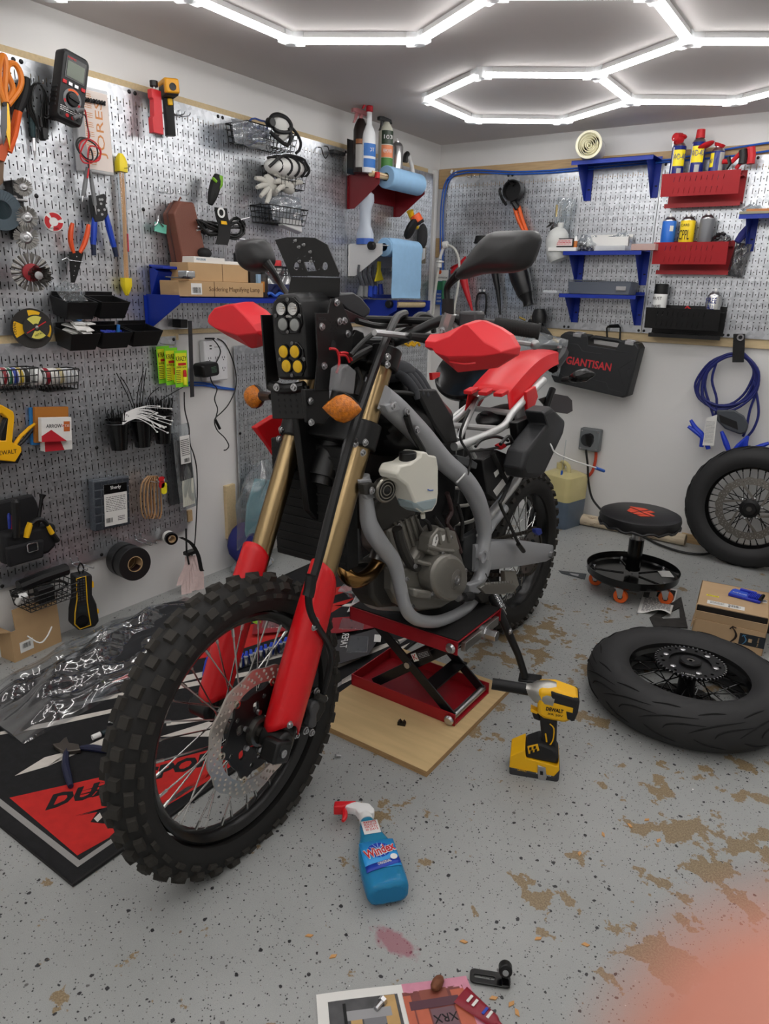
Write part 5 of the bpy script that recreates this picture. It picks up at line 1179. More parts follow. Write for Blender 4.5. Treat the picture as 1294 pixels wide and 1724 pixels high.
t=can((B(969,400,.12).x,-.12,z2+.0185),.011,.03,mat('amber vial',(190,110,50),.25),'tiny amber vial beside the dark box on the middle shelf',top=WHITE,cat='vial',name='vial')
film('parts_bag',T(B(985,400,.10).x,-.10,z2)@RX(8),.12,.085,.06,'clear bag of grey parts on the middle blue shelf',seed=41)
rn=random.Random(9)
for i in range(12):
 mb=MB();p=V((B(988,400,.1).x+rn.uniform(-.04,.04),-.10+rn.uniform(-.03,.02),z2+.008+rn.uniform(0,.03)));mb.box(.022,.014,.012,MX.Translation(p)@RZ(rn.uniform(0,180))@RX(rn.uniform(-40,40)));put('metal_part',mb,mat('dull grey metal',(110,110,112),.5,.6),None,'small grey metal part in the clear bag on the middle shelf','part','grey parts in the bag',bev=.002)
t=thing('open_white_box','open white box behind the bags on the middle blue shelf','box',M=T(1.06,-.055,z2))
for a,b in(((-.11,-.03,0),(.11,-.027,.07)),((-.11,.027,0),(.11,.03,.085)),((-.11,-.03,0),(-.107,.03,.07)),((.107,-.03,0),(.11,.03,.07)),((-.11,-.03,0),(.11,.03,.003))):
 mb=MB();mb.bx(a,b);put('side',mb,PAPER,t,sm=0)
t=sbox(1033,.12,.155,.075,.024,z2,mat('clear tray',(222,226,230),.15,alpha=.55),'clear organiser tray of small parts on the middle shelf',-4,'organiser_tray','tray')
for i in range(8):
 mb=MB();mb.box(.014,.05,.012,c=(-.065+.0185*i,0,.009));put('compartment',mb,mat('dull grey metal',(110,110,112),.5,.6)if i%2 else PAPER,t,sm=0)
t=sbox(1088,.14,.12,.06,.03,z2,mat('rosy clear tray',(206,176,168),.2,alpha=.75),'rosy clear lidded tray at the right end of the middle shelf',-6,'lidded_tray','tray')
film('clear_pouch',T(B(1040,400,.08).x,-.08,z2+.025),.14,.05,.05,'crumpled clear pouch on top of the organiser tray',seed=43)
t=thing('grey_tray','long grey tool tray on the lowest blue shelf','tray',M=T(1.065,-.10,1.2725)@RZ(-2))
gt=mat('grey tray plastic',(92,98,108),.45)
mb=MB();mb.rings([[V((x*k,y*k,z))for x,y in rrect(.335,.12,.01,2)]for z,k in((0,.96),(.012,.97),(.055,1),(.06,1.01))]);put('tray',mb,gt,t)
mb=MB();mb.box(.16,.124,.004,c=(.075,0,.062));mb.box(.16,.124,.004,c=(-.085,0,.0665));put('lid',mb,gt,t,bev=.001)
mb=MB();mb.box(.05,.003,.02,c=(.12,-.064,.03));put('latch',mb,STEEL,t,bev=.001)
sbox(938,.13,.08,.07,.014,1.2725,mat('clear tray',(222,226,230),.15,alpha=.55),'flat clear box left of the grey tray on the lowest blue shelf',0,'flat_clear_box')
t=sbox(1262,.10,.12,.10,.012,1.6325,mat('green board',(150,146,120),.5),'flat circuit card lying on the right edge shelf',8,'circuit_card','card')
mb=MB();M=T(B(1278,345,.12).x,-.12,1.6325);mb.cyl(M@V((-.05,0,.014)),M@V((.05,.01,.014)),.012,n=10);put('copper_rod',mb,mat('copper wood',(180,116,66),.5),None,'copper coloured rod lying on the right edge shelf','rod')
film('clear_bit',T(B(1264,350,.08).x,-.08,1.645),.09,.07,.03,'small crumpled clear wrap standing on the circuit card',seed=47)
# --- can bins
def canbin(x0,x1,z1,h,m,label,lean=6):
 w=x1-x0;M=T((x0+x1)/2,-.012,z1);t=thing('can_rack',label,'rack',M=M);dp=.115
 loops=[[(0,0),(w,0),(w,h),(0,h)]]
 for r in range(2):
  for c in range(10):
   x=w*(.16+.07*c);y=h*(.62-.5*r)
   loops.append([(x,y),(x+.002,y),(x+.006,y+h*.24),(x+.004,y+h*.24)])
 plate('slotted_plate',loops,.0015,frame(V((-w/2,-dp,-h)),(1,0,0),(0,-.12,1)),m,t,sm=0)
 loops=[[(-w/2,0),(w/2,0),(w/2,dp+.010),(-w/2,dp+.010)]]+[circ(.036,24,-w/2+.045+w*.255*i,.062)for i in range(4)]
 plate('can_plate',loops,.0015,frame(V((0,0,-.016)),(1,0,0),(0,-1,.0))@T(0,0,0),m,t,sm=0)
 mb=MB();mb.bx((-w/2+.01,-.003,-h-.03),(w/2+.006,0,.012));mb.bx((-w/2+.01,-.06,-h-.028),(w/2+.006,0,-h-.026));put('backing_plate',mb,m,t,sm=0)
 mb=MB()
 for i in range(14):mb.bx((-w/2+.02+w*.068*i,-.062,-h-.030),(-w/2+.024+w*.068*i,-.056,-h-.026))
 mb.bx((-w/2+.01,-.061,-h-.045),(w/2+.006,-.059,-h-.026));put('lip',mb,m,t,sm=0)
 for x in(-w/2+.012,w/2-.02):
  mb=MB();mb.lathe([(.006,0),(.006,.003),(.001,.004)],frame(V((x,-dp-.004,-h*.45)),(1,0,0),(0,0,1)),10);put('button',mb,WHITE if x<0 else STEEL,t)
 return[((x0+x1)/2-w/2+.045+w*.255*i,-.074)for i in range(4)]
s1=canbin(1.305,1.648,1.824,.10,REDSH,'upper red slotted steel rack of lubricant cans')
s2=canbin(1.308,1.645,1.520,.10,REDSH,'lower red slotted steel rack of spray cans')
s3=canbin(1.312,1.658,1.217,.10,mat('black powder coat',(16,16,17),.4),'black slotted steel rack with two cans and empty holes')
def shelfz(z):return z-.115
navy=mat('navy can',(24,38,120),.3);wy=mat('can yellow',(250,226,20),.35)
def lube(p,z,label,cap,yaw):
 t=can((p[0],p[1],z),.032,.155,navy,label,bands=((.07,.14,218,328,wy),(.0,.152,210,222,WHITE),(.02,.06,262,300,mat('silver print',(176,176,172),.4))),yaw=yaw,writing=(('WD-40',.108,.026,.056,navy,2),))
 if cap=='straw':
  mb=MB();mb.tube([(.0,0,.178),(-.012,-.012,.19),(-.03,-.03,.194)],[.02,.028,.018],12);mb.ball((-.006,-.006,.197),(.034,.03,.014),14,6);put('red_cap',mb,REDW,t,sm=.9)
  mb=MB();mb.tube([(-.034,-.026,.19),(-.034,-.024,.15)],.002,6);put('straw',mb,STEEL,t)
 else:
  mb=MB();mb.lathe([(.021,.176),(.018,.212),(.006,.214)],n=18);put('red_cap',mb,REDW,t)
lube(s1[0],1.790,'blue and yellow lubricant can with tilted red cap, first in upper red rack','straw',22)
lube(s1[1],1.800,'blue and yellow lubricant can with a straight red cap, second in the upper red rack','plain',6)
t=can((s1[2][0],s1[2][1],1.765),.031,.145,navy,'shorter blue lubricant can with red cap tilted right, third in upper red rack',bands=((.08,.14,215,255,wy),(.0,.142,300,350,mat('silver print',(176,176,172),.4))),writing=(('40',.105,.02,.018,navy,-38),))
mb=MB();mb.ball((.012,-.01,.185),(.042,.032,.012),14,6,T(0,0,0)@RY(-22));mb.tube([(0,0,.168),(.004,0,.18)],[.02,.026],12);put('red_cap',mb,REDW,t,sm=.9)
t=thing('red_caulk_tool','red and black caulking frame lying in the upper red rack','tool',at=B(1240,270,.1))
mb=MB();mb.tube(bpx([(1216,272),(1232,272),(1246,258),(1262,250)],.09),.011,8);mb.tube(bpx([(1238,284),(1250,270),(1258,254)],.09),.009,8);put('frame',mb,REDW,t)
for x in(1250,1264):
 mb=MB();mb.tube(bpx([(x,248+4*(x<1260)),(x+1,262),(x-1,276)],.10),.017,10);put('end_plate',mb,REDW if x>1255 else BLACK,t)
mb=MB();mb.tube(bpx([(1226,264),(1228,276),(1222,284)],.1),.009,6);put('trigger',mb,BLACK,t)
lab=mat('label pale',(222,222,214),.5)
can((s2[0][0],s2[0][1],1.482),.033,.135,mat('bright blue can',(38,110,206),.3),'bright blue spray can, first in the lower red rack',nozzle=WHITE,bands=((.09,.115,290,320,lab),),yaw=0)
t=can((s2[1][0],s2[1][1],1.482),.034,.135,mat('yellow can',(246,212,30),.35),'yellow spray can with black letters, second in the lower red rack',nozzle=WHITE,bands=(),writing=(('CPPL',.07,.045,.05,INK,-8),('CARB',.115,.012,.04,INK,-8)))
can((s2[2][0],s2[2][1],1.482),.033,.14,mat('grey can',(112,114,118),.35),'plain grey spray can, third in the lower red rack',nozzle=WHITE)
film('bag_of_fittings',T(s2[3][0]-.02,-.08,1.50),.09,.08,.05,'clear bag of dark fittings in the right end of the lower red rack',seed=51)
rn=random.Random(12)
for i in range(9):
 p=V((s2[3][0]-.02+rn.uniform(-.03,.03),-.08+rn.uniform(-.02,.01),1.53+rn.uniform(-.015,.03)));mb=MB();mb.cyl(p,p+V((rn.uniform(-.02,.02),.01,rn.uniform(-.02,.02))),.008,n=7);put('fitting',mb,DKSTEEL,None,'dark metal fitting in the clear bag of the lower red rack','fitting','fittings in the clear bag')
mb=MB();mb.tube([B(1240,408,.08),B(1250,395,.07),B(1258,382,.06)],[.014,.02,.012],10);put('blue_rag',mb,mat('navy cloth',(40,44,110),.8),None,'navy blue rolled rag standing right of the bag of fittings','rag')
film('hanging_parts_bag',MBk(1236,466,.02,-8),.07,.15,.04,'dark clear bag hanging from the right end of the lower red rack',m=filmmat('dark film',(130,130,134),.12,.15,.4),seed=53)
t=can((s3[0][0],s3[0][1],1.155),.033,.125,WHITE,'white labelled paint can with a black cap in the black rack',cap=(BLACK,.045),bands=((.03,.05,200,340,INK),(.0,.02,200,340,REDW)),writing=(('RUST',.105,.014,.045,INK,-10),('ENAMEL',.066,.016,.05,INK,-10)))
t=can((s3[3][0]-.012,s3[3][1],1.155),.033,.12,mat('bright aluminium',(206,206,206),.25,.9),'silver spray can at the right end of the black rack',nozzle=WHITE,writing=(('FREE',.1,.026,.05,navy,-12),('ALL',.07,.022,.035,navy,-12)))
mb=MB();p=V((s3[1][0]+.035,-.08,1.206));mb.tube([p,p+V((.012,0,.02)),p+V((.03,0,.004))],.005,6);put('red_clip',mb,REDW,None,'small red clip lying on the black rack','clip')
# --- tool case
M=frame(B(1008,612,.03),(1,0,-.085),(.085,0,1))
t=thing('tool_case','black plastic tool case lettered in red hanging tilted on the wall','case',M=M)
cs=mat('case black',(36,37,39),.55)
w_,h_=.44,.295
O=[(-.20,-.13),(.19,-.145),(.215,-.13),(.225,.12),(.205,.142),(.12,.146),(.108,.1),(-.048,.1),(-.06,.146),(-.19,.146),(-.212,.125),(-.225,-.10)]
mb=MB();mb.rings([[V((x*k,y*k,z))for x,y in O]for z,k in((0,.98),(.01,1),(.045,1),(.05,1.0),(.09,.985),(.1,.96))]);put('shell',mb,cs,t,sm=.3,bev=.003)
mb=MB();mb.tube([V((x,y,.05))for x,y in((-.052,.125),(-.046,.134),(-.03,.137),(.09,.137),(.105,.134),(.112,.125))],.011,8);put('handle',mb,cs,t)
for x in(-.115,.165):
 mb=MB();mb.box(.045,.012,.05,c=(x,.147,.05));mb.box(.045,.02,.006,c=(x,.138,.1));put('latch',mb,STEEL,t,bev=.002)
for pts in(((-.19,.09),(-.10,.09),(-.07,.06),(.03,.06),(.06,.088),(.17,.09)),((-.20,-.06),(-.15,-.085),(-.02,-.095),(.0,-.075),(.09,-.08),(.11,-.11),(.18,-.115)),((.2,.06),(.135,.0),(.19,-.09)),((.215,.03),(.175,.0),(.21,-.06)),((-.2,.05),(-.17,.01),(-.205,-.04)),((-.185,.05),(-.155,.01),(-.19,-.03))):
 mb=MB();mb.tube([V((x,y,.0985))for x,y in pts],.0028,6);put('moulded_rib',mb,cs,t)
mb=MB();mb.box(.26,.062,.002,T(-.025,.0,.0985));put('name_panel',mb,mat('case panel',(28,28,30),.6),t)
text('GIANTISAN',T(-.025,0,.0998),.04,mat('red lettering',(190,44,52),.6),t,wd=.25,bold=.0012)
mb=MB();mb.tube(bpx([(1022,574),(1021,552),(1026,548),(1040,547),(1044,552),(1043,574)],.03),.005,6);mb.tube(bpx([(1022,550),(1042,550)],.012),.006,6);put('case_hook',mb,BLACK,None,'black double hook the tool case hangs from','hook')
# --- jumper cable hank
t=thing('jumper_cables','blue jumper cables hung in a big loop from a black strap','jumper cables',at=B(1225,750,.06))
jb=mat('jumper blue',(26,34,104),.45)
loop=[(1243,596),(1222,599),(1200,612),(1184,632),(1178,655),(1186,672),(1208,684),(1235,682),(1256,668),(1270,648),(1274,628),(1264,608),(1250,597)]
rn=random.Random(77)
for i in range(6):
 ox,oy=rn.uniform(-7,5),rn.uniform(-4,8)
 mb=MB();mb.tube(bpx([(x+ox*(1 if y>610 else.3)+rn.uniform(-2,2),y+oy*(1 if y>640 else.2)+rn.uniform(-2,2))for x,y in loop],.04+.008*(i%3)),.0062,8,3,closed=True);put('cable',mb,jb,t)
for pts in([(1192,620),(1186,650),(1194,680),(1200,700),(1198,712)],[(1205,612),(1198,640),(1206,672),(1204,700)],[(1272,630),(1272,660),(1262,690),(1256,720),(1250,735)],[(1268,640),(1275,675),(1276,700),(1268,722),(1258,735)]):
 mb=MB();mb.tube(bpx(pts,.05),.0062,8,4);put('cable',mb,jb,t)
mb=MB();mb.rings([[B(x,y,d)for x,y in((1234,562),(1254,562),(1252,610),(1232,610))]for d in(.05,.066)]);put('hang_strap',mb,MATTE,t,bev=.002)
mb=MB();mb.lathe([(.016,0),(.016,.003),(.009,.003),(.009,0)],frame(B(1246,568,.067),(1,0,0),(0,0,1)),18,False);put('eyelet',mb,CHROME,t)
mb=MB();mb.rings([[B(x,y,d)for x,y in((1206,690),(1236,690),(1252,700),(1260,716),(1256,728),(1246,732),(1220,722),(1206,708))]for d in(.03,.08)]);put('control_box',mb,mat('grey box',(70,74,80),.45),t,bev=.008)
mb=MB();mb.rings([[B(x,y,d)for x,y in((1210,698),(1240,710),(1242,724),(1212,711))]for d in(.080,.0815)]);put('dark_label',mb,INK,t)
mb=MB();mb.rings([[B(x,y,d)for x,y in((1189,704),(1207,698),(1201,750),(1182,750))]for d in(.085,.0865)]);c=put('paper_tag',mb,PAPER,t)
M=frame(B(1194,727,.0868),(1,0,.05),(.12,0,1));lines(M,.04,.11,16,c,mat('grey print',(170,170,172),.7),seed=6)
cb=mat('clamp blue',(28,60,190),.4)
for pts in([(1162,707),(1170,720),(1182,734),(1180,752)],[(1158,718),(1170,726),(1186,740),(1192,756)],[(1214,726),(1220,742),(1226,758)],[(1258,736),(1246,748),(1236,758)],[(1258,734),(1254,746),(1254,758)],[(1294,746),(1274,754),(1262,762)]):
 mb=MB();mb.tube(bpx(pts,.07),[.008,.012,.014,.011],8,3);put('clamp',mb,cb,t)
 # --- outlet and cords
M=MBk(996,739,.0)
t=thing('grey_outlet','grey weatherproof outlet box with a black plug on the back wall','outlet',M=M)
mb=MB();mb.box(.115,.125,.05,T(0,0,.02));put('box',mb,mat('grey outlet box',(112,116,118),.5),t,bev=.006)
mb=MB();mb.cyl((-.01,0,.04),(-.01,0,.052),.036,n=20);put('socket',mb,mat('dark socket',(40,42,44),.5),t)
for x in(-.045,.045):
 for y in(-.05,.05):mb=MB();mb.cyl((x,y,.044),(x,y,.0475),.005,n=8);put('screw',mb,STEEL,t)
mb=MB();mb.tube([(-.02,.01,.055),(-.03,.0,.075),(-.025,-.03,.08),(-.02,-.06,.07)],[.028,.03,.02,.009],10);put('power_plug',mb,BLACK,None,'black plug pushed into the grey outlet box','plug').matrix_world=MX.Translation(V((0,0,0)))
o=bpy.data.objects['power_plug'];o.matrix_world=M;
mb=MB();mb.tube([B(986,757,.07),B(989,785,.06),B(990,810,.05),B(995,835,.05),B(1004,850,.05),B(1020,866,.06),B(1045,885,.09),F(1085,905,.01),F(1112,918,.01),F(1150,930,.01),F(1185,933,.01),F(1215,925,.01)],.0065,8,4);put('black_power_cable',mb,BLACKW,None,'black power cord hanging from the grey outlet and running under the stool','cord')
mb=MB();mb.tube(bpx([(1003,757),(1002,775),(996,795),(985,804),(975,804),(960,803)],.0),.0085,8,3);put('orange_cable',mb,mat('orange red cable',(206,72,44),.5),None,'orange cable on the wall under the grey outlet','cord')
mb=MB();mb.box(.014,.03,.02,MBk(985,803,.0));put('cable_staple',mb,DKSTEEL,None,'dark staple over the orange cable','staple')
# --- waste fluid jug
t=thing('fluid_jug','yellowed plastic jug half full of blue fluid on the floor by the wall','jug',M=T(.975,-.115,0)@RZ(-14))
def sq(w_,d_,z,r=.03):return[V((x,y,z))for x,y in rrect(w_,d_,r,4)]
mb=MB();mb.rings([sq(.19,.19,0),sq(.20,.20,.02),sq(.205,.205,.16)]);put('fluid_body',mb,mat('blue grey fluid',(88,102,118),.3,var=.08,vs=14),t)
mb=MB();mb.rings([sq(.205,.205,.16),sq(.205,.205,.27),sq(.195,.195,.295),sq(.14,.14,.312,.05)]);put('body',mb,mat('yellowed plastic',(200,188,134),.35,var=.08,vs=10),t)
mb=MB();mb.cyl((-.05,.03,.31),(-.05,.03,.345),.024,n=16);mb.tube([(-.05,.03,.34),(-.03,.02,.355),(.02,.0,.345),(.035,-.01,.31)],.012,8,3);put('cap',mb,mat('yellowed plastic',(200,188,134),.35,var=.08,vs=10),t)
mb=MB();mb.cyl((.03,-.075,.285),(.03,-.072,.33),.006,n=8);put('blue_clip',mb,BLUECORD,t)
mb=MB();mb.tube([(.03,-.072,.33),(.025,-.06,.42),(.02,-.05,.5)],.0025,6);put('thin_hose',mb,CLEAR,t)
# --- cardboard tube along the wall
t=thing('paper_tube','stained paper tube lying along the foot of the back wall','tube',at=(1.3,-.045,0))
mb=MB();mb.tube([(.98,-.06,.033),(1.3,-.05,.033),(1.655,-.06,.033)],.032,18);put('tube',mb,mat('stained paper',(206,190,164),.85,var=.14,vs=9,stretch=(2,8,8)),t)
rn=random.Random(4);mb=MB()
for i in range(70):
 x=rn.uniform(1.0,1.64);a=rad(rn.uniform(-80,60));c=V((x,-.055-.0325*math.cos(a),.033+.0325*math.sin(a)));d=V((.012,0,0));e=V((0,.001*math.sin(a),.001*math.cos(a)))
 mb.add([c-d-e,c+d-e,c+d+e,c-d+e],[(0,1,2,3)])
put('print_marks',mb,mat('brown ink',(120,92,70),.8),t,kind='stuff',sm=0)
mb=MB();mb.cyl((1.6545,-.06,.033),(1.657,-.06,.033),.026,n=18);put('tube_end',mb,mat('tube end',(150,134,112),.9),t)
# ------------ things on the floor
def fpx(pts,z=0):return[F(x,y,z)for x,y in pts]
def onplane(x,y,P0,n):d=ray(x,y);return CAM+d*((P0-CAM).dot(n)/d.dot(n))
# --- printed mat
MX0,MX1,MY0,MY1=.27,1.088,-3.262,-1.15
felt=mat('black felt mat',(26,26,28),.95,bump=.6,bs=900,var=.25,vs=60)
t=thing('garage_mat','black red and white printed garage mat under the front wheel','mat',at=((MX0+MX1)/2,(MY0+MY1)/2,0))
mb=MB();mb.box(MX1-MX0,MY1-MY0,.005,T((MX0+MX1)/2,(MY0+MY1)/2,.0025));put('felt',mb,felt,t,sm=0,bev=.0015)
mb=MB();mb.tube([(x,y,.004)for x,y in((MX0,MY0),(MX1,MY0),(MX1,MY1),(MX0,MY1))],.005,6,closed=True);put('rubber_edge',mb,RUBBER,t)
MZ=.0054
mred=mat('red felt print',(196,40,36),.95,bump=.6,bs=800,var=.1,vs=40);mwh=mat('white felt print',(212,206,198),.95,bump=.6,bs=800,var=.06,vs=50);mgr=mat('grey felt print',(150,148,146),.95,bump=.5,bs=800)
def fpoly(nm,pts,m,z=MZ):
 mb=MB();a=fpx(pts,z);c=[p for p in a]
 mb.rings([[p-V((0,0,.0006))for p in c],c]);return put(nm,mb,m,t,sm=0)
def wpoly(nm,pts,m,z=MZ):
 mb=MB();mb.rings([[V((x,y,z-.0006))for x,y in pts],[V((x,y,z))for x,y in pts]]);return put(nm,mb,m,t,sm=0)
def clampx(p):return p
i0=.035;w_=.014
wpoly('border_stripe',[(MX0+i0,MY0+i0),(MX1-i0,MY0+i0),(MX1-i0,MY0+i0+w_),(MX0+i0,MY0+i0+w_)],mgr)
wpoly('border_stripe',[(MX1-i0-w_,MY0+i0+w_),(MX1-i0,MY0+i0+w_),(MX1-i0,MY1-i0),(MX1-i0-w_,MY1-i0)],mgr)
wpoly('border_stripe',[(MX0+i0,MY1-i0-w_),(MX1-i0-w_,MY1-i0-w_),(MX1-i0-w_,MY1-i0),(MX0+i0,MY1-i0)],mgr)
fpoly('red_panel',[(16,1343),(130,1440),(205,1398),(300,1345),(380,1296),(440,1255),(400,1250),(300,1276),(175,1307)],mred)
fpoly('red_panel',[(147,1135),(170,1120),(245,1098),(290,1085),(355,1068),(440,1047),(520,1028),(600,1005),(560,1030),(470,1072),(390,1098),(320,1112),(230,1136),(166,1156)],mred)
fpoly('red_panel',[(480,1016),(560,990),(640,975),(620,985),(560,1003),(500,1020)],mred)
for pts in([(25,1306),(75,1275),(140,1258),(180,1240),(205,1238),(175,1255),(120,1262),(135,1266),(80,1290)],[(0,1232),(80,1216),(205,1190),(205,1196),(80,1224),(0,1237)],[(80,1193),(205,1166),(300,1152),(420,1130),(520,1112),(520,1116),(420,1137),(300,1160),(205,1173),(80,1197)],[(270,1240),(350,1215),(440,1196),(350,1240)],[(280,1216),(350,1205),(440,1180),(440,1186),(350,1212),(280,1222)],[(300,1140),(380,1122),(480,1096),(480,1104),(380,1130),(300,1150)],[(575,1145),(630,1110),(690,1082),(660,1108),(610,1135),(575,1152)],[(560,1118),(640,1086),(700,1068),(640,1094),(570,1124)],[(560,1064),(620,1040),(700,1020),(640,1045)],[(190,1085),(260,1066),(300,1058),(250,1082),(180,1104)],[(560,1020),(620,1012),(660,1000),(610,1022)],[(480,1004),(520,990),(560,978),(520,998)]):
 fpoly('white_swoosh',pts,mwh)
a,b=F(62,1353,MZ),F(392,1262,MZ);u=(b-a).normalized()
text('DUAL SPORT',frame((a+b)/2+V((0,0,.0004)),u,V((-u.y,u.x,0)))@T(0,-.012,0),.05,felt,t,wd=(b-a).length*.98,shear=.35,bold=.003)
rn=random.Random(6)
for i in range(9):
 x=175-rn.uniform(0,60);y=1310+rn.uniform(0,66);l=rn.uniform(20,70)
 fpoly('black_spray_line',[(x,y+.2*l),(x+l,y-.08*l),(x+l,y-.08*l+2.5)],felt,MZ+.0004)
fpoly('dark_emblem',[(152,1384),(165,1365),(200,1350),(240,1345),(235,1370),(190,1388)],felt,MZ+.0003)
for q in([(158,1378),(168,1368),(172,1376),(164,1384)],[(172,1372),(184,1362),(192,1366),(180,1378)],[(176,1382),(190,1374),(198,1378),(186,1386)]):fpoly('emblem_chip',q,mwh,MZ+.0006)
# --- carpet roll in clear plastic, lying over the mat's far side
def mound():
 A,Bq=V((.30,-3.06,0)),V((.30,-2.12,0))
 t=thing('wrapped_carpet','dark grey folded carpet wrapped in clear crinkled plastic along the left wall','carpet',at=(.3,-2.6,0))
 def g(h,w,seed,lo):
  rn=random.Random(seed);ph=[rn.uniform(0,6.28)for _ in range(10)]
  def fn(u,v):
   y=A.y+(Bq.y-A.y)*u;e=math.sin(math.pi*v)**.6*min(1,6*u+.2)*min(1,5*(1-u)+.1)
   z=lo+h*e*(.75+.25*math.sin(7*u+ph[0]+4*v)+.16*math.sin(15*v+ph[1]+9*u)+.10*math.sin(31*u+ph[2]+11*v)+.09*math.sin(41*v-13*u+ph[3]))
   return V((.30+(v-.5)*w*(1+.1*math.sin(5*u+ph[4]))+.10*(.5-u)*1.0,y,max(lo,z)))
  return fn
 mb=MB();mb.grid(g(.065,.27,3,.007),50,24);put('carpet',mb,mat('charcoal carpet',(48,49,52),.95,bump=1,bs=700),t,sm=1.2)
 wrap=filmmat('clear wrap',(236,238,240),.07,.07,.03)
 mb=MB();mb.grid(g(.085,.36,9,.0075),110,60);put('plastic_wrap',mb,wrap,t,sm=.25)
 mb=MB();P=fpx([(80,1165),(175,1126),(190,1150),(200,1165),(120,1195),(0,1215),(-40,1200)],.012);mb.rings([[p-V((0,0,.001))for p in P],P]);put('loose_film',mb,filmmat('clear wrap',(236,238,240),.07,.07,.03),t,sm=0)
mound()
# --- plywood and scissor lift
ply=mat('plywood face',(206,178,130),.6,var=.08,vs=5,stretch=(1,9,9));plye=mat('plywood edge',(168,134,92),.8,var=.3,vs=120,stretch=(.2,.2,6))
t=thing('plywood_board','pale plywood board on the floor under the red lift','board',at=(1.3,-2.2,0))
mb=MB();mb.bx((1.09,-2.489,.0),(1.523,-1.953,.018));o=put('sheet',mb,[ply,plye],t,sm=0)
for p in o.data.polygons:p.material_index=0 if abs(p.normal.z)>.5 else 1
JX0,JX1=1.092,1.482
t=thing('scissor_lift','red scissor lift stand with black arms carrying the motorcycle','lift',at=(1.29,-2.14,.018))
jr=mat('lift red enamel',(152,20,32),.3)
def chan(nm,y0,y1,z0,z1,topz):
 mb=MB();mb.bx((JX0,y0,z0),(JX1,y0+.004,z1));mb.bx((JX0,y1-.004,z0),(JX1,y1,z1));mb.bx((JX0,y0,topz-.003),(JX1,y1,topz));mb.bx((JX0,y0,z0),(JX0+.004,y1,z1));return put(nm,mb,jr,t,sm=0,bev=.001)
chan('base_tray',-2.262,-2.035,.0185,.058,.0235)
chan('top_deck',-2.275,-1.990,.262,.306,.304)
mb=MB();mb.bx((JX0+.006,-2.270,.304),(JX1-.004,-1.995,.309));put('rubber_pad',mb,RUBBER,t,sm=0)
arm=mat('lift black arm',(20,20,22),.35)
for y in(-2.245,-2.055):
 for a,b in(((JX0+.07,.036),(JX1-.02,.280)),((JX0+.05,.280),(JX1-.018,.036))):
  y0=y+(.012 if a[1]<.1 else 0);d=V((b[0]-a[0],0,b[1]-a[1])).normalized();n=V((-d.z,0,d.x))*.016
  mb=MB();mb.rings([[V((a[0],y0,a[1]))-n,V((a[0],y0,a[1]))+n,V((a[0],y0+.006,a[1]))+n,V((a[0],y0+.006,a[1]))-n],[V((b[0],y0,b[1]))-n,V((b[0],y0,b[1]))+n,V((b[0],y0+.006,b[1]))+n,V((b[0],y0+.006,b[1]))-n]]);put('arm',mb,arm,t,sm=0,bev=.002)
for(x,z),r in(((JX1-.018,.036),.011),((JX1-.02,.282),.012)):
 mb=MB();mb.cyl((x,-2.258,z),(x,-2.04,z),r,n=14);put('roller',mb,STEEL,t)
 for y in(-2.266 if z<.1 else-2.279,):
  mb=MB();mb.lathe([(.016,0),(.016,.003),(.011,.009),(.001,.010)],frame(V((x,y,z)),(1,0,0),(0,0,1)),16);put('pivot_bolt',mb,STEEL,t)
mb=MB();mb.cyl((1.30,-2.255,.158),(1.30,-2.225,.158),.010,n=14);put('centre_bolt',mb,STEEL,t)
mb=MB();mb.bx((1.35,-2.235,.10),(1.40,-2.04,.106),T(0,0,0));put('cross_plate',mb,arm,t,sm=0)
mb=MB();mb.bx((JX1-.002,-2.25,.268),(JX1+.012,-2.03,.296));put('steel_bar',mb,mat('dull galvanised',(168,166,160),.35,1),t,sm=0,bev=.001)
mb=MB();mb.cyl((JX1+.01,-2.13,.282),(JX1+.055,-2.13,.282),.017,n=6);mb.cyl((JX1+.0,-2.13,.282),(JX1+.02,-2.13,.282),.022,n=12);put('screw_head',mb,STEEL,t,sm=0,bev=.001)
d=V((.39,0,.244)).normalized();M=frame(V((1.345,-2.2455,.205)),d,V((-d.z,0,d.x)))
c=card(.075,.028,M,mat('dark sticker',(30,26,28),.5),t,'warning_sticker',.0004);mb=MB();mb.box(.02,.026,.0003,M,(-.026,0,.0006));put('white_patch',mb,PAPER,c,sm=0);text('K',M@T(-.026,0,.0009),.018,REDW,c)
lines(M@T(.01,0,-.0003),.04,.018,4,c,mat('grey print',(170,170,172),.7),seed=3)
p=F(676,1220,.018);M=MX.Translation(p)@RZ(20);mb=MB();mb.rings([[M@V((x,y,z))for x,z in((-.012,0),(.012,0),(.012,.008),(.006,.016),(0,.008),(-.006,.016),(-.012,.010))]for y in(-.007,.007)]);put('black_clip',mb,BLACK,None,'small black plastic clip lying on the plywood','clip')
# --- impact wrench
nrm=V((-.378,.926,0)).normalized();P0=V((1.772,-2.268,0));IW=lambda x,y,o=0:onplane(x,y,P0,nrm)-nrm*o
t=thing('impact_wrench','yellow and black cordless impact wrench standing on its battery','impact wrench',at=(1.77,-2.27,0))
iy=mat('wrench yellow',(240,182,16),.4);ib=mat('wrench black',(28,28,30),.6,bump=.15,bs=500);ia=mat('cast aluminium',(176,174,168),.38,.9,bump=.1,bs=300)
def slabp(nm,pts,o0,o1,m,bev=.004,par=None):
 mb=MB();mb.rings([[IW(x,y,o)for x,y in pts]for o in(o0,o1)]);return put(nm,mb,m,par or t,sm=.5,bev=bev)
ax0,ax1=IW(828,1151),IW(900,1163)
mb=MB();mb.tube([ax0,ax0+(ax1-ax0)*.97],.0155,20);put('impact_socket',mb,mat('black oxide steel',(30,30,31),.45,.5),t,sm=.5)
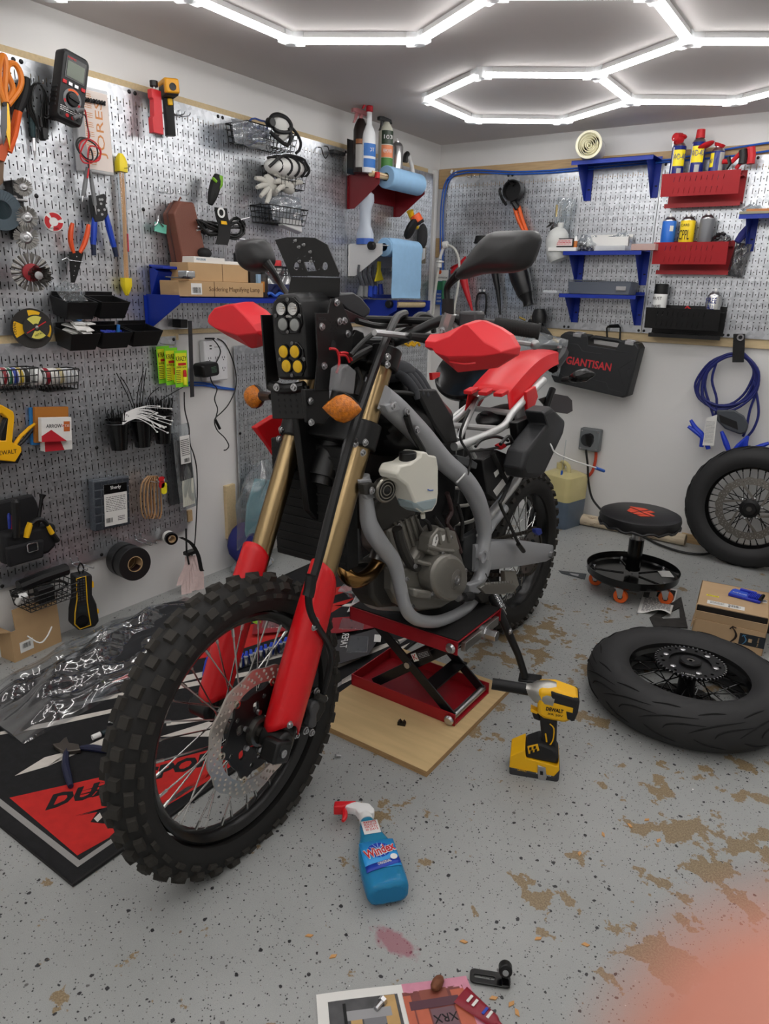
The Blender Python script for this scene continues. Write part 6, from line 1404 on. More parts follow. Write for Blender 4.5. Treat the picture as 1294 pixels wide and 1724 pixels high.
axd=(IW(965,1180)-IW(880,1160)).normalized();q=IW(893,1161)
mb=MB();mb.tube([q-axd*.014,q,q+axd*.012,q+axd*.04,q+axd*.062],[.014,.018,.028,.036,.036],20);put('nose_housing',mb,ia,t,sm=.5)
slabp('body',[(906,1151),(935,1152),(974,1166),(973,1180),(966,1200),(950,1207),(915,1200),(904,1193)],-.033,.033,iy,.010)
slabp('motor_cover',[(926,1152),(974,1167),(971,1184),(926,1172)],-.0345,.0345,ib,.006)
slabp('end_cover',[(962,1166),(975,1169),(972,1190),(966,1204),(958,1204)],-.0335,.0335,ib,.006)
slabp('grip',[(908,1199),(938,1206),(937,1225),(936,1258),(908,1256),(911,1236),(909,1215)],-.018,.018,ib,.009)
slabp('trigger',[(894,1193),(907,1198),(909,1212),(898,1208)],-.008,.008,ib,.003);slabp('trigger_guard',[(893,1189),(906,1195),(904,1199),(893,1195)],-.012,.012,iy,.002)
slabp('foot',[(885,1248),(908,1240),(930,1248),(940,1262),(938,1274),(884,1264)],-.034,.034,ib,.006)
slabp('battery_top',[(860,1258),(884,1248),(886,1262),(938,1276),(940,1266),(941,1282),(932,1292),(858,1277)],-.04,.04,iy,.006)
slabp('battery_base',[(858,1276),(932,1291),(942,1282),(940,1300),(930,1307),(858,1290)],-.041,.041,mat('battery grey',(50,51,54),.5),.006)
slabp('mode_panel',[(888,1243),(905,1239),(908,1250),(890,1256)],.035,.037,iy,.002)
for x,y in((893,1247),(900,1245),(895,1252),(902,1250)):slabp('mode_button',[(x-2,y-2),(x+2,y-3),(x+2,y+1),(x-2,y+2)],.037,.039,GLOSS,0)
slabp('belt_clip',[(905,1272),(918,1276),(920,1292),(917,1300),(906,1295),(905,1285)],.040,.044,STEEL,.001);slabp('clip_hole',[(909,1281),(914,1282),(914,1288),(909,1287)],.0442,.045,INK,0)
slabp('vent',[(952,1186),(968,1190),(966,1202),(954,1199)],.0325,.0345,ib,.001)
fr=lambda x,y,o:frame(IW(x,y,o),IW(965,1184)-IW(920,1176),V((0,0,1)))
text('DEWALT',fr(933,1184,.0345),.0105,INK,t,wd=.045,bold=.0004);text('XR 20V',fr(934,1192,.0345),.006,INK,t,wd=.04);text('DEWALT',fr(880,1281,.0425),.006,YEL,t,wd=.026);text('POWERSTACK',fr(915,1288,.0425),.004,PAPER,t,wd=.04)
mb=MB();mb.tube([IW(x,y,.0195)for x,y in((925,1212),(932,1220),(930,1240),(922,1250))],.0018,5,3);put('yellow_line',mb,iy,t);mb=MB();mb.tube([IW(x,y,.0195)for x,y in((918,1228),(920,1242))],.0022,5);put('yellow_line',mb,iy,t)
# --- wheels
def torus_tire(R,r,sq,M,mt,t,name='tire',grooves=None):
 prof=[]
 ri=R-2*r+.012
 for a in range(-140,141,14):prof.append(((R-r)+r*math.cos(rad(a)),r*sq*math.sin(rad(a))))
 mb=MB();mb.lathe([(x,z)for x,z in prof],M,96,False);mb.lathe([prof[-1],(prof[-1][0]+.008,prof[-1][1]*.7),(prof[0][0]+.008,prof[0][1]*.7),prof[0]],M,96,False)
 o=put(name,mb,mt,t,sm=.8)
 return o
def groove(t,R,r,sq,M,pts,off=.0):
 """a sipe that follows the tyre's surface: pts = (angle round the wheel, angle over the section)"""
 P=[]
 for a,b in spline([(x,y,0)for x,y in pts],4)and[(q.x,q.y)for q in spline([(x,y,0)for x,y in pts],4)]:
  k=(R-r)+(r+off)*math.cos(rad(b));P.append(M@V((k*math.cos(rad(a)),k*math.sin(rad(a)),(r+off)*sq*math.sin(rad(b)))))
 mb=MB();mb.tube(P,[.0006,.0026,.0026,.0006],5);return mb
def rim(R,w,M,m,t,name='rim'):
 mb=MB();mb.lathe([(R,w/2),(R+.010,w/2),(R+.010,w/2-.004),(R-.004,w/2-.010),(R-.016,w*.18),(R-.018,-w*.18),(R-.004,-w/2+.010),(R+.010,-w/2+.004),(R+.010,-w/2),(R,-w/2),(R-.012,-w*.3),(R-.024,-w*.12),(R-.024,w*.12),(R-.012,w*.3),(R,w/2)],M,72,False)
 return put(name,mb,m,t,sm=.5)
def spokes(R,hr,hz,M,m,t,n=36,r=.0018,tip=None):
 for i in range(n):
  s=1 if i%2 else-1;a=360*i/n;b=a+(38 if(i//2)%2 else-38)
  p=M@V((hr*math.cos(rad(b)),hr*math.sin(rad(b)),s*hz));q=M@V((R*math.cos(rad(a)),R*math.sin(rad(a)),s*.004))
  mb=MB();mb.cyl(p,q,r,n=5);e=put('spoke',mb,m,t)
  mb=MB();mb.cyl(q-(q-p).normalized()*.018,q,.0034,n=6);put('nipple',mb,tip or m,e)
def disc_holes(R,r0,rows,n,hr):
 out=[]
 for k,rr in enumerate(rows):
  for i in range(n):a=rad(360*(i+.33*k)/n);out.append(circ(hr,8,rr*math.cos(a),rr*math.sin(a)))
 return out
def wavy(R,amp,n,k=144):return[((R+amp*math.cos(n*2*math.pi*i/k))*math.cos(2*math.pi*i/k),(R+amp*math.cos(n*2*math.pi*i/k))*math.sin(2*math.pi*i/k))for i in range(k)]
ROADT=mat('road tyre rubber',(38,38,39),.62,bump=.12,bs=300)
FW=T(2.007,-1.672,.0735);R_,r_,s_=.312,.0735,1.0
t=thing('rear_wheel','black spoked rear wheel with a toothed sprocket lying flat on the floor','wheel',M=FW)
torus_tire(R_,r_,s_,ID,ROADT,t)
sip=mat('tyre groove',(14,14,15),.9)
for i in range(14):
 a=i*360/14
 for pts in([(a,8),(a+6,22),(a+16,36),(a+30,44)],[(a+13,4),(a+15,16),(a+22,26),(a+34,30)],[(a+4,52),(a+12,60),(a+20,62)]):
  for sg in(1,-1):put('tread_groove',groove(t,R_,r_,s_,ID,[(x,sg*y)for x,y in pts],.0006),sip,t,kind=None)if sg>0 else None
 put('tread_groove',groove(t,R_,r_,s_,ID,[(a+3,-4),(a+10,-16),(a+20,-24)],.0006),sip,t)
rim(.206,.108,ID,GLOSS,t);spokes(.19,.036,.048,ID,GLOSS,t,36,.0022)
mb=MB();mb.lathe([(.020,-.07),(.045,-.066),(.045,-.05),(.027,-.045),(.026,.035),(.04,.04),(.062,.045),(.07,.07),(.05,.072)],n=32);put('hub',mb,mat('hub black',(22,22,23),.4,.3),t)
mb=MB();mb.lathe([(.016,.06),(.03,.06),(.034,.082),(.03,.086),(.012,.086),(.012,.06)],n=28,caps=False);put('bearing_boss',mb,mat('hub black',(22,22,23),.4,.3),t)
mb=MB();mb.lathe([(.012,.084),(.006,.083)],n=20,caps=False);put('bearing_seal',mb,mat('grey seal',(96,94,90),.6),t)
nT=48;teeth=[]
for i in range(nT):
 for da,rr in((-.32,.100),(-.14,.107),(.14,.107),(.32,.100)):a=2*math.pi*(i+da)/nT;teeth.append((rr*math.cos(a),rr*math.sin(a)))
sp_=plate('sprocket',[teeth,circ(.064,32)]+[circ(.006,10,.085*math.cos(rad(60*i+30)),.085*math.sin(rad(60*i+30)))for i in range(6)]+[circ(.005,10,.087*math.cos(rad(60*i+12)),.087*math.sin(rad(60*i+12)))for i in range(6)],.006,T(0,0,.072),mat('sprocket black',(30,30,31),.4,.5),t)
for i in range(nT):
 a=360*i/nT;mb=MB();mb.box(.0055,.0038,.0064,RZ(a)@T(.1048,0,.0752));put('bare_tooth',mb,STEEL,sp_,sm=0)
for i in range(6):
 mb=MB();mb.lathe([(.009,.078),(.009,.082),(.005,.084),(.001,.084)],RZ(60*i)@T(.076,0,0),12);put('sprocket_nut',mb,STEEL,sp_)
text('14 TOOTH',RZ(8)@T(0,-.0885,.0786),.006,WHITE,sp_)
plate('brake_disc',[wavy(.108,.003,10,80),circ(.07,24)]+disc_holes(.1,0,(.08,.092),24,.003),.005,T(0,0,-.07),mat('disc steel dark',(72,70,68),.4,.8),t)
SW=frame(V((1.942,-.162,.297)),(1,0,0),V((0,.08,1)))
t=thing('front_wheel','black spoked front wheel with a drilled brake disc leaning on the back wall','wheel',M=SW)
torus_tire(.30,.056,1.05,ID,ROADT,t)
for i in range(16):
 a=i*22.5
 for pts in([(a,6),(a+6,24),(a+16,40)],[(a+10,-4),(a+14,14),(a+22,22)]):put('tread_groove',groove(t,.30,.056,1.05,ID,pts,.0006),sip,t)
rim(.213,.088,ID,GLOSS,t);spokes(.197,.034,.032,ID,GLOSS,t,36,.0022)
mb=MB();mb.lathe([(.010,-.045),(.03,-.045),(.03,-.02),(.022,0),(.03,.02),(.046,.034),(.046,.04),(.03,.046),(.028,.058),(.012,.058)],n=28);put('hub',mb,mat('hub black',(22,22,23),.4,.3),t)
mb=MB();mb.lathe([(.012,.0585),(.004,.0585)],n=16);put('axle_bore',mb,mat('grey seal',(96,94,90),.6),t)
dsc=mat('disc steel',(146,142,136),.32,1)
d_=plate('brake_disc',[wavy(.152,.003,18,180),circ(.118,60)]+disc_holes(.1,0,(.126,.1345,.143),40,.0024),.004,T(0,0,.042),dsc,t)
for i in range(6):
 a=rad(60*i+15);b=rad(60*i+15+38)
 mb=MB();mb.rings([[V((rr*math.cos(x)-s*dx*math.sin(x),rr*math.sin(x)+s*dx*math.cos(x),z))for rr,x,s,dx in((.048,a,1,.008),(.048,a,-1,.008),(.122,b,-1,.007),(.122,b,1,.007))]for z in(.041,.045)]);put('carrier_arm',mb,dsc,d_,sm=0)
 mb=MB();mb.lathe([(.0065,.045),(.0065,.05),(.003,.051)],T(.054*math.cos(a),.054*math.sin(a),0),10);put('disc_bolt',mb,CHROME,d_)
text('DIAMOND',T(0,0,0)@RZ(62)@T(0,.226,.036),.014,mat('grey print',(170,170,172),.7),t,wd=.06)
mb=MB();p=F(1262,948,.008);mb.cyl(p-V((.04,0,.008)),p+V((.04,0,-.004)),.014,n=12);put('rubber_chock',mb,RUBBER,None,'dark rubber chock under the standing wheel','chock')
# --- rolling stool
ST=V((1.592,-.842,0))
t=thing('rolling_stool','black round rolling stool with a tool tray and orange castors','stool',M=MX.Translation(ST))
sk=mat('stool vinyl',(24,24,26),.42,bump=.08,bs=200)
S=.365
mb=MB();mb.lathe([(.12,S-.06),(.166,S-.05),(.172,S-.02),(.168,S-.004),(.15,S+.004),(.004,S+.006)],n=48);put('seat',mb,sk,t)
mb=MB();mb.tube([V((.169*math.cos(i*.13),.169*math.sin(i*.13),S-.046+.006*math.sin(i*1.9)))for i in range(48)],.006,6,closed=True);put('seat_skirt',mb,sk,t)
lp=mat('stool orange print',(214,74,48),.6)
um=MX.Translation((0,0,S+.0045))@RZ(-32)
for o in([(-.075,.012),(-.03,.05),(-.008,.05),(-.008,.006),(-.075,.006)],[(-.06,-.004),(-.004,-.004),(-.004,-.05),(-.03,-.05)],[(.004,.05),(.03,.05),(.03,.03),(.018,.018),(.07,.012),(.07,-.002),(.004,-.002)],[(.004,-.01),(.04,-.012),(.02,-.05),(.004,-.05)],[(.045,-.012),(.07,-.012),(.052,-.05),(.03,-.05)]):
 mb=MB();mb.prism(o,0,.0025,um);put('printed_logo',mb,lp,t,sm=0)
mb=MB();mb.cyl((0,0,.10),(0,0,.245),.032,n=24);put('column',mb,GLOSS,t)
mb=MB();mb.cyl((0,0,.245),(0,0,.265),.022,n=20);mb.cyl((0,0,.26),(0,0,.31),.016,n=16);put('piston',mb,STEEL,t)
mb=MB();mb.box(.10,.10,.006,T(0,0,S-.062));mb.cyl((0,0,.28),(0,0,S-.055),.022,.04,n=16);put('seat_plate',mb,BLACK,t)
mb=MB();mb.lathe([(.004,.078),(.185,.078),(.192,.084),(.197,.112),(.200,.112),(.196,.08),(.188,.072),(.004,.072)],n=64,caps=False);put('tray',mb,GLOSS,t)
for i in range(5):
 a=rad(72*i-93);mb=MB();mb.bx((.035,-.003,.079),(.17,.003,.083),RZ(72*i-93));put('tray_rib',mb,GLOSS,t,bev=.0015)
 c=V((.165*math.cos(a),.165*math.sin(a),0));u=V((-math.sin(a),math.cos(a),0))
 mb=MB();mb.lathe([(.009,.08),(.009,.088),(.006,.096),(.001,.098)],MX.Translation(c),10);put('castor_bolt',mb,CHROME,t)
 mb=MB();mb.cyl(c+V((0,0,.062)),c+V((0,0,.073)),.018,n=14)
 for s in(-1,1):q=c+V((.012,0,0));mb.rings([[q+V((x,s*.014-.0012,z))for x,z in((-.02,.066),(.014,.066),(.010,.026),(-.004,.024))],[q+V((x,s*.014+.0012,z))for x,z in((-.02,.066),(.014,.066),(.010,.026),(-.004,.024))]])
 k=put('castor_fork',mb,STEEL,t)
 q=c+V((.014,0,.0305));mb=MB();mb.lathe([(.014,-.011),(.028,-.011),(.0305,-.007),(.0305,.007),(.028,.011),(.014,.011)],frame(q,(1,0,0),(0,0,1)),24);put('castor_wheel',mb,mat('castor orange',(232,100,36),.4),k)
 mb=MB();mb.cyl(q+V((0,-.0125,0)),q+V((0,.0125,0)),.012,n=12);put('castor_hub',mb,BLACK,k)
mb=MB();p=F(1120,966,.08)-ST;mb.box(.055,.075,.0008,MX.Translation(p)@RZ(30));put('tray_label',mb,PAPER,t,sm=0)
# --- sheet of paper and black square
def sheet(name,C4,nu,nv,amp,m,label,cat,seed=1,z0=.001):
 rn=random.Random(seed);ph=[rn.uniform(0,6)for _ in range(4)];A,Bq,Cc,D=[F(*c)for c in C4]
 def fn(u,v):
  p=A*(1-u)*(1-v)+Bq*u*(1-v)+Cc*u*v+D*(1-u)*v;p.z=z0+amp*(.5+.5*math.sin(5*u+ph[0]+3*v))*(.4+.6*v)*(.5+.5*math.sin(4*v+ph[1]));return p
 t=thing(name,label,cat,at=(A+Cc)/2)
 mb=MB();mb.grid(fn,nu,nv);put('sheet',mb,m,t,sm=1,solid=.0004);return t,fn
def onsheet(t,fn,u0,v0,u1,v1,m,nm='printed_photo',lift=.0008,n=6):
 mb=MB();mb.grid(lambda u,v:fn(u0+(u1-u0)*u,v0+(v1-v0)*v)+V((0,0,lift)),n,n);return put(nm,mb,m,t,sm=1)
t,fn=sheet('instruction_sheet',((1088,981),(1140,994),(1128,1040),(1072,1032)),10,12,.03,PAPER,'curled black and white instruction sheet lying beside the stool','paper',3)
onsheet(t,fn,.02,.02,.2,.5,mat('grey print block',(90,90,92),.8),'dark_column');onsheet(t,fn,.42,.06,.66,.4,INK);onsheet(t,fn,.72,.06,.96,.4,INK)
rn=random.Random(3);mb=MB()
for j in range(14):
 v=.46+.036*j;u=.1
 while u<.92:
  l=rn.uniform(.05,.14);a=[fn(u,v),fn(min(u+l,.94),v),fn(min(u+l,.94),v+.016),fn(u,v+.016)];mb.add([p+V((0,0,.001))for p in a],[(0,1,2,3)]);u+=l+.03
put('fine_print',mb,mat('grey print block',(90,90,92),.8),t,kind='stuff',sm=0)
t=thing('roofing_square','worn black triangular square lying between the stool and the flat wheel','square',at=F(1130,1040))
mb=MB()
P=fpx([(1146,1006),(1157,1058),(1100,1056),(1093,1041)],.002)
o=plate('plate',[[(p.x,p.y)for p in P],[(p.x,p.y)for p in fpx([(1143,1024),(1144,1042),(1116,1043),(1112,1040)],.002)]],.005,T(0,0,.0015),mat('worn black square',(46,44,42),.6,var=.4,vs=40),t)
t=thing('sanding_strip','dark flat strip with a pale print lying left of the stool','strip',at=F(965,966))
mb=MB();P=fpx([(940,960),(987,966),(984,975),(945,965)],.003);mb.rings([[p-V((0,0,.002))for p in P],P]);put('strip',mb,mat('dark strip',(60,66,70),.5),t,sm=0)
mb=MB();P=fpx([(958,964.5),(974,967),(973,970),(962,967.5)],.0035);mb.rings([[p-V((0,0,.0004))for p in P],P]);put('pale_print',mb,mat('grey print',(170,170,172),.7),t,sm=0)
# --- shipping carton with the blue blade pack
a,b=V((1.925,-1.19,0)),V((2.172,-1.16,0));u=(b-a).normalized();M=frame(a,u,V((-u.y,u.x,0)));W_,D_,H_=(b-a).length,.275,.152
t=thing('shipping_carton','open brown shipping carton with tape and labels beside the flat wheel','carton',M=M)
kr=mat('brown cardboard light',(188,158,122),.85,var=.05,vs=10)
for nm,p,q in(('carton_wall',(0,0,0),(.004,D_,H_)),('carton_wall',(W_-.004,0,0),(W_,D_,H_)),('carton_wall',(0,D_-.004,0),(W_,D_,H_)),('carton_wall',(0,0,0),(W_,.004,H_*.62)),('carton_top',(0,.01,H_-.004),(W_,D_,H_)),('bottom',(0,0,0),(W_,D_,.004))):
 mb=MB();mb.bx(p,q);put(nm,mb,kr,t,sm=0,bev=.0008)
mb=MB();mb.bx((0,0,0),(W_,.003,.035),T(0,.004,H_*.62)@RX(10));put('flap',mb,kr,t,sm=0)
mb=MB();mb.bx((0,0,-.03),(.003,D_*.4,0),T(-.0,-.01,H_*.6)@RY(12));put('flap',mb,kr,t,sm=0)
mb=MB();mb.bx((.004,.006,.004),(W_-.004,.012,H_*.98));put('inside_shade',mb,mat('carton inside shade',(30,24,20),.9),t,sm=0)  # dark sheet behind the opening stands in for the shade inside
c=card(.13,.036,T(.10,.05,H_),PAPER,t,'shipping_label');lines(T(.07,.052,H_),.05,.022,4,c,seed=11);barcode(T(.13,.052,H_),.04,.022,c,16)
for x in(.112,):
 for y in(.04,.058):mb=MB();mb.box(.006,.008,.0004,T(x,y,H_+.001));put('black_mark',mb,INK,c,sm=0)
c=card(.045,.012,T(.05,.12,H_),mat('sticker yellow',(232,214,40),.6),t,'yellow_sticker');lines(T(.05,.12,H_),.036,.006,1,c,seed=2)
c=card(.03,.03,T(.225,.17,H_),PAPER,t,'white_sticker');barcode(T(.225,.17,H_),.022,.02,c,10)
mb=MB();mb.bx((W_-.085,-.0012,.03),(W_+.0012,0,.075));mb.bx((W_,-.0012,.03),(W_+.0012,.08,.075));tp=put('black_tape',mb,mat('dark packing tape',(34,40,46),.35),t,sm=0)
def smile(x,y,s,m,par,vert=True):
 mb=MB();P=[V((x+s*.28*math.sin(q*math.pi),-.0016,y+s*(q-.5)))for q in[i/10 for i in range(11)]];mb.tube(P,[s*.03,s*.075,s*.03],6)
 mb.tube([P[-1]+V((s*.22,0,-.0)),P[-1]+V((0,0,s*.05)),P[-1]+V((-s*.12,0,-s*.14))],s*.035,5);return put('arrow_print',mb,m,par)
smile(.135,.06,.062,mat('brown black ink',(40,28,22),.7),t);smile(W_-.072,.05,.036,mat('sky ink',(70,130,170),.6),tp)
mb=MB();mb.box(.012,.0006,.014,T(W_-.048,-.0016,.052));put('box_icon',mb,kr,tp,sm=0);text('Free delivery',T(W_-.022,-.0016,.052)@RX(90)@RZ(90),.006,kr,tp,wd=.036)
M2=M@T(.165,.17,H_+.0005)@RZ(-12)
t=thing('blade_pack','blue plastic pack of blades lying on the shipping carton','pack',M=M2)
bp=mat('pack blue',(34,52,180),.35)
mb=MB();mb.box(.115,.062,.012,T(0,0,.006));put('base_tray',mb,bp,t,bev=.003)
mb=MB();mb.prism([(-.056,-.03),(.01,-.03),(.0,.03),(-.05,.032)],.012,.0135);put('printed_card',mb,mat('pack print',(48,84,200),.5),t,sm=0)
text('BLUE BLADE',T(-.022,-.008,.0138),.008,WHITE,t,wd=.05)
for i in range(7):mb=MB();mb.box(.004,.05,.010,T(.014+.0055*i,0,.016));put('blade_rib',mb,bp,t,bev=.001)
mb=MB();mb.cyl((.055,-.026,.016),(.055,.026,.016),.007,n=10);put('black_roller',mb,BLACK,t)
mb=MB();mb.box(.06,.012,.012,T(.0,.03,.016));put('clip',mb,bp,t,bev=.003)
mb=MB();mb.bx((0,0,0),(.3,.3,.32),MX.Translation(F(1283,1065,0))@RZ(4));
o=put('mesh_crate',mb,mat('black crate mesh',(16,16,17),.6,bump=1,bs=160),None,'black mesh box cut off by the right edge of the picture','crate',sm=0,bev=.004)
# --- window cleaner bottle
P_,Q_=F(655,1508,.035),F(622,1400,.035);u=(Q_-P_);u.z=0;u.normalize()
M=frame(P_,V((u.y,-u.x,0)),u)
L_=.275
t=thing('cleaner_bottle','blue glass cleaner spray bottle lying on the floor','spray bottle',M=M)
def sec(y,w_,d_,zc=0,r=.4):return[V((x,y,z+zc))for x,z in rrect(w_,d_,min(w_,d_)*r,4)]
wb=mat('window cleaner blue',(70,178,222),.06,trans=.6,ior=1.2)
k=.0
mb=MB();mb.rings([sec(.0,.084,.046),sec(.006,.094,.056),sec(.05,.098,.058),(sec(.085,.094,.056)),sec(.125,.086,.052),sec(.15,.07,.046),sec(.175,.052,.04),sec(.205,.044,.036),sec(.22,.032,.030),sec(.228,.028,.028)]);put('bottle',mb,wb,t,sm=.8,sub=1)
mb=MB();mb.rings([sec(.008,.088,.048),sec(.05,.09,.05),sec(.075,.088,.048)]);put('liquid',mb,mat('cleaner liquid',(40,140,216),.1,trans=.3,ior=1.2),t,sm=.8)
lab=mat('cleaner label',(44,150,220),.4);ld=mat('label royal',(28,62,170),.4)
def curved(x0,x1,y0,y1,m,nm,lift,par,skew=0):
 mb=MB();mb.grid(lambda a,b:V((x0+(x1-x0)*a,y0+(y1-y0)*b+skew*(a-.5),.0292+lift-7*max(0,abs(x0+(x1-x0)*a)-.022)**2)),10,2);return put(nm,mb,m,par,sm=1,solid=.0003)
c=curved(-.04,.04,.048,.128,lab,'main_label',.0006,t)
curved(-.04,.04,.048,.066,ld,'royal_band',.0012,c,.014)
mb=MB();mb.lathe([(.026,0),(.026,.0004)],MX.Diagonal((1,.8,1,1)),28);mb.v=[tuple(V(q)+V((0,.098,.0306)))for q in mb.v];put('burst',mb,ld,c)
for i in range(12):mb=MB();mb.prism([(.004,-.0008),(.022,-.0003),(.022,.0003),(.004,.0008)],0,.0004,T(0,.098,.0309)@RZ(30*i));put('ray',mb,mat('pale rays',(190,220,240),.5),c,sm=0)
text('Windex',T(.0,.094,.0318)@RZ(13),.024,WHITE,c,wd=.074,bold=.0022,shear=.12);text('Windex',T(.0,.094,.0323)@RZ(13),.024,REDW,c,wd=.072,bold=.0007,shear=.12)
text('ORIGINAL',T(.004,.061,.0312)@RZ(10),.0075,WHITE,c,wd=.032);mb=MB();mb.lathe([(.008,0),(.008,.0004)],T(.028,.073,.031),16);put('drop_badge',mb,WHITE,c)
c=curved(-.02,.02,.158,.2,WHITE,'neck_label',-.006,t);text('RESISTS',T(.0,.192,.0262),.0055,REDW,c,wd=.03);text('BUILD-UP',T(.0,.184,.0262),.0055,REDW,c,wd=.03);text('FOR UP TO',T(.0,.176,.0262),.0055,REDW,c,wd=.03);text('30 DAYS',T(.0,.168,.0262),.006,REDW,c,wd=.03)
mb=MB();mb.rings([sec(.222,.034,.034,0,.49),sec(.242,.032,.032,0,.49)]);put('collar',mb,WHITE,t)
mb=MB();mb.prism([(.022,.238),(.026,.25),(.018,.272),(-.01,.284),(-.05,.288),(-.05,.278),(-.02,.262),(-.014,.24)],-.012,.012);put('sprayer_shell',mb,mat('sprayer white',(236,236,236),.4),t,bev=.004)
mb=MB();mb.prism([(-.012,.286),(-.066,.296),(-.072,.276),(-.05,.272),(-.03,.278)],-.013,.013);put('red_cover',mb,mat('sprayer red',(216,30,40),.35),t,bev=.003)
mb=MB();mb.tube([(-.046,.276,0),(-.046,.262,0),(-.05,.246,0),(-.056,.238,0)],[.006,.007,.006,.004],8,3);put('trigger',mb,mat('sprayer red',(216,30,40),.35),t)
# --- printed page at the bottom edge
C4=[F(532,1676),F(784,1645),F(824,1746),F(540,1800)]
def pfn(u,v):p=C4[0]*(1-u)*(1-v)+C4[1]*u*(1-v)+C4[2]*u*v+C4[3]*(1-u)*v;p.z=.0012+.002*(.5+.5*math.sin(7*u+2*v));return p
t=thing('printed_page','page printed with two photographs of gold fork tubes, stained pink on the right','paper',at=pfn(.5,.5))
mb=MB();mb.grid(pfn,16,8);put('sheet',mb,PAPER,t,sm=1)
pink=mat('pink stained paper',(206,140,160),.8,var=.12,vs=40)
onsheet(t,pfn,.56,.0,1,.16,pink,'pink_stain',.0006);onsheet(t,pfn,.93,.1,1,1,pink,'pink_stain',.0006)
pg=onsheet(t,pfn,.07,.14,.52,1,mat('photo dark grey',(74,74,76),.5,var=.3,vs=30),'printed_photo',.0006);pr_=onsheet(t,pfn,.55,.14,.95,1,mat('photo red brown',(120,62,58),.5,var=.25,vs=30),'printed_photo',.0006)
pgold=mat('photo gold',(186,150,96),.5,var=.1,vs=40);pcop=mat('photo copper',(186,96,70),.5,var=.1,vs=40)
for u0,u1,v0,m in((.20,.27,.42,pgold),(.42,.50,.15,pgold),(.47,.52,.72,pgold)):onsheet(pg,pfn,u0,v0,u1,1,m,'printed_tube',.0012)
onsheet(pg,pfn,.18,.32,.46,.46,mat('photo pale grey',(150,150,152),.5),'printed_clamp',.0014);onsheet(pg,pfn,.28,.46,.42,.9,mat('photo mid grey',(116,116,120),.5),'printed_plate',.0012);onsheet(pg,pfn,.16,.2,.18,1,INK,'printed_hose',.0014);onsheet(pg,pfn,.08,.66,.14,.82,PAPER,'printed_bolt',.0013)
for u0,u1,v0,m in((.61,.69,.44,pcop),(.55,.60,.2,pcop),(.86,.95,.2,pcop)):onsheet(pr_,pfn,u0,v0,u1,1,m,'printed_tube',.0012)
onsheet(pr_,pfn,.58,.3,.9,.44,mat('photo plum',(86,50,62),.5),'printed_clamp',.0014);onsheet(pr_,pfn,.7,.46,.85,.8,mat('photo plum grey',(112,84,92),.5),'printed_plate',.0012);onsheet(pr_,pfn,.66,.14,.84,.3,mat('photo brick',(140,76,62),.5),'printed_guard',.0011)
for u,nm,par in((.345,'ARX',pg),(.78,'XRX',pr_)):
 ux=(pfn(u+.05,.62)-pfn(u-.05,.62));text(nm,frame(pfn(u,.62)+V((0,0,.0018)),-ux,V((ux.y,-ux.x,0))),.016,INK,par)
mb=MB();mb.tube([pfn(.36,.36)+V((0,0,.005)),pfn(.41,.26)+V((0,0,.005))],.005,8);mb.cyl(pfn(.405,.27)+V((0,0,.005)),pfn(.425,.23)+V((0,0,.005)),.008,n=6);put('loose_bolt',mb,STEEL,None,'shiny bolt lying on the left photograph of the page','bolt')
mb=MB();p=F(736,1655,.012);mb.ball(p,(.011,.018,.010),10,8);o=put('brown_stone',mb,mat('brown stone',(116,70,46),.7,bump=1,bs=120,var=.3,vs=90),None,'small brown stone on the top edge of the printed page','stone',sm=1.2)
a,b=F(775,1674,.008),F(822,1712,.008);u=(b-a).normalized()
t=thing('glue_tube','small crimson tube with a pointed nozzle lying on the printed page','tube',at=(a+b)/2)
n_=V((-u.y,u.x,0));rt=mat('crimson tube',(140,24,44),.35)
mb=MB();mb.rings([[p+n_*w+V((0,0,z))for w,z in[(k*math.cos(q)*1.0,h*math.sin(q))for q in[i*math.pi/6 for i in range(12)]]]for p,k,h in((a,.021,.0015),(a+u*.03,.018,.0055),(a+u*.075,.0125,.008),(a+u*.08,.009,.007))]);put('body',mb,rt,t)
mb=MB();mb.tube([a+u*.08,a+u*.09,a+u*.105],[.007,.005,.0018],10);put('nozzle',mb,rt,t)
for k,m in((.018,PAPER),(.03,PAPER),(.052,mat('label royal',(28,62,170),.4)),(.062,PAPER)):
 mb=MB();p=a+u*k+V((0,0,.0085-.02*max(0,.04-k)*2*.0));mb.rings([[p+n_*w_+V((0,0,z_-.0012))for w_,z_ in((-.008,-.0005),(.008,-.0005),(.008,.0008),(-.008,.0008))],[p+u*.005+n_*w_+V((0,0,z_-.0008))for w_,z_ in((-.008,-.0005),(.008,-.0005),(.008,.0008),(-.008,.0008))]]);put('print_band',mb,m,t,sm=0)
t=thing('black_bracket','black slotted bracket with an upright knob on the floor at the bottom','bracket',at=F(820,1650))
a,b=F(791,1645,0),F(858,1656,0);u=(b-a).normalized();M=frame(a,u,V((-u.y,u.x,0)));ln=(b-a).length
plate('slotted_plate',[rrect(ln,.028,.008,4,ln/2,0),rrect(ln*.55,.009,.004,4,ln*.36,0)],.004,M@T(0,0,.003),GLOSS,t,bev=.0008)
mb=MB();mb.bx((ln*.78,-.014,.003),(ln,.014,.008),M);mb.bx((ln*.82,.0,.004),(ln*.9,.012,.03),M);put('foot',mb,GLOSS,t,bev=.002)
mb=MB();mb.cyl(M@V((ln*.86,.014,.026)),M@V((ln*.86,-.004,.032)),.013,n=18);put('knob',mb,BLACK,t,bev=.002);mb=MB();mb.cyl(M@V((ln*.86,-.004,.032)),M@V((ln*.86,-.008,.0335)),.006,n=10);put('steel_stud',mb,CHROME,t)
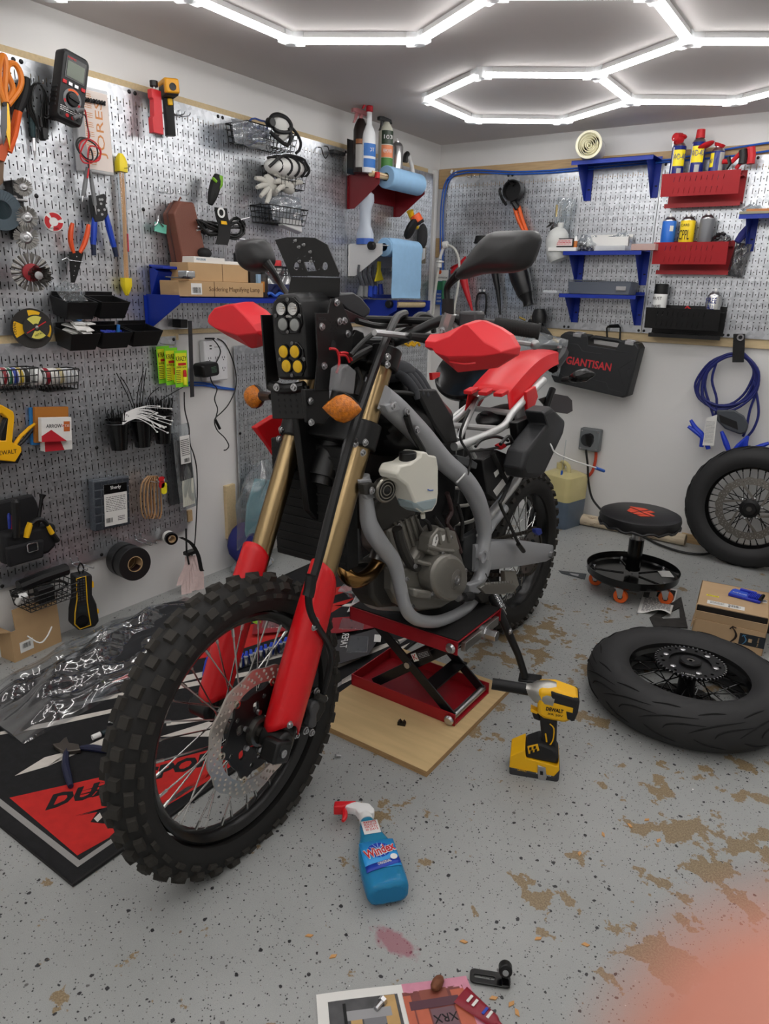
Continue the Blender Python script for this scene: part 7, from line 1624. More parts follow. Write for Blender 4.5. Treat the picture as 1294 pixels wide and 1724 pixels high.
# --- small things on mat and floor
t=thing('diagonal_pliers','diagonal cutting pliers with navy handles lying on the mat','pliers',at=F(120,1270))
ns=mat('navy grip',(30,34,62),.5)
for pts in([(112,1262),(110,1285),(114,1305),(119,1324)],[(135,1259),(155,1259),(175,1262),(196,1263)]):
 mb=MB();mb.tube(fpx(pts,.014),[.006,.010,.010,.007],8,4);put('handle',mb,ns,t)
mb=MB();P=fpx([(88,1252),(100,1250),(108,1242),(112,1240),(116,1250),(132,1252),(136,1262),(118,1264),(106,1264),(94,1258)],.02);mb.rings([[p-V((0,0,.012))for p in P],P]);put('head',mb,mat('worn plier steel',(110,104,98),.4,.9),t,bev=.002)
t=thing('marker_pen','white and black marker lying on the mat by the tyre','marker',at=F(170,1238))
mb=MB();mb.tube([F(155,1242,.013),F(169,1236,.013)],.008,10);put('white_cap',mb,WHITE,t);mb=MB();mb.tube([F(172,1235,.013),F(190,1227,.013)],.007,10);put('barrel',mb,mat('teal black',(30,46,52),.5),t)
for x,y,lb in((566,1272,'small steel bolt on the floor beside the front tyre'),(186,1216,'small steel fastener on the mat beside the tyre, lower'),(200,1184,'small steel fastener on the mat beside the tyre, upper')):
 p=F(x,y,.006 if x>500 else.011);mb=MB();mb.cyl(p,p+V((.012,.006,0)),.003,n=8);mb.cyl(p-V((.004,.002,0)),p,.006,n=6);put('floor_bolt',mb,STEEL,None,lb,'bolt')
p=F(738,1160,.004);mb=MB();mb.box(.02,.01,.004,MX.Translation(F(739,1101,.003))@RZ(30));put('rubber_scrap',mb,BLACK,None,'scrap of black rubber on the floor behind the lift','scrap')
rn=random.Random(19)
for i,(x,y)in enumerate(((1015,1405),(975,1437),(1108,1415),(1088,1380),(905,1580),(650,1465),(780,1585),(560,1610),(520,1575),(830,1680),(860,1690),(1060,1390),(985,1590),(870,1705))):
 M=MX.Translation(F(x,y,.0015))@RZ(rn.uniform(0,180));mb=MB();mb.prism([(-.008,-.002),(.004,-.004),(.009,.001),(-.002,.004)],-.001,.001,M@RX(rn.uniform(-12,12)))
 put('wood_chip',mb,mat('wood chip',(200,150,96),.8),None,'thin tan wood chip lying on the grey floor','wood chip','wood chips on the floor')
 # --- parts rack and blister packs behind the front wheel
t=thing('blue_clip_rail','blue and chrome rail of sockets seen through the front wheel','socket rail',at=F(420,1125))
bc=mat('rail blue',(28,66,190),.4)
mb=MB();mb.tube(fpx([(345,1145),(347,1118),(353,1106),(372,1104),(376,1112),(374,1140),(368,1148)],.014),.007,8,3,closed=True);put('handle_loop',mb,bc,t,sm=.5)
for i in range(13):
 x=382+8.2*i;y=1131-3.1*i;p=F(x,y,.006);M=MX.Translation(p)@RZ(32+8*(i%3))
 mb=MB();mb.box(.015,.024,.034,M,(0,0,.017));mb.box(.01,.034,.01,M,(0,.006,.036));c=put('clip',mb,bc,t,bev=.002)
 mb=MB();mb.cyl(M@V((0,-.016,.006)),M@V((0,-.016,.04)),.008,n=12);put('socket',mb,CHROME,c)
def blister(C4,z,label,m,big):
 P=[F(x,y,z)for x,y in C4];t=thing('blister_pack',label,'pack',at=P[0])
 mb=MB();mb.rings([[p-V((0,0,.002))for p in P],P]);put('card',mb,m,t,sm=0)
 c=(P[0]+P[2])/2;u=(P[1]-P[0]).normalized();v=(P[3]-P[0]).normalized();M=frame(c+V((0,0,.003)),u,v);lx,ly=(P[1]-P[0]).length,(P[3]-P[0]).length
 mb=MB();mb.box(lx*.7,ly*.5,.028,M,(0,-ly*.06,.014),.86);put('clear_bubble',mb,filmmat('bubble plastic',(232,236,238),.06,.06,.04),t,bev=.006)
 mb=MB();mb.tube([M@V((-lx*.25,-ly*.06,.012)),M@V((0,-ly*.02,.016)),M@V((lx*.25,-ly*.1,.012))],.011,8,3);put('packed_part',mb,MATTE,t)
 mb=MB();mb.box(lx*.3,ly*.16,.0006,M,(lx*.25,ly*.38,0));put('white_sticker',mb,PAPER,t,sm=0)
 if big:text(big,M@T(lx*.1,-ly*.40,.001),.026,WHITE,t,wd=lx*.6,shear=.2)
 return t
crim=mat('crimson card',(146,30,40),.4);pale=mat('pale card',(196,192,190),.5)
blister([(556,1122),(566,1078),(652,1052),(620,1102)],.03,'clear fronted blister pack with a white logo beside the front tyre',mat('charcoal card',(64,62,64),.4),'TAPER')
blister([(552,1068),(560,1040),(640,1035),(634,1056)],.02,'crimson backed blister pack behind the logo pack',crim,None)
blister([(424,1068),(430,1040),(500,1030),(498,1060)],.02,'crimson backed blister pack seen through the top of the front wheel',crim,None)
blister([(470,1100),(484,1078),(532,1062),(520,1090)],.03,'small dark blister pack behind the fork guard',mat('charcoal card',(64,62,64),.4),'T')
blister([(584,1030),(600,1000),(640,985),(628,1020)],.02,'pale pack lying against the red lift',pale,None)
film('crumpled_bag',MX.Translation(F(598,1012,.012))@RX(0)@RZ(20),.16,.14,.06,'crumpled clear plastic bag beside the red lift',seed=61)
mb=MB();mb.box(.028,.02,.012,MX.Translation(F(432,1046,.05)));put('lime_tag',mb,mat('lime tag',(150,220,60),.5),None,'bright lime tag on the pack behind the front wheel','tag',bev=.002)
mb=MB();mb.tube(fpx([(600,1128),(640,1105),(668,1090),(668,1078),(640,1072),(620,1080)],.008),.003,6,4);put('thin_lead',mb,BLACKW,None,'thin black lead lying on the mat beside the lift','cord')
# --- hanging bag, cleaning things under the far pegboard
film('hanging_bag',frame(L(432,905,.03),(0,1,0),(0,0,1)),.36,.39,.10,'big clear bag hanging from a hook on the lower pegboard',seed=71,neck=1,pinch=.15)
mb=MB();P=[L(x,y,.08)for x,y in((428,805),(452,808),(458,905),(410,908),(414,850))];mb.rings([P,[p+V((.012,0,0))for p in P]]);o=put('teal_pack',mb,mat('teal cloth pack',(112,164,172),.8,var=.08,vs=20),None,'teal cloth pack with a white edge inside the big clear bag','pack',bev=.004)
mb=MB();mb.tube([L(x,y,.095)for x,y in((438,802),(432,830),(428,880),(424,910))],.006,8,3);put('white_piping',mb,WHITE,o)
mb=MB();M=frame(L(455,822,.12),(0,1,.3),(0,-.3,1));mb.box(.09,.08,.001,M);c=put('care_label',mb,PAPER,o,sm=0);lines(M,.07,.055,7,c,seed=8)
mb=MB();mb.ball((0,0,0),(.10,.10,.05),14,8,frame(L(412,912,.05),(0,1,0),(0,0,1)));put('navy_cloth',mb,mat('navy cloth',(56,60,110),.8,bump=1,bs=60),None,'bundle of navy cloth in the bottom of the big clear bag','cloth',sm=1)
hook(ML(420,780,.012),.06,'zinc hook that carries the big clear bag')
t=thing('ribbed_pad','grey and white ribbed glove in a clear bag behind the fork','glove',at=L(497,900,.12))
M=frame(L(492,880,.10),V((0,1,.9)),V((0,-.9,1)));mb=MB();mb.ball((0,0,0),(.12,.06,.04),14,8,M);put('grey_shell',mb,mat('dark grey knit',(62,64,68),.9),t,sm=1)
for i in range(5):mb=MB();mb.ball((-.08+.038*i,.004*i,.036-.002*abs(i-2)**2),(.014,.034-.004*abs(i-1.5),.012),10,6,M);put('white_pad',mb,WHITE,t,sm=1)
t=thing('yellow_pouch','yellow pouch with a red top on the floor behind the fork tubes','pouch',at=F(545,905))
p=L(543,896,.12);mb=MB();mb.box(.10,.13,.12,MX.Translation((p.x,p.y,.075))@RZ(8),(0,0,0),.85);put('pouch',mb,mat('yellow cloth',(222,196,56),.8,bump=.6,bs=60),t,bev=.015);mb=MB();mb.box(.08,.11,.012,MX.Translation((p.x,p.y,.14))@RZ(8));put('red_top',mb,REDW,t,bev=.003)
mb=MB();M=MX.Translation(L(430,945,.10));mb.ball((0,0,.03),(.08,.12,.03),12,6,MX.Translation((.10,L(425,940,.1).y,.0)));put('clear_floor_bag',mb,filmmat('crinkled film',(214,220,226),.10,.12,.22),None,'small crumpled clear bag on the floor by the wall','bag',sm=1)
# ------------ the motorcycle, built in its own frame: x forward, y left, z up
def bike_frame(h,pt,ln,o):
 X=V((math.cos(h)*math.cos(pt),math.sin(h)*math.cos(pt),math.sin(pt)));Y0=V((-math.sin(h),math.cos(h),0));Z0=X.cross(Y0)
 Y=math.cos(ln)*Y0-math.sin(ln)*Z0;Z=X.cross(Y);m=MX((X,Y,Z)).transposed().to_4x4();m.translation=o;return m
BM=bike_frame(-1.5841,-.0157,-.03,V((1.3053,-1.484,-.006)));BI=BM.inverted();BC=BI@CAM;BR=BI.to_3x3()
def K(x,y,lat,ax=1):
 d=BR@ray(x,y);return BC+d*((lat-BC[ax])/d[ax])
def KX(x,y,X):return K(x,y,X,0)
BK=thing('motorcycle','partly stripped red and black dirt motorcycle with gold forks on a red lift','motorcycle',M=BM)
def bp(nm,mb,m,par=None,**k):return put(nm,mb,m,par or BK,**k)
def slab_(nm,pts,l0,l1,m,par=None,bev=.003,k=1,sm=.5):
 mb=MB();P=[K(x,y,l1)for x,y in pts];c=sum(P,V((0,0,0)))/len(P)
 mb.rings([[p+V((0,l0-l1,0))for p in P],[p+V((0,(l0-l1)*.12,0))for p in P],[c+(p-c)*k for p in P]]if k!=1 else[[p+V((0,l0-l1,0))for p in P],P]);return bp(nm,mb,m,par,bev=bev,sm=sm)
def xslab(nm,pts,X,dx,m,par=None,bev=.002):
 mb=MB();P=[KX(x,y,X)for x,y in pts];mb.rings([[p-V((dx,0,0))for p in P],P]);return bp(nm,mb,m,par,bev=bev,sm=.5)
def ktube(nm,pts,lat,r,m,par=None,k=4,n=8,**kw):
 ls=lat if isinstance(lat,(list,tuple))else[lat]*len(pts)
 mb=MB();mb.tube([K(x,y,l)for(x,y),l in zip(pts,ls)],r,n,k);return bp(nm,mb,m,par,**kw)
def bolt(x,y,lat,r=.006,par=None,ax=1,m=STEEL,h=.006):
 p=K(x,y,lat,ax);n=V((0,1,0))if ax==1 else V((1,0,0));M=frame(p,V((0,0,1)).cross(n)if ax==1 else V((0,1,0)),V((0,0,1)))
 mb=MB();mb.lathe([(r*1.35,0),(r*1.35,.0015),(r,.0018),(r*.9,h),(r*.5,h),(r*.45,h*.5),(.0003,h*.5)],M,10);return bp('bolt',mb,m,par,sm=.5)
RAKE=rad(27.5);SA=V((-math.sin(RAKE),0,math.cos(RAKE)));AX=V((1.445,0,.345));SP=AX-.0626*V((math.cos(RAKE),0,math.sin(RAKE)))
SM=MX.Translation(SP)@MX.Rotation(.0399,4,SA)@MX.Translation(-SP)
def leg(s,sd,dx=-.03,dl=0):return SM@(AX+SA*s+V((dx,sd*.1+dl,0)))
FWD=SM.to_3x3()@V((math.cos(RAKE),0,math.sin(RAKE)));LAT=SM.to_3x3()@V((0,1,0));SAX=SM.to_3x3()@SA
RED=mat('motorcycle red',(206,20,28),.32);GUARD=mat('hand guard red',(218,36,46),.45);GOLD=mat('gold anodised',(156,134,98),.28,1);SILV=mat('silver frame paint',(166,168,171),.38,.25);SUB=mat('subframe silver',(196,197,196),.35,.5)
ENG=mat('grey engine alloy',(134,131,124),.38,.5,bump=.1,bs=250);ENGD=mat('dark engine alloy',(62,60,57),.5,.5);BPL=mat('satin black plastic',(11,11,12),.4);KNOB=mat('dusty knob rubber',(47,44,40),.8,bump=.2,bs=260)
def knobby(R,r,sq,M,n,nm,rows):
 prof=[((R-r)+r*math.cos(rad(a)),r*sq*math.sin(rad(a)))for a in range(-130,131,13)]
 mb=MB();mb.lathe(prof,M,90,False);mb.lathe([prof[-1],(prof[-1][0]+.004,0),prof[0]],M,90,False)
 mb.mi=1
 for i in range(n):
  for a0,b,w,l,h in rows:
   a=360*(i+a0)/n;k=(R-r)+(r-.003)*math.cos(rad(b));q=M@RZ(a)@T(k,0,(r-.003)*sq*math.sin(rad(b)))@RY(-b)
   mb.box(h,l,w,q,(h/2,0,0));v=mb.v;c=q@V((h,0,0))
   for j in range(len(v)-8,len(v)):
    if(q.inverted()@V(v[j])).x>h*.5:v[j]=tuple(c+(V(v[j])-c)*.86)
 return bp(nm,mb,[mat('carcass rubber with gap shade',(24,23,22),.7),KNOB],sm=.7)  # carcass darker than the dusty knobs: shade of the gaps put into colour
WM=frame(SM@AX,LAT.cross(V((0,0,1))),V((0,0,1)))
if(WM.to_3x3()@V((0,0,1))).y<0:WM=WM@RX(180)
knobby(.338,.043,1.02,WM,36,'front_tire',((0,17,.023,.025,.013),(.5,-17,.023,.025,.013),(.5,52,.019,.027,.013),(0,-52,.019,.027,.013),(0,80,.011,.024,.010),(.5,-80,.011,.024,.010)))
for k,s in(('BATTLAX',265),('90/90-21',238)):text(k,WM@RZ(s)@T(0,-.282 if 0 else.0,0)@T(.2835,0,.0335)@RZ(-90),.013,mat('moulded letters',(52,50,48),.8),bpy.data.objects['front_tire'],name='moulded_lettering',wd=.09,th=.0012)
BMk=mat('rim black',(16,16,17),.25);spk=mat('spoke steel',(186,186,184),.25,1)
mb=MB();mb.lathe([(.257,.026),(.262,.024),(.254,.016),(.246,.008),(.244,0),(.246,-.008),(.254,-.016),(.262,-.024),(.257,-.026),(.246,-.018),(.238,-.008),(.236,0),(.238,.008),(.246,.018),(.257,.026)],WM,80,False);fr_=bp('front_rim',mb,BMk)
def bspokes(M,R,hr,hz,n,r):
 for i in range(n):
  s=1 if i%2 else-1;a=360*i/n;b=a+(36 if(i//2)%2 else-36)
  p=M@V((hr*math.cos(rad(b)),hr*math.sin(rad(b)),s*hz));q=M@V((R*math.cos(rad(a)),R*math.sin(rad(a)),s*.004));mb=MB();mb.cyl(p,q,r,n=5);d=(q-p).normalized();mb.cyl(q-d*.02,q,r*1.9,n=6);bp('spoke',mb,spk)
bspokes(WM,.238,.03,.032,36,.0019)
mb=MB();mb.lathe([(.012,-.045),(.036,-.042),(.036,-.03),(.022,-.02),(.022,.02),(.036,.03),(.04,.046),(.032,.052),(.028,.066),(.012,.066)],WM,28);bp('front_hub',mb,mat('hub alloy',(120,118,114),.35,.9))
DB=mat('brake disc steel',(205,197,188),.3,.85)
DM=WM@T(0,0,.054)
dk=plate('brake_disc',[wavy(.147,.0030,12,144),circ(.112,60)]+disc_holes(.1,0,(.121,.130,.139),36,.0042),.005,DM,DB,BK)
bd=[];
for i in range(72):
 a=2*math.pi*i/72;r_=.094+.016*max(0,math.cos(6*a))**1.5;bd.append((r_*math.cos(a),r_*math.sin(a)))
dc=plate('disc_carrier',[bd,circ(.038,30)]+[rrect(.018,.022,.006,3,.062*math.cos(rad(60*i+30)),.062*math.sin(rad(60*i+30)))for i in range(6)]+[circ(.006,8,.086*math.cos(rad(60*i+12)),.078*math.sin(rad(60*i+12)))for i in range(6)],.006,DM@T(0,0,-.001),BPL,BK)
for i in range(6):
 mb=MB();mb.lathe([(.0095,.003),(.0095,.0065),(.005,.0075),(.0045,.004),(.0003,.004)],DM@RZ(60*i)@T(.1105,0,0),14);bp('disc_rivet',mb,mat('bright rivet',(214,206,192),.25,1),dk)
 mb=MB();mb.lathe([(.0065,.005),(.006,.012),(.0003,.012)],DM@RZ(60*i+25)@T(.046,0,0),8);bp('disc_bolt',mb,STEEL,dc)
mb=MB();mb.lathe([(.030,.0),(.034,.004),(.033,.016),(.026,.018),(.026,.004)],DM,28,False);mb.lathe([(.012,.0),(.012,.03)],DM,14);bp('axle_collar',mb,mat('hub alloy',(120,118,114),.35,.9))
for sd,nm in((1,'left'),(-1,'right')):
 mb=MB();mb.tube([leg(.335,sd),leg(.342,sd),leg(.345,sd),leg(.36,sd),leg(.363,sd),leg(.875,sd)],[.0265]*6,28);ft=bp('fork_tube',mb,GOLD,sm=.6)
 mb=MB();mb.tube([leg(.300,sd),leg(.318,sd),leg(.318,sd),leg(.335,sd)],[.0285,.0285,.0275,.0275],28);bp('dust_seal',mb,mat('bronze ring',(150,122,72),.3,1),ft)
 mb=MB();mb.tube([leg(.322,sd),leg(.329,sd)],.0295,28);bp('seal_ring',mb,GOLD,ft)
 mb=MB();mb.tube([leg(.02,sd),leg(.31,sd)],.0205,20);bp('stanchion',mb,CHROME,ft)
 mb=MB();mb.tube([leg(.876,sd),leg(.905,sd)],.024,16);bp('fork_cap',mb,BPL,ft)
 mb=MB();c=leg(-.005,sd);mb.box(.06,.05,.075,frame(c,FWD,LAT));mb.tube([leg(.0,sd,.0,-.02*sd),leg(0,sd,.0,.045*sd)],.026,16);bp('axle_lug',mb,BPL,bev=.008)
 if sd>0:
  M=frame(leg(-.004,1,.022,.034),FWD,SAX);mb=MB();mb.box(.052,.05,.046,M);ab=bp('axle_guard',mb,BPL,bev=.007);mb=MB();mb.lathe([(.009,.0),(.009,.003),(.0055,.003),(.005,.0005),(.0003,.0005)],M@T(.004,0,-.0235)@RX(180),12);bp('axle_bolt',mb,STEEL,ab)
 def gfn(u,v,s_=sd):
  a=rad(-105+205*u);top=.385-.05*(2*u-1)**2-.03*(2*u-1);b0=.012+.014*math.cos(9*u);s=b0+(top-b0)*v;r_=.040+.004*(1-v)**2+.004*math.sin(3.1*v)
  d=FWD*math.cos(a-rad(0))+LAT*s_*math.sin(a+rad(0));d=FWD*math.cos(a+rad(28))+LAT*s_*math.sin(a+rad(28));return leg(s,s_)+d*r_*(1+.12*math.cos(2*a))
 mb=MB();mb.grid(gfn,18,24);g_=bp('fork_guard',mb,RED,sm=1.2,solid=.0035)
 if sd>0:
  for x,y in((487,1220),(531,1045),(528,1056)):
   bolt(x,y,.158,.0062,g_)
def clamp_(s,r,h,fwd,nm,bolts):
 mb=MB()
 for sd in(1,-1):mb.tube([leg(s-h/2,sd),leg(s+h/2,sd)],r,24)
 R=[]
 for y in(-.1,-.06,0,.06,.1):c=SM@(AX+SA*s+V((-.03,y,0)));w_=.026 if abs(y)>.07 else.034;R.append([c+FWD*(x+fwd*(1-abs(y)/.1))+SAX*z for x,z in((-.04,-h*.42),(w_,-h*.42),(w_,h*.42),(-.04,h*.42))])
 mb.rings(R);c=bp(nm,mb,BPL,sm=.5,bev=.004)
 for x,y,l in bolts:bolt(x,y,l,.0065,c)
 return c
clamp_(.695,.0385,.062,.012,'triple_clamp',((597,747,.142),(614,745,.146),(610,762,.146),(473,723,-.066),(469,739,-.066)))
clamp_(.885,.038,.05,.0,'triple_clamp',((630,617,.135),(652,601,.142),(651,614,.142)))
mb=MB();mb.tube([SM@(SP+SA*.58),SM@(SP+SA*.92)],.03,18);bp('steering_stem',mb,BPL)
ktube('brake_hose',[(682,528),(668,534),(655,560),(641,592),(618,656),(590,740),(563,840),(540,930),(524,985)],[.10,.11,.13,.15,.155,.158,.158,.158,.158],.0095,BPL,k=3)
mb=MB();P=[K(x,y,l)for x,y,l in((600,742,.158),(583,742,.15),(572,790,.15),(548,880,.152),(528,968,.155),(521,1012,.16))];mb.tube(P,.0055,8,4);bp('speed_sensor_cable',mb,mat('wire sleeve',(40,40,42),.35))
ktube('brake_hose',[(522,980),(519,1005),(523,1032),(536,1058),(551,1082),(557,1108),(551,1140),(543,1168)],[.16,.162,.162,.158,.145,.135,.125,.115],.0078,BPL)
ktube('hose_guide',[(524,968),(521,992),(518,1004)],.162,.0125,BPL,k=2)
cl=slab_('caliper_bracket',[(524,1165),(534,1158),(548,1172),(548,1195),(536,1215),(520,1225),(505,1225),(512,1190)],.085,.105,BPL)
cb_=slab_('brake_caliper',[(528,1182),(536,1178),(540,1190),(534,1204),(534,1222),(526,1228),(520,1222),(525,1208),(522,1194)],.08,.122,mat('caliper grey',(84,84,86),.45,.5),cl,.005)
for x,y in((532,1164),(514,1230),(546,1176),(524,1233),(498,1237)):bolt(x,y,.112,.007,cl)
ktube('caliper_pin',[(533,1172),(546,1177)],.118,.009,ENGD,cl,k=1)
TX=1.222
fo=[(455,520),(458,506),(468,495),(492,492),(505,503),(510,530),(517,641),(466,641),(459,585)]
P=[KX(x,y,TX)for x,y in fo];c=sum(P,V((0,0,0)))/len(P)
mb=MB();mb.rings([[p+V((-.125,0,.0))for p in P],[p+V((-.02,0,0))for p in P],[c+(p-c)*.96+V((-.0,0,0))for p in P]]);tw=bp('headlight_housing',mb,mat('housing black',(22,22,23),.42),sm=.5,bev=.006)
LR=mat('reflector chrome',(216,216,214),.12,1);LY=mat('yellow lens',(222,178,30),.15,trans=.2);LG=mat('frosted lens',(150,152,150),.25,.6)
for oct_,lens in(([(460,512),(466,502),(494,500),(504,512),(508,545),(502,561),(474,563),(465,553)],((474,520,LR),(493.5,520,LR),(477,546,LG),(497,547,LG))),([(470,586),(477,577),(500,576),(509,588),(513,618),(508,634),(484,634),(474,624)],((478,592,LY),(497,592,LY),(483,616,LY),(502,617,LY)))):
 lm=xslab('light_module',oct_,TX+.004,.006,GLOSS,bev=.001)
 for x,y,m in lens:
  p=KX(x,y,TX+.005);M=frame(p,(0,1,0),(0,0,1));mb=MB();mb.lathe([(.0155,0),(.0155,.003),(.0138,.003),(.0138,.0005)],M,20,False);lb=bp('lens_ring',mb,BPL,lm)
  mb=MB();mb.lathe([(.014,.001),(.0128,.0035),(.006,.0018 if m is LR else.005),(.0003,.0012 if m is LR else.0055)],M,18);bp('lens',mb,m,lm)
  for j in(-1,0,1):mb=MB();mb.box(.015,.0012,.001,M,(0,.004*j,.0046));bp('lens_facet',mb,m,lm)
 xs=[q[0]for q in oct_];ys=[q[1]for q in oct_];cx,cy=(min(xs)+max(xs))/2,(min(ys)+max(ys))/2
 for dx,dy in((0,-27),(0,27),(-20,0),(20,0)):bolt(cx+dx,cy+dy,TX+.0045,.0032,lm,0,mat('dull bolt',(110,110,110),.4,.8),.002)
p=KX(486,533,TX+.0045);text('DENALI',frame(p,(0,1,0),(0,0,1)),.005,PAPER,tw,wd=.016)
DX=1.13
dp_=[(464,404),(485,399.5),(515,399.5),(531,400.5),(552,412),(572,459),(570,466),(490,464)]
Q=[KX(x,y,DX)for x,y in dp_];o0=Q[0];M=frame(V((DX,0,1.33)),(0,1,0),(0,0,1));loc=lambda x,y:tuple((M.inverted()@KX(x,y,DX))[:2])
dpl=plate('dash_plate',[[loc(*q)for q in dp_],circ(.0085,16,*loc(500,448)),circ(.0085,16,*loc(548,448)),[loc(512,441),loc(528,441),loc(534,456),loc(519,457)]]+[circ(.002,8,*loc(x,y))for x,y in((495,408),(499,404),(506,416),(513,412),(523,424),(514,431),(502,434),(507,439),(525,434),(530,440),(511,452),(538,453))],.003,M,BPL,BK)
xslab('dash_plate_fold',[(490,466),(571,468),(570,500),(484,498)],DX-.004,.003,BPL,dpl,0)
for x,y in((498,405),(504,416),(512,412),(523,424),(524,440),(505,440)):bolt(x,y,DX+.004,.0025,dpl,0)
sp=slab_('tower_side_plate',[(531,527),(552,527),(557,503),(571,501),(580,520),(594,552),(592,600),(576,640),(553,657),(530,658),(535,600)],.066,.070,BPL,bev=.0008)
for x,y in((541,550),(545,616),(571,541),(579,540),(585,562),(566,509)):bolt(x,y,.0705,.0062,sp)
for i in range(3):
 for j in range(4):mb=MB();p=K(556+5*i+2.4*(j%2),542+6*j,.0704);mb.lathe([(.0022,0),(.0022,.0004)],frame(p,(-1,0,0),(0,0,1)),8);bp('drilled_hole',mb,INK,sp)
mb=MB();mb.lathe([(.009,0),(.009,.0004)],frame(K(561,580,.0704),(-1,0,0),(0,0,1)),16);bp('cable_hole',mb,INK,sp);text('BODL',frame(K(542,537,.0705),(-1,0,0),(0,0,1)),.007,DKSTEEL,sp)
slab_('tower_side_plate',[(440,530),(462,530),(470,640),(450,655)],-.072,-.068,BPL,bev=.0008)
slab_('mount_bracket',[(600,555),(612,560),(616,580),(608,592),(594,592),(590,570)],.04,.05,BPL,bev=.002)
ds=slab_('dash_display',[(560,497),(595,492),(608,500),(624,520),(622,530),(612,536),(585,522)],-.05,.05,mat('display grey',(44,45,48),.5),bev=.004)
slab_('display_plate',[(565,508),(580,520),(622,540),(620,545),(570,540)],.05,.054,mat('dark maroon plate',(44,22,26),.3),ds,.001)
gp=xslab('grille_panel',[(454,650),(515,650),(519,706),(458,705)],1.215,.012,BPL,bev=.002)
for i in range(5):
 for j in range(4):
  mb=MB();p=KX(467+10*i+j,664+10*j,1.2155);mb.lathe([(.0032,0),(.0032,.0005)],frame(p,(0,1,0),(0,0,1)),6);bp('grille_hole',mb,INK,gp)
mb=MB();mb.tube([KX(455,649,1.21),KX(480,655,1.22),KX(513,650,1.21)],.012,10,3);bp('light_bar',mb,BPL)
for x,y in((466,652),(495,652)):bolt(x,y,1.236,.0066,None,0)
slab_('number_bracket',[(512,655),(555,655),(556,700),(545,716),(518,712)],.055,.066,BPL)
for x,y in((522,675),(523,711)):bolt(x,y,.068,.006)
AMB=mat('amber lens',(226,128,20),.08,trans=.35,bump=1,bs=320,var=.35,vs=160)
def signal(C,ax,m,stem,nm='turn_signal',s=1):
 M=frame(C,*ax);mb=MB()
 R=[[M@V((s*x,s*k*.029*math.cos(q),s*kz*.021*math.sin(q)))for q in[2*math.pi*i/20 for i in range(20)]]for x,k,kz in((-.044,.04,.05),(-.03,.45,.5),(-.012,.88,.9),(.004,1,1),(.018,.8,.8),(.034,.35,.4),(.042,.04,.05))]
 mb.rings(R);g=bp(nm,mb,m,sm=1);mb=MB();mb.tube(stem,[.008,.010,.013],10,3);bp('signal_stem',mb,BPL,g)
 mb=MB();mb.rings([[M@V((x*1.02,s*k*.030*math.cos(q),-.004+min(0,s*kz*.024*math.sin(q))))for q in[2*math.pi*i/20 for i in range(20)]]for x,k,kz in((-.030,.45,.5),(-.012,.88,.9),(.004,1,1),(.018,.8,.8),(.034,.35,.4))]);bp('signal_shell',mb,BPL,g)
a,b=K(547,690,.19),K(606,684,.19)
signal(K(576,688,.20),((-.25,1,0),(0,0,1)),AMB,[K(555,680,.09),K(560,682,.13),K(570,688,.17)])
signal(K(426,668,-.20),((.25,1,0),(0,0,1)),AMB,[K(457,668,-.09),K(450,667,-.13),K(440,667,-.17)])
hb=[(.827,.41,1.190),(.875,.28,1.207),(.905,.20,1.214),(.955,.10,1.165),(.96,.0,1.160),(.955,-.10,1.165),(.905,-.20,1.214),(.875,-.28,1.207),(.827,-.41,1.190)]
mb=MB();mb.tube(hb,.0125,12,4);bp('handlebar',mb,mat('bar black',(26,26,27),.35,.3))
mb=MB();mb.tube([(.91,.19,1.212),(.93,0,1.215),(.91,-.19,1.212)],.009,10,2);bp('crossbar',mb,mat('bar black',(26,26,27),.35,.3))
for s in(1,-1):
 a,b=V((.862,s*.315,1.2045)),V((.826,s*.412,1.1895));d=(b-a).normalized()
 mb=MB();mb.tube([a,a+d*.004,b-d*.006,b-d*.006,b],[.019,.0165,.0165,.019,.019],18);g=bp('grip',mb,RUBBER,sm=.5)
 for i in range(14):mb=MB();mb.tube([a+d*(.01+.006*i)+V((.0168*math.cos(q),0,.0168*math.sin(q)))for q in[2*math.pi*j/14 for j in range(14)]],.0013,4,closed=True);bp('grip_rib',mb,RUBBER,g)
 mb=MB();mb.box(.045,.05,.05,T(.88,s*.265,1.21));bp('switch_housing',mb,mat('switch grey',(58,58,60),.5),bev=.008)
 mb=MB();mb.tube([(.91,s*.235,1.205),(.945,s*.28,1.19),(.925,s*.36,1.175),(.895,s*.43,1.165)],.006,8,3);lv=bp('lever',mb,mat('lever silver',(150,150,150),.35,.9));mb=MB();mb.ball((.895,s*.432,1.165),.011,12,8);bp('lever_ball',mb,mat('lever silver',(150,150,150),.35,.9),lv,sm=1)
def hguard(pts,X,ridge,dx,nm='hand_guard'):
 P=[KX(x,y,X)for x,y in pts];Rg=[KX(x,y,X)for x,y in ridge];n=len(P)
 mb=MB();mb.rings([[p-V((.02,0,0))for p in P],P,[q+V((dx,0,0))for q in Rg]],caps=True);return bp(nm,mb,GUARD,sm=.35,bev=.003)
g=hguard([(723,563),(747,561),(772,550),(800,539),(812,540),(840,552),(858,564),(870,585),(868,598),(832,620),(770,627),(746,600),(742,590),(723,590)],.985,[(735,572),(752,573),(776,564),(798,545),(806,545),(834,574),(850,582),(862,589),(862,592),(830,597),(772,598),(752,592),(746,584),(735,582)],.05)
mb=MB();mb.tube([KX(757,609,1.02),KX(782,613,1.025),KX(800,611,1.02)],.002,6,3);bp('guard_groove',mb,GUARD,g)
hguard([(367,545),(369,527),(380,513),(412,508),(418,508),(440,522),(456,538),(460,558),(459,577),(432,584),(424,587),(384,566),(372,553)],.985,[(372,540),(374,530),(384,518),(410,512),(416,513),(434,530),(448,546),(456,556),(455,560),(430,562),(422,563),(386,552),(375,545)],.05)
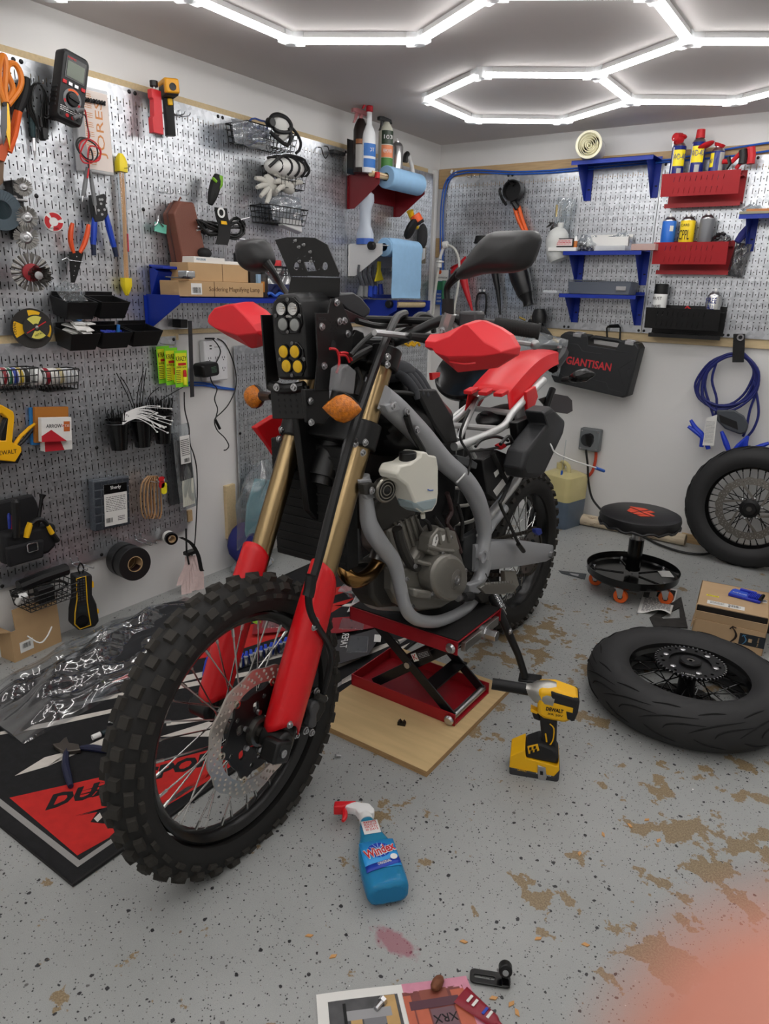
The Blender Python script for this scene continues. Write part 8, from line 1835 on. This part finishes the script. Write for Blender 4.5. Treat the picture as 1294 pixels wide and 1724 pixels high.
for x in(448,452):mb=MB();mb.box(.003,.022,.006,T(*KX(448,571,.999)));bp('guard_slot',mb,INK)if x==448 else None
MIR=mat('mirror shell',(34,34,35),.42)
def mirror(pts,X,k1,stem,root):
 P=[KX(x,y,X)for x,y in pts];c=sum(P,V((0,0,0)))/len(P)
 mb=MB();mb.rings([[c+(p-c)*k+V((dx,0,0))for p in spline(P,3,True)]for dx,k in((-.012,.95),(-.008,1),(.006,.985),(.022,.88),(.034,.68),(.041,.42),(.043,.1))]);g=bp('mirror',mb,MIR,sm=.9)
 mb=MB();mb.rings([[c+(p-c)*.93+V((dx,0,0))for p in P]for dx in(-.0135,-.012)]);bp('mirror_glass',mb,mat('mirror glass',(200,200,200),.03,1),g)
 mb=MB();mb.tube(stem,[.007,.0075,.009,.013],10,3);bp('mirror_stem',mb,BPL,g);mb=MB();mb.tube(root,.014,12);bp('stem_boot',mb,RUBBER,g)
mirror([(766,466),(790,430),(822,394),(858,388),(896,388),(907,396),(907,415),(892,447),(862,459),(815,461),(780,470)],.93,1,[KX(753,506,.92),KX(752,487,.92),KX(759,474,.925),KX(775,458,.935)],[KX(754,530,.92),KX(754,503,.92)])
mirror([(402,420),(406,406),(424,402),(441,403),(453,414),(460,436),(456,450),(440,458),(420,457),(406,442)],.93,1,[KX(487,500,.92),KX(472,478,.925),KX(460,458,.94),KX(448,442,.95)],[KX(487,520,.92),KX(484,496,.92)])
mb=MB();mb.tube([KX(748,556,.92),KX(757,527,.92)],.016,8);pc=bp('lever_perch',mb,mat('perch silver',(170,170,168),.4,.8),sm=.4)
bolt(744,557,.945,.007,pc,0)
ktube('cable_adjuster',[(630,560),(650,562),(690,566)],.16,.007,STEEL,k=1);ktube('adjuster_boot',[(690,566),(724,571)],[.17,.19],[.008,.013],RUBBER,k=1)
for i,(pts,l,r)in enumerate((([(590,598),(612,575),(635,560),(660,575),(650,600)],.10,.006),([(585,610),(620,590),(665,575),(700,555),(715,548)],.08,.009),([(600,540),(640,549),(690,545),(720,540)],.06,.007),([(600,600),(640,580),(680,556),(700,545),(715,552)],.04,.011),([(575,590),(600,610),(640,640),(690,690)],.02,.010),([(690,545),(705,530),(725,535),(730,560)],.10,.007),([(600,620),(606,640),(600,665)],.09,.006),([(660,660),(700,665),(720,690)],.12,.005))):
 ktube('control_cable',pts,l,r,BLACKW)
for pts in([(555,587),(567,590),(571,610),(566,628)],[(572,594),(585,595),(592,607)],[(570,598),(582,599),(588,610)]):ktube('red_wire',pts,.09,.0028,REDW)
rl=slab_('relay_box',[(574,620),(586,613),(600,625),(596,664),(570,658)],.08,.11,mat('smoky relay',(150,150,152),.12,alpha=.5),bev=.003)
mb=MB();mb.bx((1.075,-.17,.62),(1.12,.07,.93));rd=bp('radiator',mb,mat('radiator black',(12,12,13),.6,bump=1,bs=500),bev=.004)
for i in range(12):mb=MB();mb.bx((1.1205,-.165,.635+.024*i),(1.124,.065,.641+.024*i));bp('radiator_fin',mb,mat('radiator black',(12,12,13),.6),rd)
slab_('radiator_shroud',[(430,720),(463,699),(492,707),(506,760),(523,830),(513,850),(498,820),(476,784),(452,748)],-.235,-.215,RED,bev=.004)
slab_('fork_shield',[(500,700),(560,705),(572,790),(540,880),(520,860)],-.04,-.02,BPL)
mb=MB();R=[]
for x,w,z0,z1 in((.60,.06,.90,.96),(.66,.10,.88,1.0),(.74,.125,.86,1.05),(.82,.13,.85,1.075),(.90,.12,.86,1.06),(.95,.08,.88,1.02)):
 R.append([V((x,w*math.cos(q)*(1 if math.sin(q)<.3 else.9),(z0+z1)/2+(z1-z0)/2*math.sin(q)))for q in[2*math.pi*i/24 for i in range(24)]])
mb.rings(R);bp('fuel_tank',mb,mat('tank black',(26,26,27),.28),sm=.9,sub=1)
mb=MB();mb.cyl((.76,0,1.05),(.76,0,1.078),.035,n=20);bp('fuel_cap',mb,BPL,bev=.003)
t=thing('knit_glove','dark grey knit glove draped on the black fuel tank','glove',M=BM);gk=mat('dark grey knit',(62,64,68),.95,bump=1,bs=160)
mb=MB();mb.ball((.87,.02,1.085),(.06,.075,.03),18,10);put('palm',mb,gk,t,sm=1)
for i in range(4):mb=MB();mb.tube([(.90-.02*i,.05,1.09),(.90-.021*i,.09,1.072),(.897-.022*i,.118,1.045-.004*i),(.895-.023*i,.126,1.022+.006*(i%2))],[.013,.0125,.011,.007],10,3);put('finger',mb,gk,t,sm=1)
slab_('tank_skirt',[(700,655),(735,655),(762,700),(772,745),(752,748),(730,715)],.10,.13,BPL,bev=.006);slab_('red_tab',[(727,628),(741,627),(740,634),(728,640)],.02,.03,RED,bev=0)
def both(nm,pts,lat,r,m,k=4,n=14):
 for s in(1,-1):
  mb=MB();P=[K(x,y,lat)for x,y in pts];mb.tube([V((p.x,s*p.y,p.z))for p in P],r,n,k);bp(nm,mb,m,sm=.8)
both('main_spar',[(640,668),(668,692),(710,735),(745,775),(780,806),(800,836),(812,872),(814,905),(808,940)],.125,[.03,.031,.03,.028,.028,.028,.026,.024,.026],SILV)
both('pivot_plate',[(810,925),(813,950),(806,975),(788,998)],.125,[.025,.026,.022,.016],SILV)
ktube('cradle_tube',[(606,862),(598,885),(597,915),(602,950),(607,985),(617,1007),(636,1017),(680,1020)],-.03,.017,SILV,n=14,sm=.8)
ktube('cradle_tube',[(612,800),(617,850),(622,884),(640,915),(662,945),(672,980),(680,1016),(692,1037),(714,1046),(745,1044),(785,1024),(806,998)],.118,[.014,.019,.023,.021,.018,.018,.018,.018,.017,.016],SILV,n=14,sm=.8)
ktube('spar_weld',[(783,797),(775,806),(768,813)],.155,.003,SUB,k=2);mb=MB();p=K(812,937,.15);mb.lathe([(.02,0),(.02,.006),(.014,.006),(.013,-.01),(.001,-.01)],frame(p,(-1,0,0),(0,0,1)),18);bp('pivot_ring',mb,SILV)
mb=MB();mb.tube([SM@(SP+SA*.60),SM@(SP+SA*.85)],.042,20);bp('steering_head',mb,BPL)
slab_('engine_hanger',[(606,808),(625,806),(634,838),(620,842),(610,830)],.12,.135,SILV)
for x,y in((660,684),(684,693),(701,724)):bolt(x,y,.158,.008)
slab_('spar_bracket',[(648,682),(668,676),(676,690),(656,696)],.14,.16,SILV);ktube('sensor_cable',[(684,700),(692,725),(704,745),(712,760)],.16,.008,BPL)
def eb(nm,pts,l0,l1,m=ENG,k=.9,bev=.006,par=None):return slab_(nm,pts,l0,l1,m,par,bev,k)
eb('crankcase',[(668,962),(695,942),(722,902),(740,886),(770,892),(786,950),(786,992),(770,1012),(748,1026),(706,1032),(680,1020),(668,996)],-.02,.112)
eb('engine_case',[(622,960),(676,950),(690,1020),(640,1024),(626,1005)],.0,.07,ENGD)
gc=eb('generator_cover',[(734+30*math.cos(q)+26,974+40*math.sin(q))for q in[2*math.pi*i/28 for i in range(28)]],.11,.165,ENG,.84)
mb=MB();p=K(768,976,.166);M=frame(p,(-1,0,0),(0,0,1));mb.lathe([(.030,-.006),(.030,.0),(.026,.002),(.0003,.002)],M,28);bp('cover_dish',mb,mat('bright engine alloy',(128,125,120),.4,.8),gc)
mb=MB();mb.lathe([(.013,.002),(.013,.005),(.006,.005),(.005,.001),(.0003,.001)],M,16);bp('timing_plug',mb,STEEL,gc);text('HONDA',M@T(0,-.021,.0022),.007,mat('cast letters',(150,148,144),.4,.8),gc)
eb('sprocket_cover',[(727,905),(740,888),(768,895),(776,925),(760,932),(735,940),(722,930)],.10,.14,ENG,.9)
eb('clutch_housing',[(672,985),(690,962),(706,975),(706,1005),(688,1015)],.06,.10,ENG,.85);eb('starter_motor',[(700,992),(728,996),(728,1010),(700,1006)],.11,.15,ENG,.8)
for pts in([(700,945),(740,955),(755,962)],[(718,920),(742,926),(762,928)],[(738,895),(742,915)],[(752,890),(757,912)]):ktube('cast_rib',pts,.142,.006,ENG,k=2)
ktube('case_pipe',[(668,890),(676,920),(690,948),(702,955)],.12,.014,ENGD,k=2)
eb('cylinder',[(652,892),(700,866),(722,902),(706,940),(676,950),(656,930)],-.01,.085,ENG,.95)
for i in range(5):ktube('cooling_rib',[(664+9*i,880-3*i),(678+9*i,925-3*i)],.088,.004,ENG,k=1)
eb('cylinder_head',[(628,862),(640,838),(690,826),(704,842),(702,868),(660,890),(640,900)],-.01,.085,ENGD,.92);eb('head_cover',[(634,842),(650,815),(690,808),(700,828),(690,842)],-.07,.075,BPL,.9)
for x,y,l in((671,885,.10),(698,953,.145),(731,962,.15),(684,975,.135),(727,1000,.15),(745,932,.145),(758,905,.145),(694,1020,.12),(783,960,.13),(783,982,.13)):bolt(x,y,l,.0052)
c=slab_('serial_sticker',[(730,905),(735,899),(741,901),(734,920),(727,918)],.1405,.1412,PAPER,None,0);text('K1ZR',frame(K(734,909,.1418),(-1,0,0),(0,0,1))@RZ(66),.006,INK,c);slab_('serial_sticker',[(743,902),(749,900),(748,910),(742,912)],.1405,.1412,PAPER,None,0)
BRZ=mat('heated bronze',(122,92,54),.22,1,var=.25,vs=14)
ktube('exhaust_header',[(646,930),(636,948),(622,966),(602,977),(585,970),(575,948),(574,920),(580,900),(600,890)],[.05,.06,.07,.075,.06,.03,0,-.03,-.06],.020,BRZ,n=18);ktube('header_flange',[(640,928),(634,944)],.058,.0235,STEEL,k=1,n=16)
mb=MB();mb.bx((.58,-.09,.42),(.88,.07,.88));bp('airbox',mb,mat('dark airbox',(14,14,15),.6),bev=.02)
slab_('side_panel',[(782,905),(806,890),(812,940),(798,966),(780,955)],.09,.11,mat('dark side panel',(32,34,36),.45),bev=.005)
ktube('fuel_hose',[(752,830),(760,860),(752,880),(765,900),(775,930)],.11,.007,mat('plum hose',(58,40,40),.5));ktube('intake_boot',[(745,850),(760,870)],.06,.035,RUBBER,k=1,n=16)
for pts,l in(([(705,870),(720,880),(725,895)],.12),([(770,850),(778,880),(776,910)],.12),([(640,800),(690,790),(720,800)],.09),([(730,870),(745,890)],.13)):ktube('harness_cable',pts,l,.006,BLACKW)
wt=mat('milky coolant bottle',(220,218,206),.35,sss=.3)
eo=[(668,797),(674,784),(692,780),(708,768),(709,761),(719,761),(722,766),(735,768),(738,786),(738,830),(736,848),(728,861),(713,864),(702,857),(697,843),(686,818),(671,806)]
eb_=slab_('coolant_bottle',eo,.15,.205,wt,None,.009);slab_('coolant_level',[(697,843),(738,835),(736,849),(728,861),(713,864),(702,857)],.149,.2065,mat('pale coolant',(150,166,170),.35),eb_,.009)
ktube('filler_neck',[(686,786),(686,772)],.18,.017,wt,eb_,k=1,n=16);ktube('filler_cap',[(686,776),(686,761)],.18,.021,BPL,eb_,k=1,n=18,bev=.002);ktube('bottle_spout',[(711,865),(712,872)],.18,.006,wt,eb_,k=1);ktube('ink_mark',[(720,824),(723,826),(729,825)],.2062,.0012,BLUECORD,eb_,k=1,n=4)
p=K(650,825,.165);M=frame(p,(-.95,.3,0),(0,0,1));mb=MB();mb.lathe([(.026,-.02),(.030,-.012),(.031,0),(.028,.004)],M,32);hn=bp('horn',mb,mat('horn rim',(140,136,126),.3,1));mb=MB();mb.lathe([(.028,.002),(.022,.006),(.020,.003),(.014,.006),(.012,.003),(.005,.007),(.0003,.007)],M,28);bp('horn_face',mb,GLOSS,hn)
slab_('horn_bracket',[(612,815),(630,813),(632,832),(616,834)],.13,.15,ENGD,hn);bolt(625,826,.152,.007,hn)
for pts,l in(([(764,752),(785,746),(822,731),(849,716),(861,697),(876,680),(893,662),(915,640)],.105),([(757,714),(776,698),(800,673),(818,663),(845,648),(880,632)],-.105)):ktube('subframe_rail',pts,l,.0125,SUB,n=12)
for a,b in(((800,688,-.10),(862,696,.10)),((761,716,-.10),(836,722,.10)),((802,672,-.08),(770,742,.0))):mb=MB();mb.tube([K(*a),K(*b)],.0105,10);bp('subframe_cross_tube',mb,SUB)
ktube('subframe_brace',[(790,752),(796,765),(800,770)],.11,[.008,.006],SUB,k=1);ktube('support_rail',[(800,905),(822,870),(848,838),(872,805),(880,770)],.105,.014,SUB,n=12);ktube('frame_brace',[(816,900),(828,880),(848,855)],.11,.018,SILV,k=1,n=12)
slab_('fuse_box',[(820,697),(846,697),(850,709),(822,711)],-.03,.0,BPL);slab_('grab_bracket',[(868,690),(888,683),(890,712),(872,716)],.09,.10,SUB,bev=.001)
mb=MB();R=[]
for i in range(15):
 u=i/14;x=.27-.47*u;z=.945+.125*u+.03*math.sin(u*3)-.03*u*u*u;w=(.076 if u<.3 else.076-.01*(u-.3))*(1 if u<.85 else 1-(u-.85)*1.6)
 R.append([V((x,w*math.sin(q)*1.12,z+.022*math.cos(q)-(.055 if abs(q)>1.3 else 0)*(1-.55*u)))for q in[-1.5,-1.35,-1.0,-.7,-.35,0,.35,.7,1.0,1.35,1.5]])
mb.rings(R,close=False,caps=False);fd=bp('rear_fender',mb,RED,sm=.5,solid=.004)
for y in(-.055,.0,.055):mb=MB();mb.box(.05,.032,.014,T(.285,y,.963)@RY(8));bp('fender_tab',mb,RED,fd,bev=.003)
slab_('fender_side_tab',[(886,660),(902,650),(906,668),(898,690),(888,694)],.11,.122,RED,fd,.003);slab_('fender_side_tab',[(793,672),(826,648),(836,650),(820,664),(804,690)],-.125,-.11,RED,fd,.003)
slab_('white_side_panel',[(755,713),(772,694),(796,676),(790,690),(764,716)],-.135,-.12,WHITE,bev=.003)
mb=MB();mb.ball((.13,-.0,.86),(.17,.08,.04),14,8);bp('inner_fender',mb,BPL,sm=1)
mb=MB();mb.tube([(-.12,.06,1.01),(-.24,.05,1.055),(-.26,.0,1.06),(-.24,-.05,1.055),(-.12,-.06,1.01)],.022,8,3);tl=bp('tail_bracket',mb,BPL);mb=MB();mb.box(.05,.10,.05,T(-.27,0,1.05));bp('tail_light',mb,mat('dark red lens',(90,16,26),.2),tl,bev=.012);mb=MB();mb.cyl((-.2,.05,1.075),(-.2,.05,1.085),.009,n=8);bp('tail_bolt',mb,CHROME,tl)
a=K(948,639,.11);mb=MB();mb.tube([a,K(962,638,.16)],[.010,.012],10);ts=bp('rear_signal_stem',mb,RUBBER);mb=MB();mb.tube([K(960,638,.16),K(972,634,.19),K(986,631,.21),K(1002,630,.24)],[.011,.022,.024,.003],14,3);bp('rear_signal',mb,GLOSS,ts,sm=1)
slab_('licence_bracket',[(908,672),(934,663),(956,667),(963,674),(964,692),(955,697),(925,692)],-.02,-.012,mat('dark brown plate',(46,40,38),.3),bev=.002);ktube('licence_arm',[(930,655),(925,668),(918,690)],.0,.014,BPL,k=1)
sb=slab_('tail_box',[(916,694),(931,685),(954,708),(950,730),(918,798),(908,806),(886,806),(880,790),(888,760),(922,715)],.15,.22,mat('tail box black',(34,35,37),.5),None,.008,.9)
slab_('tail_box_lip',[(870,712),(918,692),(926,702),(890,756),(876,770)],.12,.15,BPL,sb,.004)
bt=slab_('battery',[(812,775),(838,758),(862,768),(864,800),(838,842),(820,830)],.06,.125,mat('battery case',(26,26,27),.4),bev=.004)
for pts in([(830,826),(846,806),(851,815),(836,836)],[(848,796),(856,786),(860,798),(853,806)],[(831,796),(838,790),(840,797),(834,804)]):slab_('battery_label',pts,.1255,.1262,PAPER,bt,0)
ktube('battery_strap',[(828,762),(846,800),(854,812)],.127,.008,RUBBER,bt,k=1);slab_('connector_block',[(770,766),(792,772),(804,780),(802,790),(788,786),(770,780)],.10,.12,mat('connector grey',(70,72,74),.5));slab_('red_terminal',[(838,750),(848,745),(854,752),(844,758)],.12,.135,REDW,bt)
for pts,l,m,r,nm in(([(786,760),(830,755),(880,740),(905,733)],.13,BLACKW,.004,'tail_wire'),([(842,748),(858,735),(866,770),(862,800),(846,838),(842,850),(856,880),(870,910),(880,926)],.15,BLACKW,.006,'charging_lead'),([(800,752),(812,740),(835,735),(855,742)],.125,BLACKW,.005,'tail_wire'),([(790,690),(774,735),(792,770),(786,800)],.15,BLACKW,.004,'tail_wire'),([(895,735),(905,733),(916,745),(921,762)],.16,REDW,.0025,'red_wire'),([(884,752),(902,752),(916,762),(926,770)],.17,REDW,.0025,'red_wire'),([(886,753),(905,752),(918,762)],.172,BLUECORD,.0025,'blue_wire'),([(888,751),(900,744),(914,742),(926,748),(933,761),(950,770),(975,779),(1004,788)],[.17,.18,.2,.22,.23,.24,.25,.26],WHITE,.0028,'white_wire')):ktube(nm,pts,l,r,m,n=6)
ktube('blue_connector',[(1003,788),(1016,793)],.26,.006,BLUECORD,k=1);ktube('lead_plug',[(872,916),(881,928)],.155,.008,BPL,k=1)
RM=MX.Translation((0,0,.325))@RX(-90)
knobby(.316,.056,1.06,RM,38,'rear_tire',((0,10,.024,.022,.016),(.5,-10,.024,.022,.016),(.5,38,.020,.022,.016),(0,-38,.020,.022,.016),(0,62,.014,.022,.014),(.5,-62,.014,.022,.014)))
mb=MB();mb.lathe([(.225,.036),(.232,.034),(.222,.02),(.212,.008),(.212,-.008),(.222,-.02),(.232,-.034),(.225,-.036),(.212,-.024),(.204,0),(.212,.024),(.225,.036)],RM,72,False);bp('rear_rim',mb,BMk);bspokes(RM,.206,.034,.034,36,.0021)
mb=MB();mb.lathe([(.012,-.07),(.05,-.05),(.05,-.03),(.03,0),(.05,.03),(.05,.05),(.012,.07)],RM,24);bp('rear_hub',mb,mat('hub alloy',(120,118,114),.35,.9))
RS=MX.Translation((0,.062,.325))@RX(-90);th=[]
for i in range(40):
 for da,rr in((-.3,.086),(-.12,.093),(.12,.093),(.3,.086)):q=2*math.pi*(i+da)/40;th.append((rr*math.cos(q),rr*math.sin(q)))
plate('rear_sprocket',[th,circ(.05,24)]+[circ(.008,10,.068*math.cos(rad(60*i)),.068*math.sin(rad(60*i)))for i in range(6)],.005,RS,mat('sprocket steel',(150,148,144),.35,1),BK)
ch=[V((.56,.066,.50)),V((.3,.066,.465)),V((.05,.066,.42)),V((-.03,.066,.413)),V((-.085,.066,.36)),V((-.088,.066,.30)),V((-.04,.066,.238)),V((.1,.066,.262)),V((.56,.066,.43))]
CP=spline(ch,16);acc=0;last=CP[0]
for p in CP[1:]:
 d=p-last
 if d.length>.0155:mb=MB();mb.box(.0175,.012,.012,frame((p+last)/2,d,V((0,1,0))));bp('chain_link',mb,mat('chain steel',(66,62,56),.45,.8),sm=0,bev=.002);last=p
for s in(1,-1):
 mb=MB();R=[]
 for x,y,z,h,w in((.55,.10,.485,.045,.022),(.42,.105,.455,.05,.022),(.2,.115,.395,.046,.02),(.0,.12,.335,.034,.017),(-.06,.12,.322,.026,.014)):R.append([V((x,s*y+w*cy,z+h*cz))for cy,cz in((-1,-.75),(-.75,-1),(.75,-1),(1,-.75),(1,.75),(.75,1),(-.75,1),(-1,.75))])
 mb.rings(R);sw=bp('swingarm',mb,SILV,sm=.5)
mb=MB();mb.tube([(-.02,.138,.325),(-.02,.15,.325)],.014,6);bp('rear_axle_nut',mb,STEEL,sw,sm=0);mb=MB();mb.bx((.36,-.11,.43),(.44,.11,.47));bp('swingarm_bridge',mb,SILV,bev=.006)
slab_('chain_guide',[(850,962),(868,962),(874,985),(862,1000),(852,998)],.07,.09,mat('alloy guard',(160,158,150),.45,.6),bev=.003);slab_('blue_adjuster',[(901,891),(911,890),(913,898),(907,902),(902,897)],.115,.13,mat('navy plastic',(34,54,140),.4),bev=.002)
mb=MB();mb.tube([(.36,0,.78),(.42,0,.45)],.032,14);bp('rear_shock',mb,BPL);mb=MB();mb.tube([(.365+.01*i/3+.036*0,.04*math.cos(i*.8),.74-.009*i)if 0 else V((.37+.0016*i+.042*math.sin(i*.8),.042*math.cos(i*.8),.74-.0075*i))for i in range(34)],.006,6);bp('shock_spring',mb,mat('spring white',(200,198,192),.4),sm=1)
slab_('peg_bracket',[(790,985),(812,978),(818,990),(806,1000),(792,998)],.13,.155,SILV,bev=.004)
pg_=slab_('foot_peg',[(808,990),(820,982),(856,980),(868,986),(866,996),(846,1001),(818,1000)],.2,.214,mat('peg steel',(150,148,142),.4,.9),bev=.002)
for i in range(11):mb=MB();mb.prism([(-.004,0),(.004,0),(0,.010)],-.001,.001,frame(K(816+4.6*i,986-.4*i,.214),(0,-1,0)if 0 else(-1,.3,0),(0,0,1)));bp('peg_tooth',mb,mat('peg steel',(150,148,142),.4,.9),pg_,sm=0)
ktube('rubber_stop',[(780,1006),(792,1004)],.17,.014,RUBBER,k=1,n=14);ktube('stop_bolt',[(770,1008),(780,1006)],.165,.010,STEEL,k=1,n=6)
ktube('side_stand',[(826,1000),(842,1035),(856,1066),(872,1102),(884,1140)],[.15,.18,.205,.235,.262],[.016,.0145,.0135,.012,.012],mat('stand black',(22,22,23),.4),k=1,n=12)
bolt(858,1063,.222,.008)
Pa,Pb=K(817,966,.19),K(852,1034,.20);mb=MB();u=(Pb-Pa);e1=u.orthogonal().normalized();e2=u.normalized().cross(e1)
mb.tube([Pa+u*(.25+.6*i/80)+(e1*math.cos(i*1.15)+e2*math.sin(i*1.15))*.0075 for i in range(80)],.0018,5);mb.tube([Pa,Pa+u*.25],.002,5);mb.tube([Pa+u*.85,Pb],.002,5);bp('stand_spring',mb,CHROME,sm=1)
mb=MB();c=K(892,1142,.27);mb.box(.05,.075,.010,MX.Translation(c)@RZ(20));bp('stand_foot',mb,mat('stand black',(22,22,23),.4),bev=.003)
slab_('stand_mount',[(800,1000),(832,996),(840,1010),(812,1016)],.12,.15,ENGD)
c=at(781,628,1,-.62);t=thing('round_seat','black round seat on a post standing behind the left hand guard','stool',at=(c.x,c.y,0))
mb=MB();M=MX.Translation(c)@RX(52)@RY(4);mb.lathe([(.10,-.03),(.155,-.025),(.16,0),(.15,.014),(.135,.004),(.003,.004)],M,40);put('seat',mb,GLOSS,t);mb=MB();mb.tube([c-V((0,-.01,.02)),(c.x,c.y+.01,.03)],.022,14);put('post',mb,BLACK,t);mb=MB();mb.lathe([(.2,0),(.2,.012),(.03,.03),(.003,.03)],T(c.x,c.y+.01,0),32);put('base',mb,BLACK,t)
# ------------ the photographer's hand, a fingertip reaching over the lower right corner of the lens
def hand_mesh():
 c=lambda r,u,f:CAM+(CR*r+CU*u+CF*f)*.001
 bm=bmesh.new();sl=bm.verts.layers.skin.verify();vs=[]
 def add(p,r,par):
  v=bm.verts.new(p-base);v[sl].radius=(r,r);v[sl].use_root=par is None
  if par is not None:bm.edges.new((par,v))
  return v
 base=c(84,-190,-90);wr=add(base,.027,None);add(c(96,-300,-150),.032,wr);pm=add(c(72,-128,-44),.022,wr)
 def chain(a,pts,rr):
  for p,r in zip(pts,rr):a=add(p,r,a)
 chain(pm,[c(58,-82,-8),c(38,-50,12),c(20,-26,16),c(6.2,-10.0,13)],(.0098,.0086,.0078,.0070))
 for k in range(1,4):chain(pm,[c(58+22*k,-88-3*k,-10-4*k),c(44+22*k,-70-6*k,-34-6*k),c(48+22*k,-84-6*k,-52-6*k)],(.0098,.0085,.0072))
 chain(wr,[c(52,-150,-78),c(36,-118,-66),c(28,-96,-50)],(.013,.0105,.0085))
 me=bpy.data.meshes.new('hand');bm.to_mesh(me);bm.free();me.materials.append(mat('pink skin',(178,116,98),.6))
 o=link('hand',me);o.location=base;props(o,"photographer's bare hand, one fingertip reaching over the lower right corner of the lens",'hand')
 o.modifiers.new('skin','SKIN').use_smooth_shade=True;s=o.modifiers.new('sub','SUBSURF');s.levels=1;s.render_levels=2
 M=frame(c(11.5,-16.5,9.0),CR*.6-CU*.8,CR*.8+CU*.6);mb=MB();mb.ball((0,0,.0),(.006,.005,.0012),12,6,M);n=put('fingernail',mb,mat('fingernail',(232,176,160),.3),o,sm=1);n.matrix_parent_inverse=MX.Translation(-base)
hand_mesh()
bpy.context.view_layer.update()
